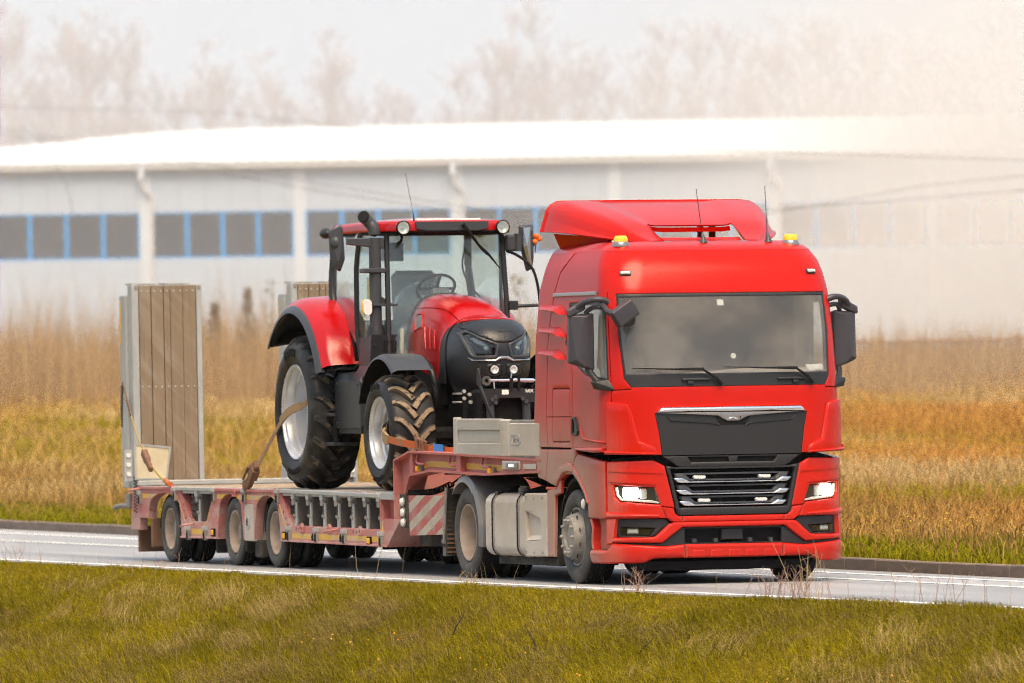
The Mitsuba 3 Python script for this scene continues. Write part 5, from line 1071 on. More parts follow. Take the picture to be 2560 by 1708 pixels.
# exhaust (right) with elbow, clamp and rubber cuff
k = newkey(TRA + '__exhaust')
ex, ey = -8.05, -.79
put(k, 'pipe', tube([(ex, ey, 2.64), (ex, ey, 3.60)], .066, 28), 'grey_plastic', smooth=40)
el = [(ex, ey, 3.58), (ex, ey, 3.66), (ex - .01, ey - .015, 3.72), (ex - .03, ey - .05, 3.77), (ex - .03, ey - .09, 3.81), (ex + .0, ey - .125, 3.835)]
bend = curve(el, 12)
tdir = bend[-1] - bend[-2]; tdir /= np.linalg.norm(tdir)
put(k, 'elbow', tube(np.vstack([bend]), .067, 28, caps=False), 'grey_plastic', smooth=40)
put(k, 'elbow_mouth', tube(np.vstack([bend[-1] - tdir * .05, bend[-1] + tdir * .001]), [.061, .061], 28), 'matt_black')
put(k, 'base', mv(lathe([(0, .001), (0, .105), (.05, .10), (.12, .085), (.13, .07)], 28), ex, ey, 2.53, rx=PI / 2), 'black_plastic', smooth=40)
put(k, 'clamp', box(ex - .10, ex + .09, ey - .15, ey + .10, 3.22, 3.27, .008), 'grey_plastic')
put(k, 'bracket', cat(box(ex - .08, ex + .10, ey - .06, ey + .22, 2.86, 2.885, .004), hull([(ex, ey + .05, 2.88), (ex + .02, ey + .05, 2.88), (ex, ey + .20, 2.88), (ex + .02, ey + .20, 2.88), (ex, ey + .05, 2.97), (ex + .02, ey + .05, 2.97)])), 'grey_plastic')
k = newkey(TRA + '__indicator')
put(k, 'lens', mv(prism(rrect(-.046, .046, -.085, .085, .044), 'x', 0, .03), ex + .06, ey - .115, 2.85), 'white_plastic', smooth=30)
put(k, 'back', mv(prism(rrect(-.050, .044, -.085, .085, .044), 'x', -.04, 0), ex + .06, ey - .118, 2.85), 'amber_plastic', smooth=30)
# cab frame, glass, roof
A = lambda s: [(-7.93, s * .68, 2.24), (-7.97, s * .675, 2.9), (-8.05, s * .655, 3.62)]
for s in (-1, 1):
    k = newkey(TRA + '__cab_pillar'); put(k, 'post', tube(A(s), [.032, .030, .030], 8), 'black_plastic', smooth=40)
    k = newkey(TRA + '__cab_pillar'); put(k, 'post', tube(curve([(-8.55, s * .80, 2.25), (-8.62, s * .83, 2.7), (-8.62, s * .83, 3.2), (-8.55, s * .80, 3.66)], 12), .030, 8), 'black_plastic', smooth=40)
    k = newkey(TRA + '__cab_pillar'); put(k, 'post', tube(curve([(-9.2, s * .80, 2.70), (-9.62, s * .80, 3.0), (-9.66, s * .78, 3.3), (-9.55, s * .75, 3.70)], 14), [.045] * 14, 8), 'black_plastic', smooth=40)
    put(TRA, 'cab_skirt', hull([(-9.6, s * .80, 2.2), (-9.6, s * .80, 2.75), (-8.75, s * .82, 2.2), (-8.75, s * .82, 2.55), (-9.6, s * .6, 2.2), (-9.6, s * .6, 2.75), (-8.75, s * .6, 2.2), (-8.75, s * .6, 2.55)]), 'matt_black')
    # inner curved trim between fender and door
    put(TRA, 'fender_trim', arcs(-9.90, 1.722, [(s * .60, 1.27), (s * .66, 1.30), (s * .66, 1.26)] if s > 0 else [(s * .66, 1.26), (s * .66, 1.30), (s * .60, 1.27)], 22, 110), 'matt_black', smooth=40)
    g = [(-7.97, s * .69, 2.28), (-8.07, s * .665, 3.62), (-8.58, s * .80, 3.64), (-8.62, s * .83, 3.2), (-8.62, s * .83, 2.75), (-8.58, s * .80, 2.28)]
    def pane(nm, pts, th=.006):
        p = np.array(pts, float); n = len(p); c = p.mean(0)
        v = np.vstack([p, c]); f = [(i, (i + 1) % n, n) for i in range(n)]
        put(TRA, nm, tm(v, f if s < 0 else [t[::-1] for t in f]), 'tractor_glass')
    pane('door_glass', g)
    pane('side_glass', [(-8.64, s * .83, 2.45), (-8.66, s * .83, 3.2), (-8.60, s * .80, 3.66), (-9.50, s * .75, 3.68), (-9.62, s * .78, 3.3), (-9.60, s * .80, 3.0), (-9.2, s * .80, 2.72)])
    # mirror on its arm
    k = newkey(TRA + '__wing_mirror')
    if s < 0:
        put(k, 'arm', cat(hull([(-8.05, -.70, 3.60), (-8.05, -.70, 3.48), (-8.10, -1.10, 3.60), (-8.10, -1.10, 3.53), (-8.0, -.70, 3.59), (-8.0, -.70, 3.49), (-8.05, -1.10, 3.59), (-8.05, -1.10, 3.54)])), 'grey_plastic')
        put(k, 'housing', rhull([(-8.05, -1.17, 3.74), (-8.05, -1.30, 3.68), (-7.98, -1.20, 3.73), (-8.05, -1.29, 3.36), (-8.05, -1.27, 3.30), (-8.05, -1.14, 3.50), (-8.05, -1.14, 3.36), (-8.06, -1.19, 3.24), (-7.97, -1.18, 3.48), (-7.97, -1.23, 3.34), (-8.0, -1.22, 3.26)]), 'grey_plastic', smooth=25)
        put(k, 'clamp', ball((-8.02, -1.24, 3.55), .065, 1, 1, 1.25), 'grey_plastic', smooth=True)
        put(k, 'mirror_face', box(-8.07, -8.062, -1.27, -1.16, 3.30, 3.68), 'mirror_glass')
    else:
        put(k, 'arm', cat(box(-8.05, -7.98, .68, .80, 3.44, 3.62, .02), box(-8.03, -7.99, .80, 1.02, 3.48, 3.60, .02), cyl((-8.01, .83, 3.44), (-8.01, .83, 3.63), .045, 12)), 'grey_plastic')
        put(k, 'housing', rhull([(-8.05, .86, 3.72), (-8.05, 1.0, 3.73), (-8.05, .98, 3.24), (-8.05, .94, 3.22), (-7.98, .98, 3.68), (-7.98, .98, 3.34), (-8.05, .86, 3.50), (-8.05, 1.01, 3.45)]), 'grey_plastic', smooth=25)
        put(k, 'mirror_face', hull([(-7.975, .88, 3.69), (-7.975, .96, 3.70), (-7.975, .97, 3.28), (-7.975, .94, 3.26), (-7.975, .88, 3.48), (-7.970, .92, 3.5)]), 'mirror_glass')
        k2 = newkey(TRA + '__marker_flag')
        put(k2, 'flower', cat([ball((-8.0 + .01 * i, 1.03 + .03 * math.cos(i * 2), 3.57 + .035 * math.sin(i * 2.1)), .030, sub=1) for i in range(6)]), 'orange_plastic')
        put(k2, 'tail', tube([(-8.0, 1.03, 3.54), (-8.0, 1.02, 3.42)], .008, 5), 'strap_orange')
# windscreen: two halves of a curved sheet
wsg = grid_sheet(lambda u, v: np.stack([-7.93 - .12 * v - .10 * u ** 2 * 0 + .10 * (1 - u ** 2), u * (.685 - .03 * v), 2.26 + 1.36 * v], -1), np.linspace(-1, 1, 17), np.linspace(0, 1, 5))
put(TRA, 'windscreen', wsg, 'tractor_glass', smooth=True)
put(TRA, 'rear_window', grid_sheet(lambda u, v: np.stack([-9.64 + .06 * v + 0 * u, u * .78, 2.75 + .93 * v], -1), np.array([-1, 1.0]), np.array([0, 1.0])), 'tractor_glass')
ROOF = Polygon([(-7.78, -.62), (-7.78, .62), (-8.1, .78), (-9.3, .85), (-9.62, .80), (-9.62, -.80), (-9.3, -.85), (-8.1, -.78)])
def dome(poly, z0, z1, b, crown):
    P = poly; ins = [P.buffer(-d) for d in (0, b * .4, b, .3, .5)]
    r = lambda x, y: np.stack([x, y, z0 + 0 * x], -1)
    m = panel(P, lambda x, y: np.stack([x, y, z1 + crown * (1 - ((x + 8.7) / 1.0) ** 2) * (1 - (y / .85) ** 2)], -1), z0 - z1, 0, b, .12, .12)
    return m
put(TRA, 'roof', dome(ROOF, 3.66, 3.765, .035, .06), 'tractor_red', smooth=50)
put(TRA, 'roof_lining', prism(ROOF.buffer(-.02), 'z', 3.645, 3.665), 'matt_black')
VF = [(-.415, 3.765), (.415, 3.765), (.40, 3.69), (.30, 3.67), (-.30, 3.67), (-.40, 3.69)]
put(TRA, 'roof_visor', prism(Polygon(VF), 'x', -7.86, -7.755), 'grey_plastic')
put(TRA, 'roof_hatch', box(-8.5, -7.86, -.36, .36, 3.775, 3.80, .006), 'paper_white')
put(TRA, 'visor_lip', hull([(-7.80, -.60, 3.67), (-7.80, .60, 3.67), (-7.72, -.40, 3.66), (-7.72, .40, 3.66), (-7.85, -.6, 3.62), (-7.85, .6, 3.62), (-7.78, -.40, 3.615), (-7.78, .40, 3.615)]), 'matt_black')
for s in (-1, 1):
    k = newkey(TRA + '__roof_lamp')
    y = s * .565
    put(k, 'shell', mv(lathe([(.06, .04), (.02, .072), (-.03, .078), (-.036, .074), (-.030, .067), (-.02, .067)], 30), -7.74, y, 3.70, rz=PI / 2), 'matt_black', smooth=40)
    put(k, 'reflector', mv(lathe([(-.022, .068), (-.006, .056), (.012, .034), (.016, .018), (-.004, .014), (-.006, .001)], 14), -7.74, y, 3.70, rz=PI / 2), 'lamp_silver', smooth=False)
    put(k, 'lens', mv(lathe([(-.026, .068), (-.032, .04), (-.034, .001)], 30), -7.74, y, 3.70, rz=PI / 2), 'clear_glass', smooth=True)
    put(k, 'bracket', tube([(-7.78, y, 3.61), (-7.80, y, 3.56), (-7.86, y + s * .03, 3.53)], .016, 6), 'matt_black')
    put(TRA, 'rear_lamp_pod', cat(ball((-9.58, s * .885, 3.68), .070, 1.6, .85, .85), box(-9.66, -9.50, min(s * .78, s * .87), max(s * .78, s * .87), 3.65, 3.69)), 'black_plastic', smooth=30)
put(TRA, 'wiper', cat(tube([(-7.70, .10, 3.735), (-7.70, .18, 3.64), (-7.74, .32, 3.47), (-7.77, .40, 3.40)], [.026, .020, .014, .010], 8), tube([(-7.72, .16, 3.64), (-7.78, .42, 3.40), (-7.80, .55, 3.25)], [.006, .014, .004], 6)), 'matt_black')
put(TRA, 'aerial', cat(tube([(-7.86, -.40, 3.78), (-7.87, -.405, 3.86)], [.012, .006], 6), tube([(-7.87, -.405, 3.86), (-7.93, -.47, 4.30)], .003, 4)), 'black_plastic')
put(TRA, 'grab_rail', tube(curve([(-7.98, .69, 3.44), (-7.80, .80, 3.36), (-7.70, .90, 3.22), (-7.66, .95, 2.9), (-7.66, .96, 2.4), (-7.68, .95, 2.15)], 24), .016, 8), 'matt_black', smooth=40)
put(TRA, 'lamp_arm', cat(box(-7.95, -7.88, .68, .78, 2.80, 2.90, .01), cyl((-7.90, .75, 2.84), (-7.90, 1.10, 2.85), .018, 8), mv(prism(rrect(-.04, .04, -.09, .09, .03), 'x', -.02, .03), -7.88, 1.11, 2.85)), 'black_plastic')
# inside the cab
put(TRA, 'cab_floor', box(-9.5, -8.0, -.62, .62, 2.18, 2.26), 'matt_black')
k = newkey(TRA + '__driver_seat')
put(k, 'backrest', mv(box(-.07, .07, -.26, .26, 0, .66, .06), -9.05, -.02, 2.60, ry=-.12), 'seat_grey', smooth=30)
put(k, 'cushion', box(-9.05, -8.55, -.27, .27, 2.50, 2.66, .06), 'seat_grey', smooth=30)
put(k, 'plastic_wrap', ball((-8.78, -.02, 2.86), .36, 1.0, .9, .75, sub=2), 'wrap_film', smooth=False)
put(k, 'pedestal', box(-8.95, -8.65, -.2, .2, 2.25, 2.58, .03), 'matt_black')
k = newkey(TRA + '__steering_wheel')
put(k, 'wheel_rim', mv(tube(np.stack([.21 * np.cos(th), .21 * np.sin(th), 0 * th], 1), .016, 8, False), -8.38, .0, 3.05, ry=.75 - 1.5), 'matt_black', smooth=40)
put(k, 'spokes', mv(cat(box(-.2, .2, -.018, .018, -.015, 0), box(-.016, .016, -.2, .2, -.015, 0)), -8.38, 0, 3.05, ry=-.75), 'matt_black')
put(k, 'column', hull([(-8.35, -.09, 3.0), (-8.35, .09, 3.0), (-8.15, -.16, 2.5), (-8.15, .16, 2.5), (-8.2, -.09, 3.05), (-8.2, .09, 3.05), (-8.02, -.16, 2.5), (-8.02, .16, 2.5)]), 'cab_cloth')
put(TRA, 'dash_hood', hull([(-8.30, -.20, 2.98), (-8.30, .20, 2.98), (-8.08, -.24, 2.93), (-8.08, .24, 2.93), (-8.1, -.25, 2.8), (-8.1, .25, 2.8), (-8.35, -.15, 2.9), (-8.35, .15, 2.9)]), 'cab_cloth', smooth=30)
put(TRA, 'cab_console', box(-9.0, -8.5, .34, .60, 2.3, 2.85, .04), 'cab_cloth')
put(TRA, 'rear_panel', box(-9.62, -9.55, -.7, .7, 2.2, 2.72), 'cab_cloth')
put(TRA, 'monitor', mv(box(-.02, .02, -.14, .14, -.10, .10, .01), -8.35, -.50, 3.45, rz=.3), 'grey_plastic')
put(TRA, 'sun_blind', box(-8.06, -8.04, -.30, .05, 3.42, 3.58), 'clear_glass')
put(TRA, 'cable', tube(curve([(-8.3, .35, 3.55), (-8.3, .28, 3.3), (-8.25, .33, 3.1), (-8.2, .45, 2.95)], 14), .010, 6), 'matt_black')
put(TRA, 'yellow_bottle', cat(cyl((-8.75, -.62, 2.95), (-8.75, -.62, 3.18), .05), cyl((-8.75, -.62, 3.18), (-8.75, -.62, 3.22), .02)), 'yellow_paint')
put(TRA, 'door_post', tube([(-8.02, -.52, 2.26), (-8.03, -.50, 2.62)], .024, 8), 'cream_board')
bxk = thing('cardboard_box', 'small open cardboard box on the tractor cab floor behind the glass', 'box')
put(bxk, 'side', cat(hull([(-8.10, -.50, 2.262), (-8.10, -.26, 2.262), (-8.10, -.52, 2.36), (-8.10, -.22, 2.40), (-8.12, -.50, 2.262), (-8.12, -.22, 2.40), (-8.12, -.52, 2.36)]), box(-8.4, -8.11, -.50, -.49, 2.262, 2.36), box(-8.4, -8.11, -.28, -.27, 2.262, 2.38)), 'cardboard')
put(bxk, 'wrapping', ball((-8.22, -.36, 2.40), .07, sub=1), 'wrap_film')

# ------------------------------------------------------------------ lashing straps
def strap(label, pts, w, m, n=20, across=(0, 0, 1), extras=()):
    k = thing('ratchet_strap', label, 'strap', None)
    put(k, 'webbing', ribbon(curve(pts, n), w, .006, across), m)
    return k
k = strap('brown strap running down from the big rear tractor wheel to the trailer edge', [(-9.45, -1.02, 1.93), (-9.80, -1.10, 1.80), (-10.20, -1.215, 1.66), (-10.62, -1.235, 1.42), (-11.15, -1.245, 1.13)], .055, 'strap_brown')
put(k, 'bright_webbing', ribbon(curve([(-9.44, -1.00, 1.945), (-9.84, -1.095, 1.795)], 6), .057, .012, (0, 0, 1)), 'strap_orange')
put(k, 'sleeve', ribbon(curve([(-9.86, -1.115, 1.79), (-10.12, -1.21, 1.70), (-10.28, -1.226, 1.615)], 10), .085, .022, (0, 0, 1)), 'strap_sleeve')
put(k, 'ratchet', cat(mv(box(-.20, .20, -.03, .03, -.055, .055, .012), -11.32, -1.255, 1.035, ry=-.62), mv(box(-.16, .02, -.045, .045, -.07, .07, .01), -11.22, -1.255, 1.10, ry=-.62), tube([(-11.30, -1.31, 1.12), (-11.52, -1.31, .98)], .014, 8)), 'rust')
put(k, 'hook', cat(ball((-11.56, -1.26, .915), .075, 1.2, .6, 1), tube([(-11.50, -1.26, .95), (-11.64, -1.265, .85)], .03, 8)), 'rust', smooth=True)
k = strap('orange strap with black ratchet tying the front tractor wheel to the gooseneck', [(-6.90, -1.02, 1.60), (-6.72, -1.10, 1.52), (-6.45, -1.185, 1.44), (-6.0, -1.19, 1.40), (-5.45, -1.16, 1.365), (-5.10, -1.12, 1.335), (-4.35, -1.06, 1.30)], .075, 'strap_orange')
put(k, 'sleeve', ribbon(curve([(-6.62, -1.135, 1.50), (-6.48, -1.20, 1.455), (-6.36, -1.20, 1.42)], 8), .11, .03, (0, 0, 1)), 'strap_sleeve')
put(k, 'ratchet', cat(mv(box(-.20, .20, -.012, .012, -.060, -.045), -5.30, -1.165, 1.37, ry=.10), mv(box(-.20, .20, -.012, .012, .045, .060), -5.30, -1.165, 1.37, ry=.10), cyl((-5.40, -1.17, 1.32), (-5.40, -1.17, 1.44), .02, 8), cyl((-5.18, -1.17, 1.30), (-5.18, -1.17, 1.42), .016, 8), mv(box(-.24, -.02, -.01, .01, -.05, .05), -5.40, -1.12, 1.34, ry=.45), cyl((-5.30, -1.17, 1.31), (-5.30, -1.17, 1.43), .010, 8)), 'rust')
put(k, 'tag', ribbon([(-4.92, -1.135, 1.345), (-4.68, -1.115, 1.335)], .075, .014, (0, 0, 1)), 'blue_tag')
put(k, 'loose_end', cat(ribbon(curve([(-4.95, -1.10, 1.31), (-4.6, -1.05, 1.315), (-4.2, -1.0, 1.35), (-4.0, -1.05, 1.36), (-4.1, -1.1, 1.315)], 14), .06, .012, (0, .4, 1)), ribbon(curve([(-5.2, -1.0, 1.31), (-4.7, -.9, 1.34), (-4.4, -1.0, 1.38), (-4.15, -1.12, 1.30)], 14), .06, .012, (0, 1, .4))), 'strap_orange')
k = strap('orange strap running up behind the grey toolbox towards the truck cab', [(-3.6, -.62, 1.52), (-2.9, -.60, 1.66), (-1.7, -.55, 1.90)], .035, 'strap_orange')
k = strap('yellow strap holding the free-standing ramp to the trailer tail', [(-16.56, -1.30, 2.08), (-16.42, -1.31, 1.92), (-16.02, -1.30, 1.50), (-15.70, -1.30, 1.28), (-15.20, -1.27, 1.01), (-14.80, -1.26, .90)], .028, 'strap_yellow', n=30)
put(k, 'ratchet', mv(cat(box(-.17, .17, -.025, .025, -.035, .035, .008), box(-.20, .0, -.035, .035, -.045, .045, .01)), -15.52, -1.30, 1.16, ry=.60), 'rust')
put(k, 'hook', cat(tube([(-14.90, -1.265, .945), (-14.80, -1.265, .91), (-14.68, -1.265, .90)], .032, 8)), 'strap_orange')
put(k, 'end_band', ribbon([(-16.57, -1.305, 2.09), (-16.20, -1.31, 1.70)], .04, .010, (0, 0, 1)), 'rust')
put(k, 'loose_tail', ribbon([(-16.56, -1.31, 2.05), (-16.585, -1.31, 1.80), (-16.60, -1.30, 1.56)], .055, .02, (1, 0, 0)), 'grey_plastic')
# ------------------------------------------------------------------ ground, road, bank, field
DH = np.array([-0.95157, 0.30744]); RH = np.array([0.30744, 0.95157])
def world(l, D):
    """a place on the plain: l metres to the right of the camera's line of sight, D metres ahead of it (a map reference, heights come from ground())"""
    return CAM[0] + DH[0] * D + RH[0] * l, CAM[1] + DH[1] * D + RH[1] * l
near_y = PchipInterpolator([-400, -60, -18.6, -8.7, -.26, 4.7, 9, 30, 200], [-9, -3.6, -2.27, -2.02, -1.80, -1.57, -1.35, -.6, 3])
line1 = lambda x: 1.42 + .010 * np.minimum(x, 0)
line2 = lambda x: 2.28 - .011 * x
kerb_y = lambda x: 2.84 - .018 * x
def fieldz(x, y):
    e = (x - 0) * DH[0] + y * DH[1]
    return .11 + np.interp(e, [-50, 10, 40, 80, 165, 300, 2000], [0, 0, .34, .85, 2.05, 2.4, 2.6]) * np.clip((y - kerb_y(x) - 1.5) / 14, 0, 1)
def ground(x, y):
    x, y = np.asarray(x, float), np.asarray(y, float)
    kn, ky = near_y(np.clip(x, -400, 200)) - .22, kerb_y(x) + .16
    p = np.stack([x, y, 0 * x], -1)
    t = np.maximum(kn - y, 0)
    bump = np.interp(x, [-40, 5, 10, 16, 40], [0, 0, .09, .12, .12]) * np.clip(t / .25, 0, 1) * np.clip(2 - t, 0, 1)
    bank = -.012 - .05 * np.clip(t / .25, 0, 1) + bump - .40 * np.maximum(t - .12, 0) + .16 * (meshkit.fbm(p * [.55, .9, 1], 3, 4) - .5) * np.clip((t - .15) / .8, 0, 1)
    bank = np.maximum(bank, -1.9 + .028 * np.maximum(t - 5, 0))
    far = fieldz(x, y) + .10 * (meshkit.fbm(p * [.25, .4, 1], 3, 9) - .5) * np.clip((y - ky) / 2, 0, 1)
    return np.where(y < kn, bank, np.where(y > ky, far, -.04))
xs = np.r_[-900, -600, -420, np.arange(-340, -60, 5), np.arange(-60, -24, 1.2), np.arange(-24, 26, .3), np.arange(26, 60, 2), np.arange(60, 150, 8), 220, 320]
vs_ = np.r_[-260, -160, -100, -60, np.arange(-40, -12, 3), np.arange(-11.5, -1.0, .22), -.80, -.55, np.linspace(-.5, .0, 11)]
tn = np.r_[0, np.linspace(.001, 2, 10), np.linspace(2.5, 12, 14), np.linspace(14, 60, 22), np.linspace(66, 220, 26), 300, 450]
def sheet_near(X, V): return None
U, V = np.meshgrid(xs, np.r_[-260, -160, -100, -60, -40, -30, -22, -16, np.arange(-12, -.25, .20), -.24, -.2, -.05, 0.0], indexing='ij')
Y = near_y(np.clip(U, -400, 200)) + V - .0
def sheet(Xg, Yg):
    p = np.stack([Xg, Yg, ground(Xg, Yg)], -1); m = Xg.shape[1]
    i, j = np.meshgrid(np.arange(Xg.shape[0] - 1), np.arange(m - 1), indexing='ij'); a = (i * m + j).ravel()
    return tm(p.reshape(-1, 3), np.vstack([np.stack([a, a + m, a + m + 1], 1), np.stack([a, a + m + 1, a + 1], 1)]))
bank_mesh = sheet(U, Y)
U, V = np.meshgrid(xs, tn, indexing='ij'); Yf = kerb_y(U) + .10 + V
field_mesh = sheet(U, Yf)
def soil(p, n, uv):
    e = p.x * DH[0] + p.y * DH[1]
    g = fbm(p.x * .5, p.y * .8, 0, octaves=4)
    green = mix((0.085, 0.095, 0.012), (0.17, 0.14, 0.035), g)
    dry = mix((0.33, 0.21, 0.075), (0.20, 0.115, 0.048), fbm(p.x * .3, p.y * .5, 5, octaves=4))
    return mix(green, dry, dr.clip(smoothstep(4, 9, p.y - 2.84 + .018 * p.x + 2 * g) - .55 * smoothstep(.56, .70, fbm(p.x * .07 + 3, p.y * .14, 2)), 0, 1))
scene['soil'] = twosided({'type': 'diffuse', 'reflectance': proc(soil)})
scene['bank_soil'] = twosided({'type': 'diffuse', 'reflectance': proc(lambda p, n, uv: mix((0.12, 0.098, 0.004), (0.17, 0.115, 0.018), fbm(p.x * 1.2, p.y * 1.5, 0, octaves=4)))})
put(None, 'embankment', bank_mesh, 'bank_soil', smooth=True, kind='structure')
put(None, 'field', field_mesh, 'soil', smooth=True, kind='structure')
def asphalt(p, n, uv):
    g = fbm(p.x * 40, p.y * 40, 0, octaves=3)
    w = smoothstep(.42, .7, fbm(p.x * .25, p.y * 1.6, 7, octaves=4))
    return mix(mix((0.19, 0.192, 0.205), (0.27, 0.27, 0.278), g), (0.34, 0.335, 0.335), .45 * w) * (1 - .22 * (dr.exp(-dr.square((dr.abs(p.y - .0) - 1.0) / .30))) * (.6 + .8 * fbm(p.x * .4, p.y * 2, 3)))
scene['asphalt'] = twosided({'type': 'principled', 'base_color': proc(asphalt), 'roughness': 0.50, 'specular': 0.5})
scene['road_paint'] = twosided({'type': 'principled', 'base_color': proc(lambda p, n, uv: mix((0.78, 0.78, 0.76), (0.40, 0.39, 0.38), 0.6 * smoothstep(.55, .8, fbm(p.x * 1.5, p.y * 8, 0, octaves=3)))), 'roughness': 0.5})
def strip(f0, f1, z, x0=-500, x1=160, step=1.5):
    x = np.arange(x0, x1 + step, step); a = np.stack([x, f0(np.clip(x, -400, 200)), 0 * x + z], 1); b = np.stack([x, f1(np.clip(x, -400, 200)), 0 * x + z], 1)
    n = len(x); i = np.arange(n - 1)
    return tm(np.vstack([a, b]), np.vstack([np.stack([i, i + 1, i + n + 1], 1), np.stack([i, i + n + 1, i + n], 1)]))
put(None, 'road', strip(lambda x: near_y(x) - .24, lambda x: kerb_y(x) + .02, 0.0), 'asphalt', kind='structure')
put('road', 'edge_line', strip(lambda x: near_y(x) - .06, lambda x: near_y(x) + .07, .004), 'road_paint', label='white line along the near edge of the road')
put('road', 'edge_line', strip(lambda x: line1(x) - .06, lambda x: line1(x) + .06, .004), 'road_paint', label='white line under the far wheels')
put('road', 'edge_line', strip(lambda x: line2(x) - .06, lambda x: line2(x) + .06, .004), 'road_paint', label='white line nearest the kerb')
# kerb: single stones
scene['kerb_stone'] = twosided({'type': 'principled', 'roughness': 0.8, 'base_color': proc(lambda p, n, uv: mix((0.20, 0.155, 0.13), (0.11, 0.085, 0.065), fbm(p.x * 4, p.y * 4, p.z * 9, octaves=4)))})
kb = newkey('kerb'); labels[kb] = {'kind': 'structure'}
stones = box(-.49, .49, 0, .15, -.05, .125, .012)
sd = ply(stones)
for i in range(-64, 34):
    x = i * 1.0
    put(kb, 'kerb_stone', sd, 'kerb_stone', to=T4().translate([x, float(kerb_y(x)), float(rng.normal(0, .004))]).rotate([0, 0, 1], -1.03 + float(rng.normal(0, .35))))
# grass: many blades, each its own bent sliver
def blades(px, py, h, w, lean, cols, segs=2, az=None, zoff=None):
    n = len(px); z = ground(px, py) if zoff is None else zoff
    a = rng.uniform(0, 2 * PI, n) if az is None else az
    b = rng.uniform(0, 2 * PI, n)
    ax, ay = np.cos(b) * w / 2, np.sin(b) * w / 2
    lx, ly = np.cos(a) * lean * h, np.sin(a) * lean * h
    base = np.stack([px, py, z - .01], 1); A = np.stack([ax, ay, 0 * ax], 1); L = np.stack([lx, ly, 0 * lx], 1)
    Zv = np.array([0, 0, 1.0])
    if segs == 1:
        v = np.stack([base - A, base + A, base + L + Zv * h[:, None]], 1); f = np.array([[0, 1, 2]]); k = 3; tcol = np.array([.62, .62, 1.12])
    else:
        mid = base + L * .35 + Zv * (h * .60)[:, None]
        v = np.stack([base - A, base + A, mid + A * .75, mid - A * .75, base + L + Zv * (h * np.sqrt(np.clip(1 - .5 * lean ** 2, .2, 1)))[:, None]], 1); f = np.array([[0, 1, 2], [0, 2, 3], [3, 2, 4]]); k = 5; tcol = np.ones(5)
    V = v.reshape(-1, 3); F = (f[None] + np.arange(n)[:, None, None] * k).reshape(-1, 3)
    C = np.repeat(cols, k, 0)
    return tm(V, F), np.clip(C, 0, 1)
scene['grass_blade'] = twosided({'type': 'diffuse', 'reflectance': {'type': 'mesh_attribute', 'name': 'vertex_color'}})
def grass(name, label, m_c):
    m, c = m_c
    k = put(None, name, m, 'grass_blade', color=c); labels[k] = {'label': label, 'category': 'grass', 'kind': 'stuff'}
    return k
def lerp(a, b, t): return np.asarray(a)[None] * (1 - t[:, None]) + np.asarray(b)[None] * t[:, None]
# the near bank
N = 250000
t = rng.beta(1.05, 1.3, N) * 3.6
x = -19.5 + rng.uniform(0, 1, N) * 37.5 + t * 3.3
y = near_y(np.clip(x, -400, 200)) - .20 - t
P2 = np.stack([x, y, 0 * x], 1)
cl = meshkit.fbm(P2 * [1.3, 2.6, 1], 4, 21); cl2 = meshkit.fbm(P2 * [.45, 1.1, 1], 3, 33); dryp = np.clip((meshkit.fbm(P2 * [.9, 1.6, 1], 3, 55) - .50) * 6, 0, 1) * np.clip(t / 1.0, .10, 1)
h = (.035 + .085 * np.clip(cl * 1.7 - .35, 0, 1)) * rng.uniform(.55, 1.35, N) * (1 + .55 * np.clip(t - .8, 0, 2))
isdry = rng.uniform(0, 1, N) < (.05 + .42 * dryp)
h = np.where(isdry, h * 1.25, h) * np.interp(t, [0, .5], [.45, 1.0])
c = lerp((0.37, 0.300, 0.014), (0.175, 0.152, 0.010), np.clip(cl2 * 1.6 - .3 + rng.normal(0, .18, N), 0, 1)) * rng.uniform(.75, 1.25, N)[:, None]
c = np.where(isdry[:, None], lerp((0.36, 0.275, 0.085), (0.20, 0.14, 0.05), rng.uniform(0, 1, N)), c)
# the wind has laid the blades over towards the right of the bank
az = rng.normal(-1.2, .9, N)
grass('bank_grass', 'short green and straw coloured grass covering the bank in front of the road', blades(x, y, h, .0055 * rng.uniform(.7, 1.5, N), rng.uniform(.2, .9, N), c, 2, az))
# straw tussocks lying over
N = 26000; nc = 150
ct = rng.uniform(.5, 3.6, nc); cx = -19 + rng.uniform(0, 1, nc) * 37 + ct * 3.3; q = rng.integers(0, nc, N)
x = cx[q] + rng.normal(0, .26, N); y = near_y(np.clip(cx, -400, 200))[q] - .2 - ct[q] + rng.normal(0, .10, N)
grass('straw', 'pale dead grass stalks lying in tussocks on the bank', blades(x, y, rng.uniform(.10, .26, N), .004 * rng.uniform(.7, 1.4, N), rng.uniform(.6, 1.5, N), lerp((0.42, 0.325, 0.12), (0.24, 0.165, 0.06), rng.uniform(0, 1, N)), 2, rng.normal(-1.0, .5, N) + cx[q] * .3))
# thin upright stalks
N = 700
t = rng.uniform(.02, 3.4, N); x = -19 + rng.uniform(0, 1, N) * 37 + t * 3.3; y = near_y(np.clip(x, -400, 200)) - .2 - t
grass('seed_stalks', 'thin single stalks standing above the bank grass', blades(x, y, rng.uniform(.15, .48, N), .004, rng.uniform(.0, .35, N), lerp((0.40, 0.30, 0.14), (0.22, 0.13, 0.07), rng.uniform(0, 1, N)), 2))
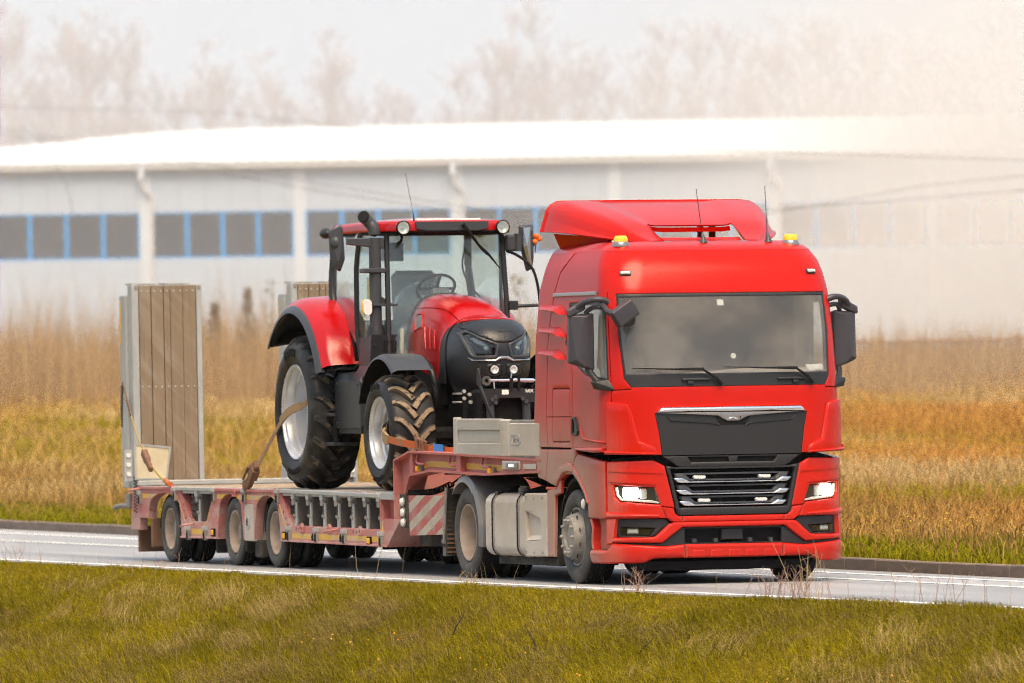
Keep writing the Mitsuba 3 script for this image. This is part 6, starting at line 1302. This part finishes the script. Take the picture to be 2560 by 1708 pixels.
# orange specks: fallen petals in the bank grass
N = 130; nc = 16
ct = rng.uniform(1.4, 3.0, nc); cx = -8 + rng.uniform(0, 1, nc) * 20 + ct * 3.3; q = rng.integers(0, nc, N)
x = cx[q] + rng.normal(0, .35, N); y = near_y(np.clip(cx, -400, 200))[q] - .2 - ct[q] + rng.normal(0, .12, N); z = ground(x, y) + rng.uniform(.06, .13, N)
k = put(None, 'petals', cat([mv(hull([(-.016, 0, 0), (.016, 0, .003), (0, .011, .004), (0, -.011, .002), (0, 0, .008)]), a, b, d, rx=rng.uniform(-1, 1), ry=rng.uniform(-1, 1), rz=rng.uniform(0, 6)) for a, b, d in zip(x, y, z)]), 'amber_plastic')
labels[k] = {'label': 'tiny orange petals scattered in the bank grass', 'category': 'petals', 'kind': 'stuff'}
# dry weeds on the road edge, each a cluster of branching stems
def weed(x, y, n, hh, spread, label, col):
    k = thing('dry_weed', label, 'weed')
    ms = []
    for i in range(n):
        bx_, by_ = x + rng.normal(0, spread), y + rng.normal(0, .05); h = hh * rng.uniform(.4, 1.0); a = rng.uniform(0, 6.28); b = np.array([bx_, by_, float(ground(bx_, by_))])
        L = rng.uniform(.05, .6) * h; top = b + np.array([math.cos(a) * L, math.sin(a) * L, h])
        mid = (b + top) / 2 + np.array([rng.normal(0, .02), rng.normal(0, .02), h * .08])
        ms.append(tube([b, mid, top], [.0035, .003, .0015], 3))
        for j in range(rng.integers(0, 3)):
            s0 = mid + (top - mid) * rng.uniform(0, .6); ms.append(tube([s0, s0 + np.array([rng.normal(0, .06), rng.normal(0, .06), rng.uniform(.03, .12)])], .0016, 3))
    put(k, 'stems', cat(ms), col, kind='stuff')
mat('dead_stem', (0.33, 0.21, 0.165), rough=.9); mat('pale_stem', (0.42, 0.31, 0.17), rough=.9); mat('dark_stem', (0.035, 0.03, 0.025), rough=.9)
weed(7.35, -1.62, 38, .34, .42, 'wide clump of dry reddish weeds at the road edge before the bumper', 'dead_stem')
weed(7.9, -1.60, 9, .62, .25, 'few tall pale weed stalks rising before the front bumper', 'pale_stem')
weed(3.6, -1.80, 16, .30, .15, 'small dark dry weed clump at the road edge right of the front wheel', 'dead_stem')
weed(-1.2, -1.98, 12, .16, .10, 'small dry weed tuft at the road edge below the fuel tank', 'pale_stem')
weed(-4.2, -2.1, 2, .55, .05, 'lone tall straw stalk before the striped board', 'pale_stem')
weed(-17.6, -2.4, 8, .32, .35, 'thin bare weed stems before the far left end of the road', 'dead_stem')
weed(-11.5, -2.25, 7, .24, .20, 'short bare weed stems before the rearmost trailer wheels', 'dead_stem')
weed(11.6, -1.62, 10, .36, .60, 'sparse thin weeds on the crest of the bank at the right', 'dead_stem')
weed(14.2, -1.5, 8, .40, .50, 'sparse thin weeds on the bank crest at the right edge', 'dead_stem')
for i, (l, t, hgt) in enumerate(((-4.6, 1.15, .22), (-2.6, 1.35, .26), (-.2, 1.25, .12), (-3.9, 2.6, .20))):
    x = 3.0 + l * 1.1 + t * 3.3; y = float(near_y(x)) - .2 - t
    b = np.array([x, y, float(ground(x, y)) + .03])
    lab = ('dark bent twig stuck in the bank, left one of the upper pair', 'dark bent twig stuck in the bank, right one of the upper pair', 'shortest dark twig stuck in the bank', 'dark twig low down on the bank')[i]
    k = thing('twig', lab, 'twig'); sg = -1 if i == 1 or i == 3 else 1
    put(k, 'stem', tube([b, b + np.array([.05 * sg, .03 * sg, hgt * .5]), b + np.array([.10 * sg, .09 * sg, hgt])], [.009, .008, .003], 5), 'dark_stem')
# verge beyond the kerb: short green grass with dry stalks
N = 150000
x = rng.uniform(-75, 16, N); tv = 9.0 * rng.uniform(0, 1, N) ** 1.3; y = kerb_y(x) + .16 + tv
D = (x - CAM[0]) * DH[0] + (y - CAM[1]) * DH[1]; l = (x - CAM[0]) * RH[0] + (y - CAM[1]) * RH[1]
ok = np.abs(l) < .064 * D; x, y, D, tv = x[ok], y[ok], D[ok], tv[ok]; N = len(x)
P2 = np.stack([x, y, 0 * x], 1); cl = meshkit.fbm(P2 * [.35, 1.2, 1], 4, 71)
dry = rng.uniform(0, 1, N) < np.clip((tv - 2.0) / 6, .05, .8) * np.clip(cl * 2 - .2, .3, 1.2)
h = np.where(dry, rng.uniform(.10, .34, N), rng.uniform(.05, .15, N)) * (0.7 + .7 * cl)
c = np.where(dry[:, None], lerp((0.42, 0.27, 0.085), (0.24, 0.135, 0.05), rng.uniform(0, 1, N)), lerp((0.26, 0.23, 0.012), (0.15, 0.145, 0.010), np.clip(cl * 1.6 - .3, 0, 1)))
grass('verge_grass', 'short green grass with dry stalks on the verge behind the kerb', blades(x, y, h, .015 * rng.uniform(.7, 1.5, N), rng.uniform(.1, .8, N), c * rng.uniform(.8, 1.2, N)[:, None], 2))
# field of dry grass
N = 150000
D = 100 + rng.uniform(0, 1, N) ** 1.15 * 165; l = rng.uniform(-1.1, 1.1, N) * .062 * D
x, y = world(l, D); ok = y > kerb_y(x) + 2.6 + .8 * rng.uniform(0, 1, N); x, y, D = x[ok], y[ok], D[ok]; N = len(x); P2 = np.stack([x, y, 0 * x], 1)
cl = meshkit.fbm(P2 * [.10, .25, 1], 4, 81); gp = np.clip((meshkit.fbm(P2 * [.045, .13, 1], 3, 15) - .50) * 8, 0, 1) * (rng.uniform(0, 1, N) < .8)
h = (.22 + .75 * np.clip(cl * 1.8 - .45, 0, 1)) * rng.uniform(.5, 1.25, N) * np.interp(D, [100, 118, 150, 265], [.50, .80, .55, .75])
redd = np.clip(1 - np.abs(D - 122) / 22, 0, 1)
c = lerp((0.56, 0.375, 0.125), (0.33, 0.180, 0.075), np.clip(rng.uniform(0, .7, N) + .5 * redd + .5 * (cl - .5), 0, 1))
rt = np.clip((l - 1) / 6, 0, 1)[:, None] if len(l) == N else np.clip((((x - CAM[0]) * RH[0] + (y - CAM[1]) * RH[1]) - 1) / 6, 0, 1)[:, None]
c = c * (1 - rt) + c * np.array([1.0, .82, .62]) * rt  # grass warmed towards the right: tint of the sun glow put into the colour
st = np.clip((meshkit.fbm(P2 * [.06, .22, 1], 3, 44) - .52) * 8, 0, 1)[:, None] * .6
c = c * (1 - st) + np.array([.55, .44, .24]) * st
c = c * (1 - gp[:, None]) + lerp((0.34, 0.28, 0.02), (0.24, 0.19, 0.02), rng.uniform(0, 1, N)) * gp[:, None]
h = np.where(gp > .5, h * .5, h)
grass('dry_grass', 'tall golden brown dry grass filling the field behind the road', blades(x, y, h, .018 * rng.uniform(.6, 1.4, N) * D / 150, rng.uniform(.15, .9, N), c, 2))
# reeds at the back of the field
N = 52000
D = rng.uniform(205, 300, N); l = rng.uniform(-1.1, 1.1, N) * .064 * D
x, y = world(l, D); P2 = np.stack([x, y, 0 * x], 1); cl = meshkit.fbm(P2 * [.16, .4, 1], 3, 91)
keep = rng.uniform(0, 1, N) < np.clip(cl * 2.2 - .35, .1, 1)
x, y, D, cl = x[keep], y[keep], D[keep], cl[keep]; N = len(x)
l = (x - CAM[0]) * RH[0] + (y - CAM[1]) * RH[1]
h = np.clip(rng.gamma(4.2, .36, N), .4, 3.6) * (.45 + .8 * cl) * np.interp(l, [-4, 7, 9], [1, .75, .55])
c = lerp((0.50, 0.355, 0.20), (0.30, 0.195, 0.115), rng.uniform(0, 1, N))
grass('reeds', 'tall thin brown reeds along the back of the field before the hall', blades(x, y, h, .022 * rng.uniform(.6, 1.3, N), rng.uniform(.0, .22, N), c, 2))
# yellow flowers in the verge
N = 90
D = rng.uniform(97, 108, N); l = rng.normal(4.2, 1.3, N) * D / 100
x, y = world(l, D); z = ground(x, y) + rng.uniform(.12, .28, N)
k = put(None, 'dandelions', cat([ball((a, b, d), rng.uniform(.008, .016), 1, 1, .6, sub=1) for a, b, d in zip(x, y, z)]), 'yellow_paint')
labels[k] = {'label': 'small yellow flowers dotted through the verge grass at the right', 'category': 'flowers', 'kind': 'stuff'}
# fence at the back of the field (right), bushes, a tall stalk
mat('old_wood', (0.33, 0.20, 0.11), rough=.9)
fk = thing('field_fence', 'low weathered wooden fence across the back of the field at the right', 'fence')
for i in range(46):
    l = 9.2 + i * .145; x, y = world(l, 252); g = float(ground(x, y))
    if i % 9 == 0: put(fk, 'post', box(x - .04, x + .04, y - .04, y + .04, g - .2, g + 1.02), 'old_wood')
    else: put(fk, 'picket', box(x - .012, x + .012, y - .03, y + .03, g, g + .95 + float(rng.normal(0, .05))), 'old_wood')
for hh in (.35, .88):
    pts = [world(l, 251.9) for l in np.linspace(9.1, 15.8, 9)]
    put(fk, 'rail', tube([(x, y, float(ground(x, y)) + hh + .02 * math.sin(i * 2)) for i, (x, y) in enumerate(pts)], .035, 5), 'old_wood')
def leafy(l, D, h, r, label, cat_, col, n=900, name='young_conifer', conical=True):
    x, y = world(l, D); g = float(ground(x, y)); k = thing(name, label, cat_)
    put(k, 'trunk', tube([(x, y, g - .1), (x, y, g + h)], [.05, .01], 6), 'old_wood')
    u = rng.uniform(0, 1, n) ** .8; z = g + h * (.12 + .9 * u); rr = r * (1 - u if conical else np.sqrt(np.clip(u * (1 - u) * 4, 0, 1))) * rng.uniform(.3, 1.1, n) + .05; a = rng.uniform(0, 2 * PI, n)
    c0 = np.stack([x + rr * np.cos(a), y + rr * np.sin(a), z], 1); d1 = rng.normal(0, .07, (n, 3)); d2 = rng.normal(0, .05, (n, 3))
    put(k, 'foliage', tm(np.stack([c0, c0 + d1, c0 + d2], 1).reshape(-1, 3), np.arange(3 * n).reshape(-1, 3)), col)
mat('dark_leaf', (0.22, 0.175, 0.115), rough=.8); mat('olive_leaf', (0.13, 0.135, 0.035), rough=.8)
leafy(-8.05, 238, 2.3, .34, 'shorter dark dead weed clump in the reeds behind the trailer', 'weed', 'dark_leaf', 420, 'weed_clump')
leafy(-7.3, 243, 2.7, .36, 'taller dark dead weed clump in the reeds left of the tractor fender', 'weed', 'dark_leaf', 420, 'weed_clump')
leafy(.18, 240, 2.9, .40, 'olive stalk with leaf tufts between the tractor and the truck', 'weed', 'olive_leaf', 130, 'leafy_stalk', False)
leafy(-6.55, 240, 2.9, .22, 'thin stalk with a leaf tuft left of the tractor cab', 'weed', 'olive_leaf', 60, 'leafy_stalk', False)
# ------------------------------------------------------------------ the hall behind the field
HALL = thing('warehouse', 'long pale grey industrial hall with white roof and ribbon windows', 'building')
def hallw(l, D, z): x, y = world(l, D); return (x, y, z)
ang = math.atan2(RH[1], RH[0])
HT = T4().translate([float(world(0, 400)[0]), float(world(0, 400)[1]), 0.0]) @ T4().rotate([0, 0, 1], math.degrees(ang))
# local frame of the hall: x to the right along the facade, y away from the road, z up
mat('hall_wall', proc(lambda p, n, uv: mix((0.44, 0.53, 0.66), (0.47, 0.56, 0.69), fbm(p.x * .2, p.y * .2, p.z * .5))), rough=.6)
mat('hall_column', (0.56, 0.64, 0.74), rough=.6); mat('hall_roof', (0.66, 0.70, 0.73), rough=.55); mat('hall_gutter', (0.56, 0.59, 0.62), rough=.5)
mat('blue_frame', (0.03, 0.34, 0.86), rough=.45)
mat('hall_inside', proc(lambda p, n, uv: mix((0.035, 0.058, 0.13), (0.11, 0.145, 0.24), fbm(p.x * .9, p.y * .9, p.z * .5, octaves=4))), rough=.9)
mat('crate_wood', (0.55, 0.42, 0.24), rough=.8)
scene['hall_glass'] = {'type': 'blendbsdf', 'weight': .07, 'a': {'type': 'thindielectric', 'int_ior': 1.5}, 'b': twosided({'type': 'diffuse', 'reflectance': rgb(.55, .60, .68)})}
X0, X1, ZW0, ZW1, ZE = -33.0, 34.0, 7.93, 10.02, 12.25
for z0, z1, nm in ((0.5, ZW0, 'wall'), (ZW1, ZE, 'wall')):
    n = 56; e = np.linspace(X0, X1, n + 1)
    for i in range(n):       # metal cladding cassettes with open joints
        put(HALL, 'wall_panel', box(e[i] + .006, e[i + 1] - .006, -.06, .06, z0, z1, .004), 'hall_wall', to=HT)
put(HALL, 'wall_core', cat(box(X0, X1, .06, .3, .3, ZW0 - .02), box(X0, X1, .06, .3, ZW1 + .02, ZE), box(X0, X0 + .3, .3, 30, .3, ZE), box(X1 - .3, X1, .3, 30, .3, ZE), box(X0, X1, 30, 30.3, .3, ZE)), 'hall_wall', to=HT)
put(HALL, 'inner_wall', box(X0 + .4, X1 - .4, 6, 6.2, .4, ZE - .1), 'hall_inside', to=HT)
cols = [-31.0, -23.8, -16.6, -9.6, -2.45, 4.72, 11.95, 19.2, 26.4, 33.0]
for i, cx in enumerate(cols):
    put(HALL, 'column', box(cx - .27, cx + .27, -.16, .10, .4, ZE - .05, .02), 'hall_column', to=HT)
    if i % 2 == 0:
        k = newkey(HALL + '__downpipe')
        put(k, 'hopper', box(cx - .30, cx - .02, -.62, -.34, ZE - .75, ZE - .1, .03), 'hall_column', to=HT)
        put(k, 'pipe', tube([(cx - .16, -.48, ZE - .7), (cx - .1, -.42, ZE - 1.1), (cx + .30, -.26, ZE - 1.5), (cx + .30, -.24, ZE - 2.0), (cx + .30, -.24, .6)], .085, 8), 'hall_gutter', smooth=40, to=HT)
for i in range(len(cols) - 1):
    a, b = cols[i] + .27, cols[i + 1] - .27
    k = newkey(HALL + '__window')
    w = (b - a)
    put(k, 'frame', cat(box(a, b, -.02, .05, ZW0 - .02, ZW0 + .07), box(a, b, -.02, .05, ZW1 - .06, ZW1 + .02)), 'blue_frame', to=HT)
    for j in range(5):
        x = a + w * j / 4
        put(k, 'mullion', box(max(a, x - .085), min(b, x + .085), -.04, .05, ZW0 + .07, ZW1 - .06), 'blue_frame', to=HT)
    for j in range(4): put(k, 'pane', box(a + w * j / 4 + .08, a + w * (j + 1) / 4 - .08, .015, .018, ZW0 + .06, ZW1 - .05), 'hall_glass', to=HT)
# blue cross braces and stacked crates behind the right-hand windows
for x0, x1 in ((12.6, 18.5), (20.0, 25.5)):
    put(HALL, 'brace', cat(tube([(x0, 1.0, ZW0 - .3), ((x0 + x1) / 2, 1.0, ZW1 + .1)], .08, 6), tube([((x0 + x1) / 2, 1.0, ZW1 + .1), (x1, 1.0, ZW0 - .3)], .08, 6)), 'blue_frame', to=HT)
for x, w, h in ((14.0, 1.5, .75), (16.0, 1.7, .95), (18.2, 1.2, .8), (20.8, 1.6, 1.0)): put(HALL, 'stored_crate', box(x - w / 2, x + w / 2, 1.5, 3.0, ZW0 - 1.5, ZW0 + h), 'crate_wood', to=HT)
# roof: one slope up to a low ridge, hipped at the left, corrugated eaves
ex = np.arange(X0 - .5, X1 + .51, .11)
cor = .022 * np.sin(ex * 2 * PI / .66)
def roofsheet():
    rows = []
    for d, z in ((-.62, ZE - .02), (-.60, ZE + .06), (3.5, ZE + .60), (12.0, 0)):
        zz = np.where(d > 10, np.interp(ex, [-34, -23.1, -19.5, -16.2, -13.0, 34], [12.9, 13.45, 13.78, 14.02, 14.12, 14.32]), z)
        rows.append(np.stack([ex, 0 * ex + d, zz + cor], 1))
    v = np.vstack(rows); m = len(ex); f = []
    i = np.arange(m - 1)
    for r in range(3): f += [np.stack([r * m + i, r * m + i + 1, (r + 1) * m + i + 1], 1), np.stack([r * m + i, (r + 1) * m + i + 1, (r + 1) * m + i], 1)]
    return tm(v, np.vstack(f))
put(HALL, 'roof', roofsheet(), 'hall_roof', smooth=40, to=HT)
put(HALL, 'roof_back', box(X0 - .4, X1 + .4, 12, 30, 12.2, 12.35), 'hall_roof', to=HT)
put(HALL, 'gutter', cat(box(X0 - .4, X1 + .4, -.58, -.36, ZE - .28, ZE - .08, .03), box(X0 - .4, X1 + .4, -.36, .0, ZE - .10, ZE - .05)), 'hall_gutter', to=HT)
# ------------------------------------------------------------------ overhead lines
mat('wire', (0.20, 0.20, 0.22), rough=.6)
def cable(label, pts, r=.012):
    k = thing('overhead_line', label, 'cable', None)
    put(k, 'wire', tube([(*world(l, D), z) for l, D, z in pts], r, 4), 'wire')
cable('uppermost overhead line crossing the hall roof from upper left', [(-18, 262, 10.6), (-8.5, 262, 10.2), (-.87, 262, 9.2), (15.5, 262, 8.4), (24, 262, 8.3)])
cable('overhead line dropping across the hall wall to the tractor roof', [(-18, 258, 10.3), (-13.6, 258, 9.47), (-4.4, 258, 7.73), (.1, 258, 6.98), (6, 258, 6.6), (12, 258, 7.6), (20, 258, 8.3)])
cable('lowest overhead line, meeting the tractor roof', [(-18, 255, 10.0), (-12.5, 255, 9.1), (-6, 255, 7.75), (.2, 255, 6.72), (8, 255, 6.95), (16, 255, 7.45), (24, 255, 7.9)])
cable('slack line hanging down before the hall at the far left', [(-13.9, 250, 9.6), (-13.2, 250, 8.9), (-12.6, 250, 7.9), (-12.45, 250, 7.0)], .010)
# ------------------------------------------------------------------ bare trees behind the hall
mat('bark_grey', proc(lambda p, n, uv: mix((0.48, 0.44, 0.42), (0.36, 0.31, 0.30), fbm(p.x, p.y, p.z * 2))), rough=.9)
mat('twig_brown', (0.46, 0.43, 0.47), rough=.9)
def bare_tree(seed, H):
    r = np.random.default_rng(seed); segs = []
    trunk = [np.array([0, 0, 0.0])]
    for i in range(9): trunk.append(trunk[-1] + np.array([r.normal(0, .10), r.normal(0, .10), H / 9]))
    trunk = np.array(trunk); tr = np.linspace(.16, .015, 10)
    limbs, twigs = [tube(trunk, tr, 6)], []
    def along(u): k = u * 9; i = min(int(k), 8); return trunk[i] + (trunk[i + 1] - trunk[i]) * (k - i)
    for i in range(58):
        u = r.uniform(.10, .97); p = along(u); a = r.uniform(0, 2 * PI); L = H * (.24 * (1 - u) + .055) * r.uniform(.7, 1.25); up = r.uniform(.75, 1.6)
        d = np.array([math.cos(a), math.sin(a), up]); d /= np.linalg.norm(d)
        q = [p]
        for j in range(4): d = d + np.array([r.normal(0, .12), r.normal(0, .12), .06]); d /= np.linalg.norm(d); q.append(q[-1] + d * L / 4)
        q = np.array(q); limbs.append(tube(q, np.linspace(.040 * (1.2 - u), .008, 5), 4, False))
        for j in range(30):
            w = r.uniform(.2, 1.0) * 4; ii = min(int(w), 3); s0 = q[ii] + (q[ii + 1] - q[ii]) * (w - ii)
            dd = d + np.array([r.normal(0, .45), r.normal(0, .45), r.normal(.25, .3)]); dd /= np.linalg.norm(dd); ll = L * r.uniform(.18, .5)
            e0 = s0 + dd * ll * .5; e1 = e0 + (dd + np.array([r.normal(0, .2), r.normal(0, .2), .0])) * ll * .5
            twigs.append((s0, e0, .008)); twigs.append((e0, e1, .006))
            for m in range(5):
                s1 = s0 + (e1 - s0) * r.uniform(.2, .9); d2 = dd + np.array([r.normal(0, .6), r.normal(0, .6), r.normal(.1, .3)]); twigs.append((s1, s1 + d2 * ll * r.uniform(.2, .45), .005))
    tv, tf = [], []
    for (a, b, w) in twigs:
        d = b - a; s = np.cross(d, [0.3, 0.2, 1]); s /= np.linalg.norm(s) + 1e-9; t_ = np.cross(d, s); t_ /= np.linalg.norm(t_) + 1e-9
        i = len(tv); tv += [a + s * w, a - s * .5 * w + t_ * .86 * w, a - s * .5 * w - t_ * .86 * w, b]; tf += [(i, i + 1, i + 3), (i + 1, i + 2, i + 3), (i + 2, i, i + 3)]
    return ply(cat(limbs), smooth=True), ply(tm(tv, tf))
TREES = [bare_tree(100 + i, 17.0) for i in range(4)]
trr = np.random.default_rng(5)
front = np.interp
tree_at = []
for l in np.arange(-31, 33, .72):
    # clumps of taller trees with gaps between, rising towards the right
    t = .99 + .06 * math.sin(l * .50 + 1.0) + .05 * math.sin(l * 1.7) - .10 * math.exp(-((l + 8) / 5) ** 2)
    tree_at.append((float(l + trr.normal(0, .3)), float(max(.70, t + trr.normal(0, .07)))))
for i, (l, s) in enumerate(tree_at):
    D = 470 + (i * 37 % 11) * 3.6 + (20 if i > 20 else 0); x, y = world(l * D / 480, D)
    k = thing('bare_tree', 'leafless grey tree standing behind the hall roof', 'tree', 'bare trees behind the hall')
    s = s * 1.12
    to = T4().translate([float(x), float(y), 2.2]) @ T4().rotate([0, 0, 1], float(i * 77 % 360)) @ T4().scale([s * .92, s * .92, s])
    put(k, 'trunk', TREES[i % 4][0], 'bark_grey', to=to); put(k, 'crown', TREES[i % 4][1], 'twig_brown', to=to)
# ------------------------------------------------------------------ the wood behind the camera, seen only in reflections
wv = []
for i in range(90):
    a = -1.15 + 2.3 * i / 89 + trr.normal(0, .01); R = 190 + trr.normal(0, 10); x, y = 10 + R * math.cos(-.32 + a), -R * math.sin(.32 - a)
    m = trimesh.creation.icosphere(2, 1.0); v = np.array(m.vertices); v = v * (1 + .5 * (meshkit.fbm(v * 2.1 + i, 3) - .5))[:, None] * [6, 6, 8 + trr.normal(0, 1.6)] + [x, y, 5]
    wv.append(tm(v, m.faces))
mat('wood_dark', (0.055, 0.050, 0.036), rough=.9)
put(None, 'far_wood', cat(wv), 'wood_dark', smooth=True); labels['far_wood'] = {'kind': 'stuff', 'label': 'dark wood on the other side of the road behind the viewer', 'category': 'wood'}
# ------------------------------------------------------------------ haze
scene['haze'] = {'type': 'cube', 'bsdf': {'type': 'null'}, 'interior': {'type': 'ref', 'id': 'haze_air'},
                 'to_world': T4().translate(((HB0 + HB1) / 2).tolist()) @ T4().scale(((HB1 - HB0) / 2).tolist())}
labels['haze'] = {'kind': 'stuff', 'label': 'thin pale haze in the air between the road and the trees, thickened at the right to stand in for sun glow', 'category': 'haze'}
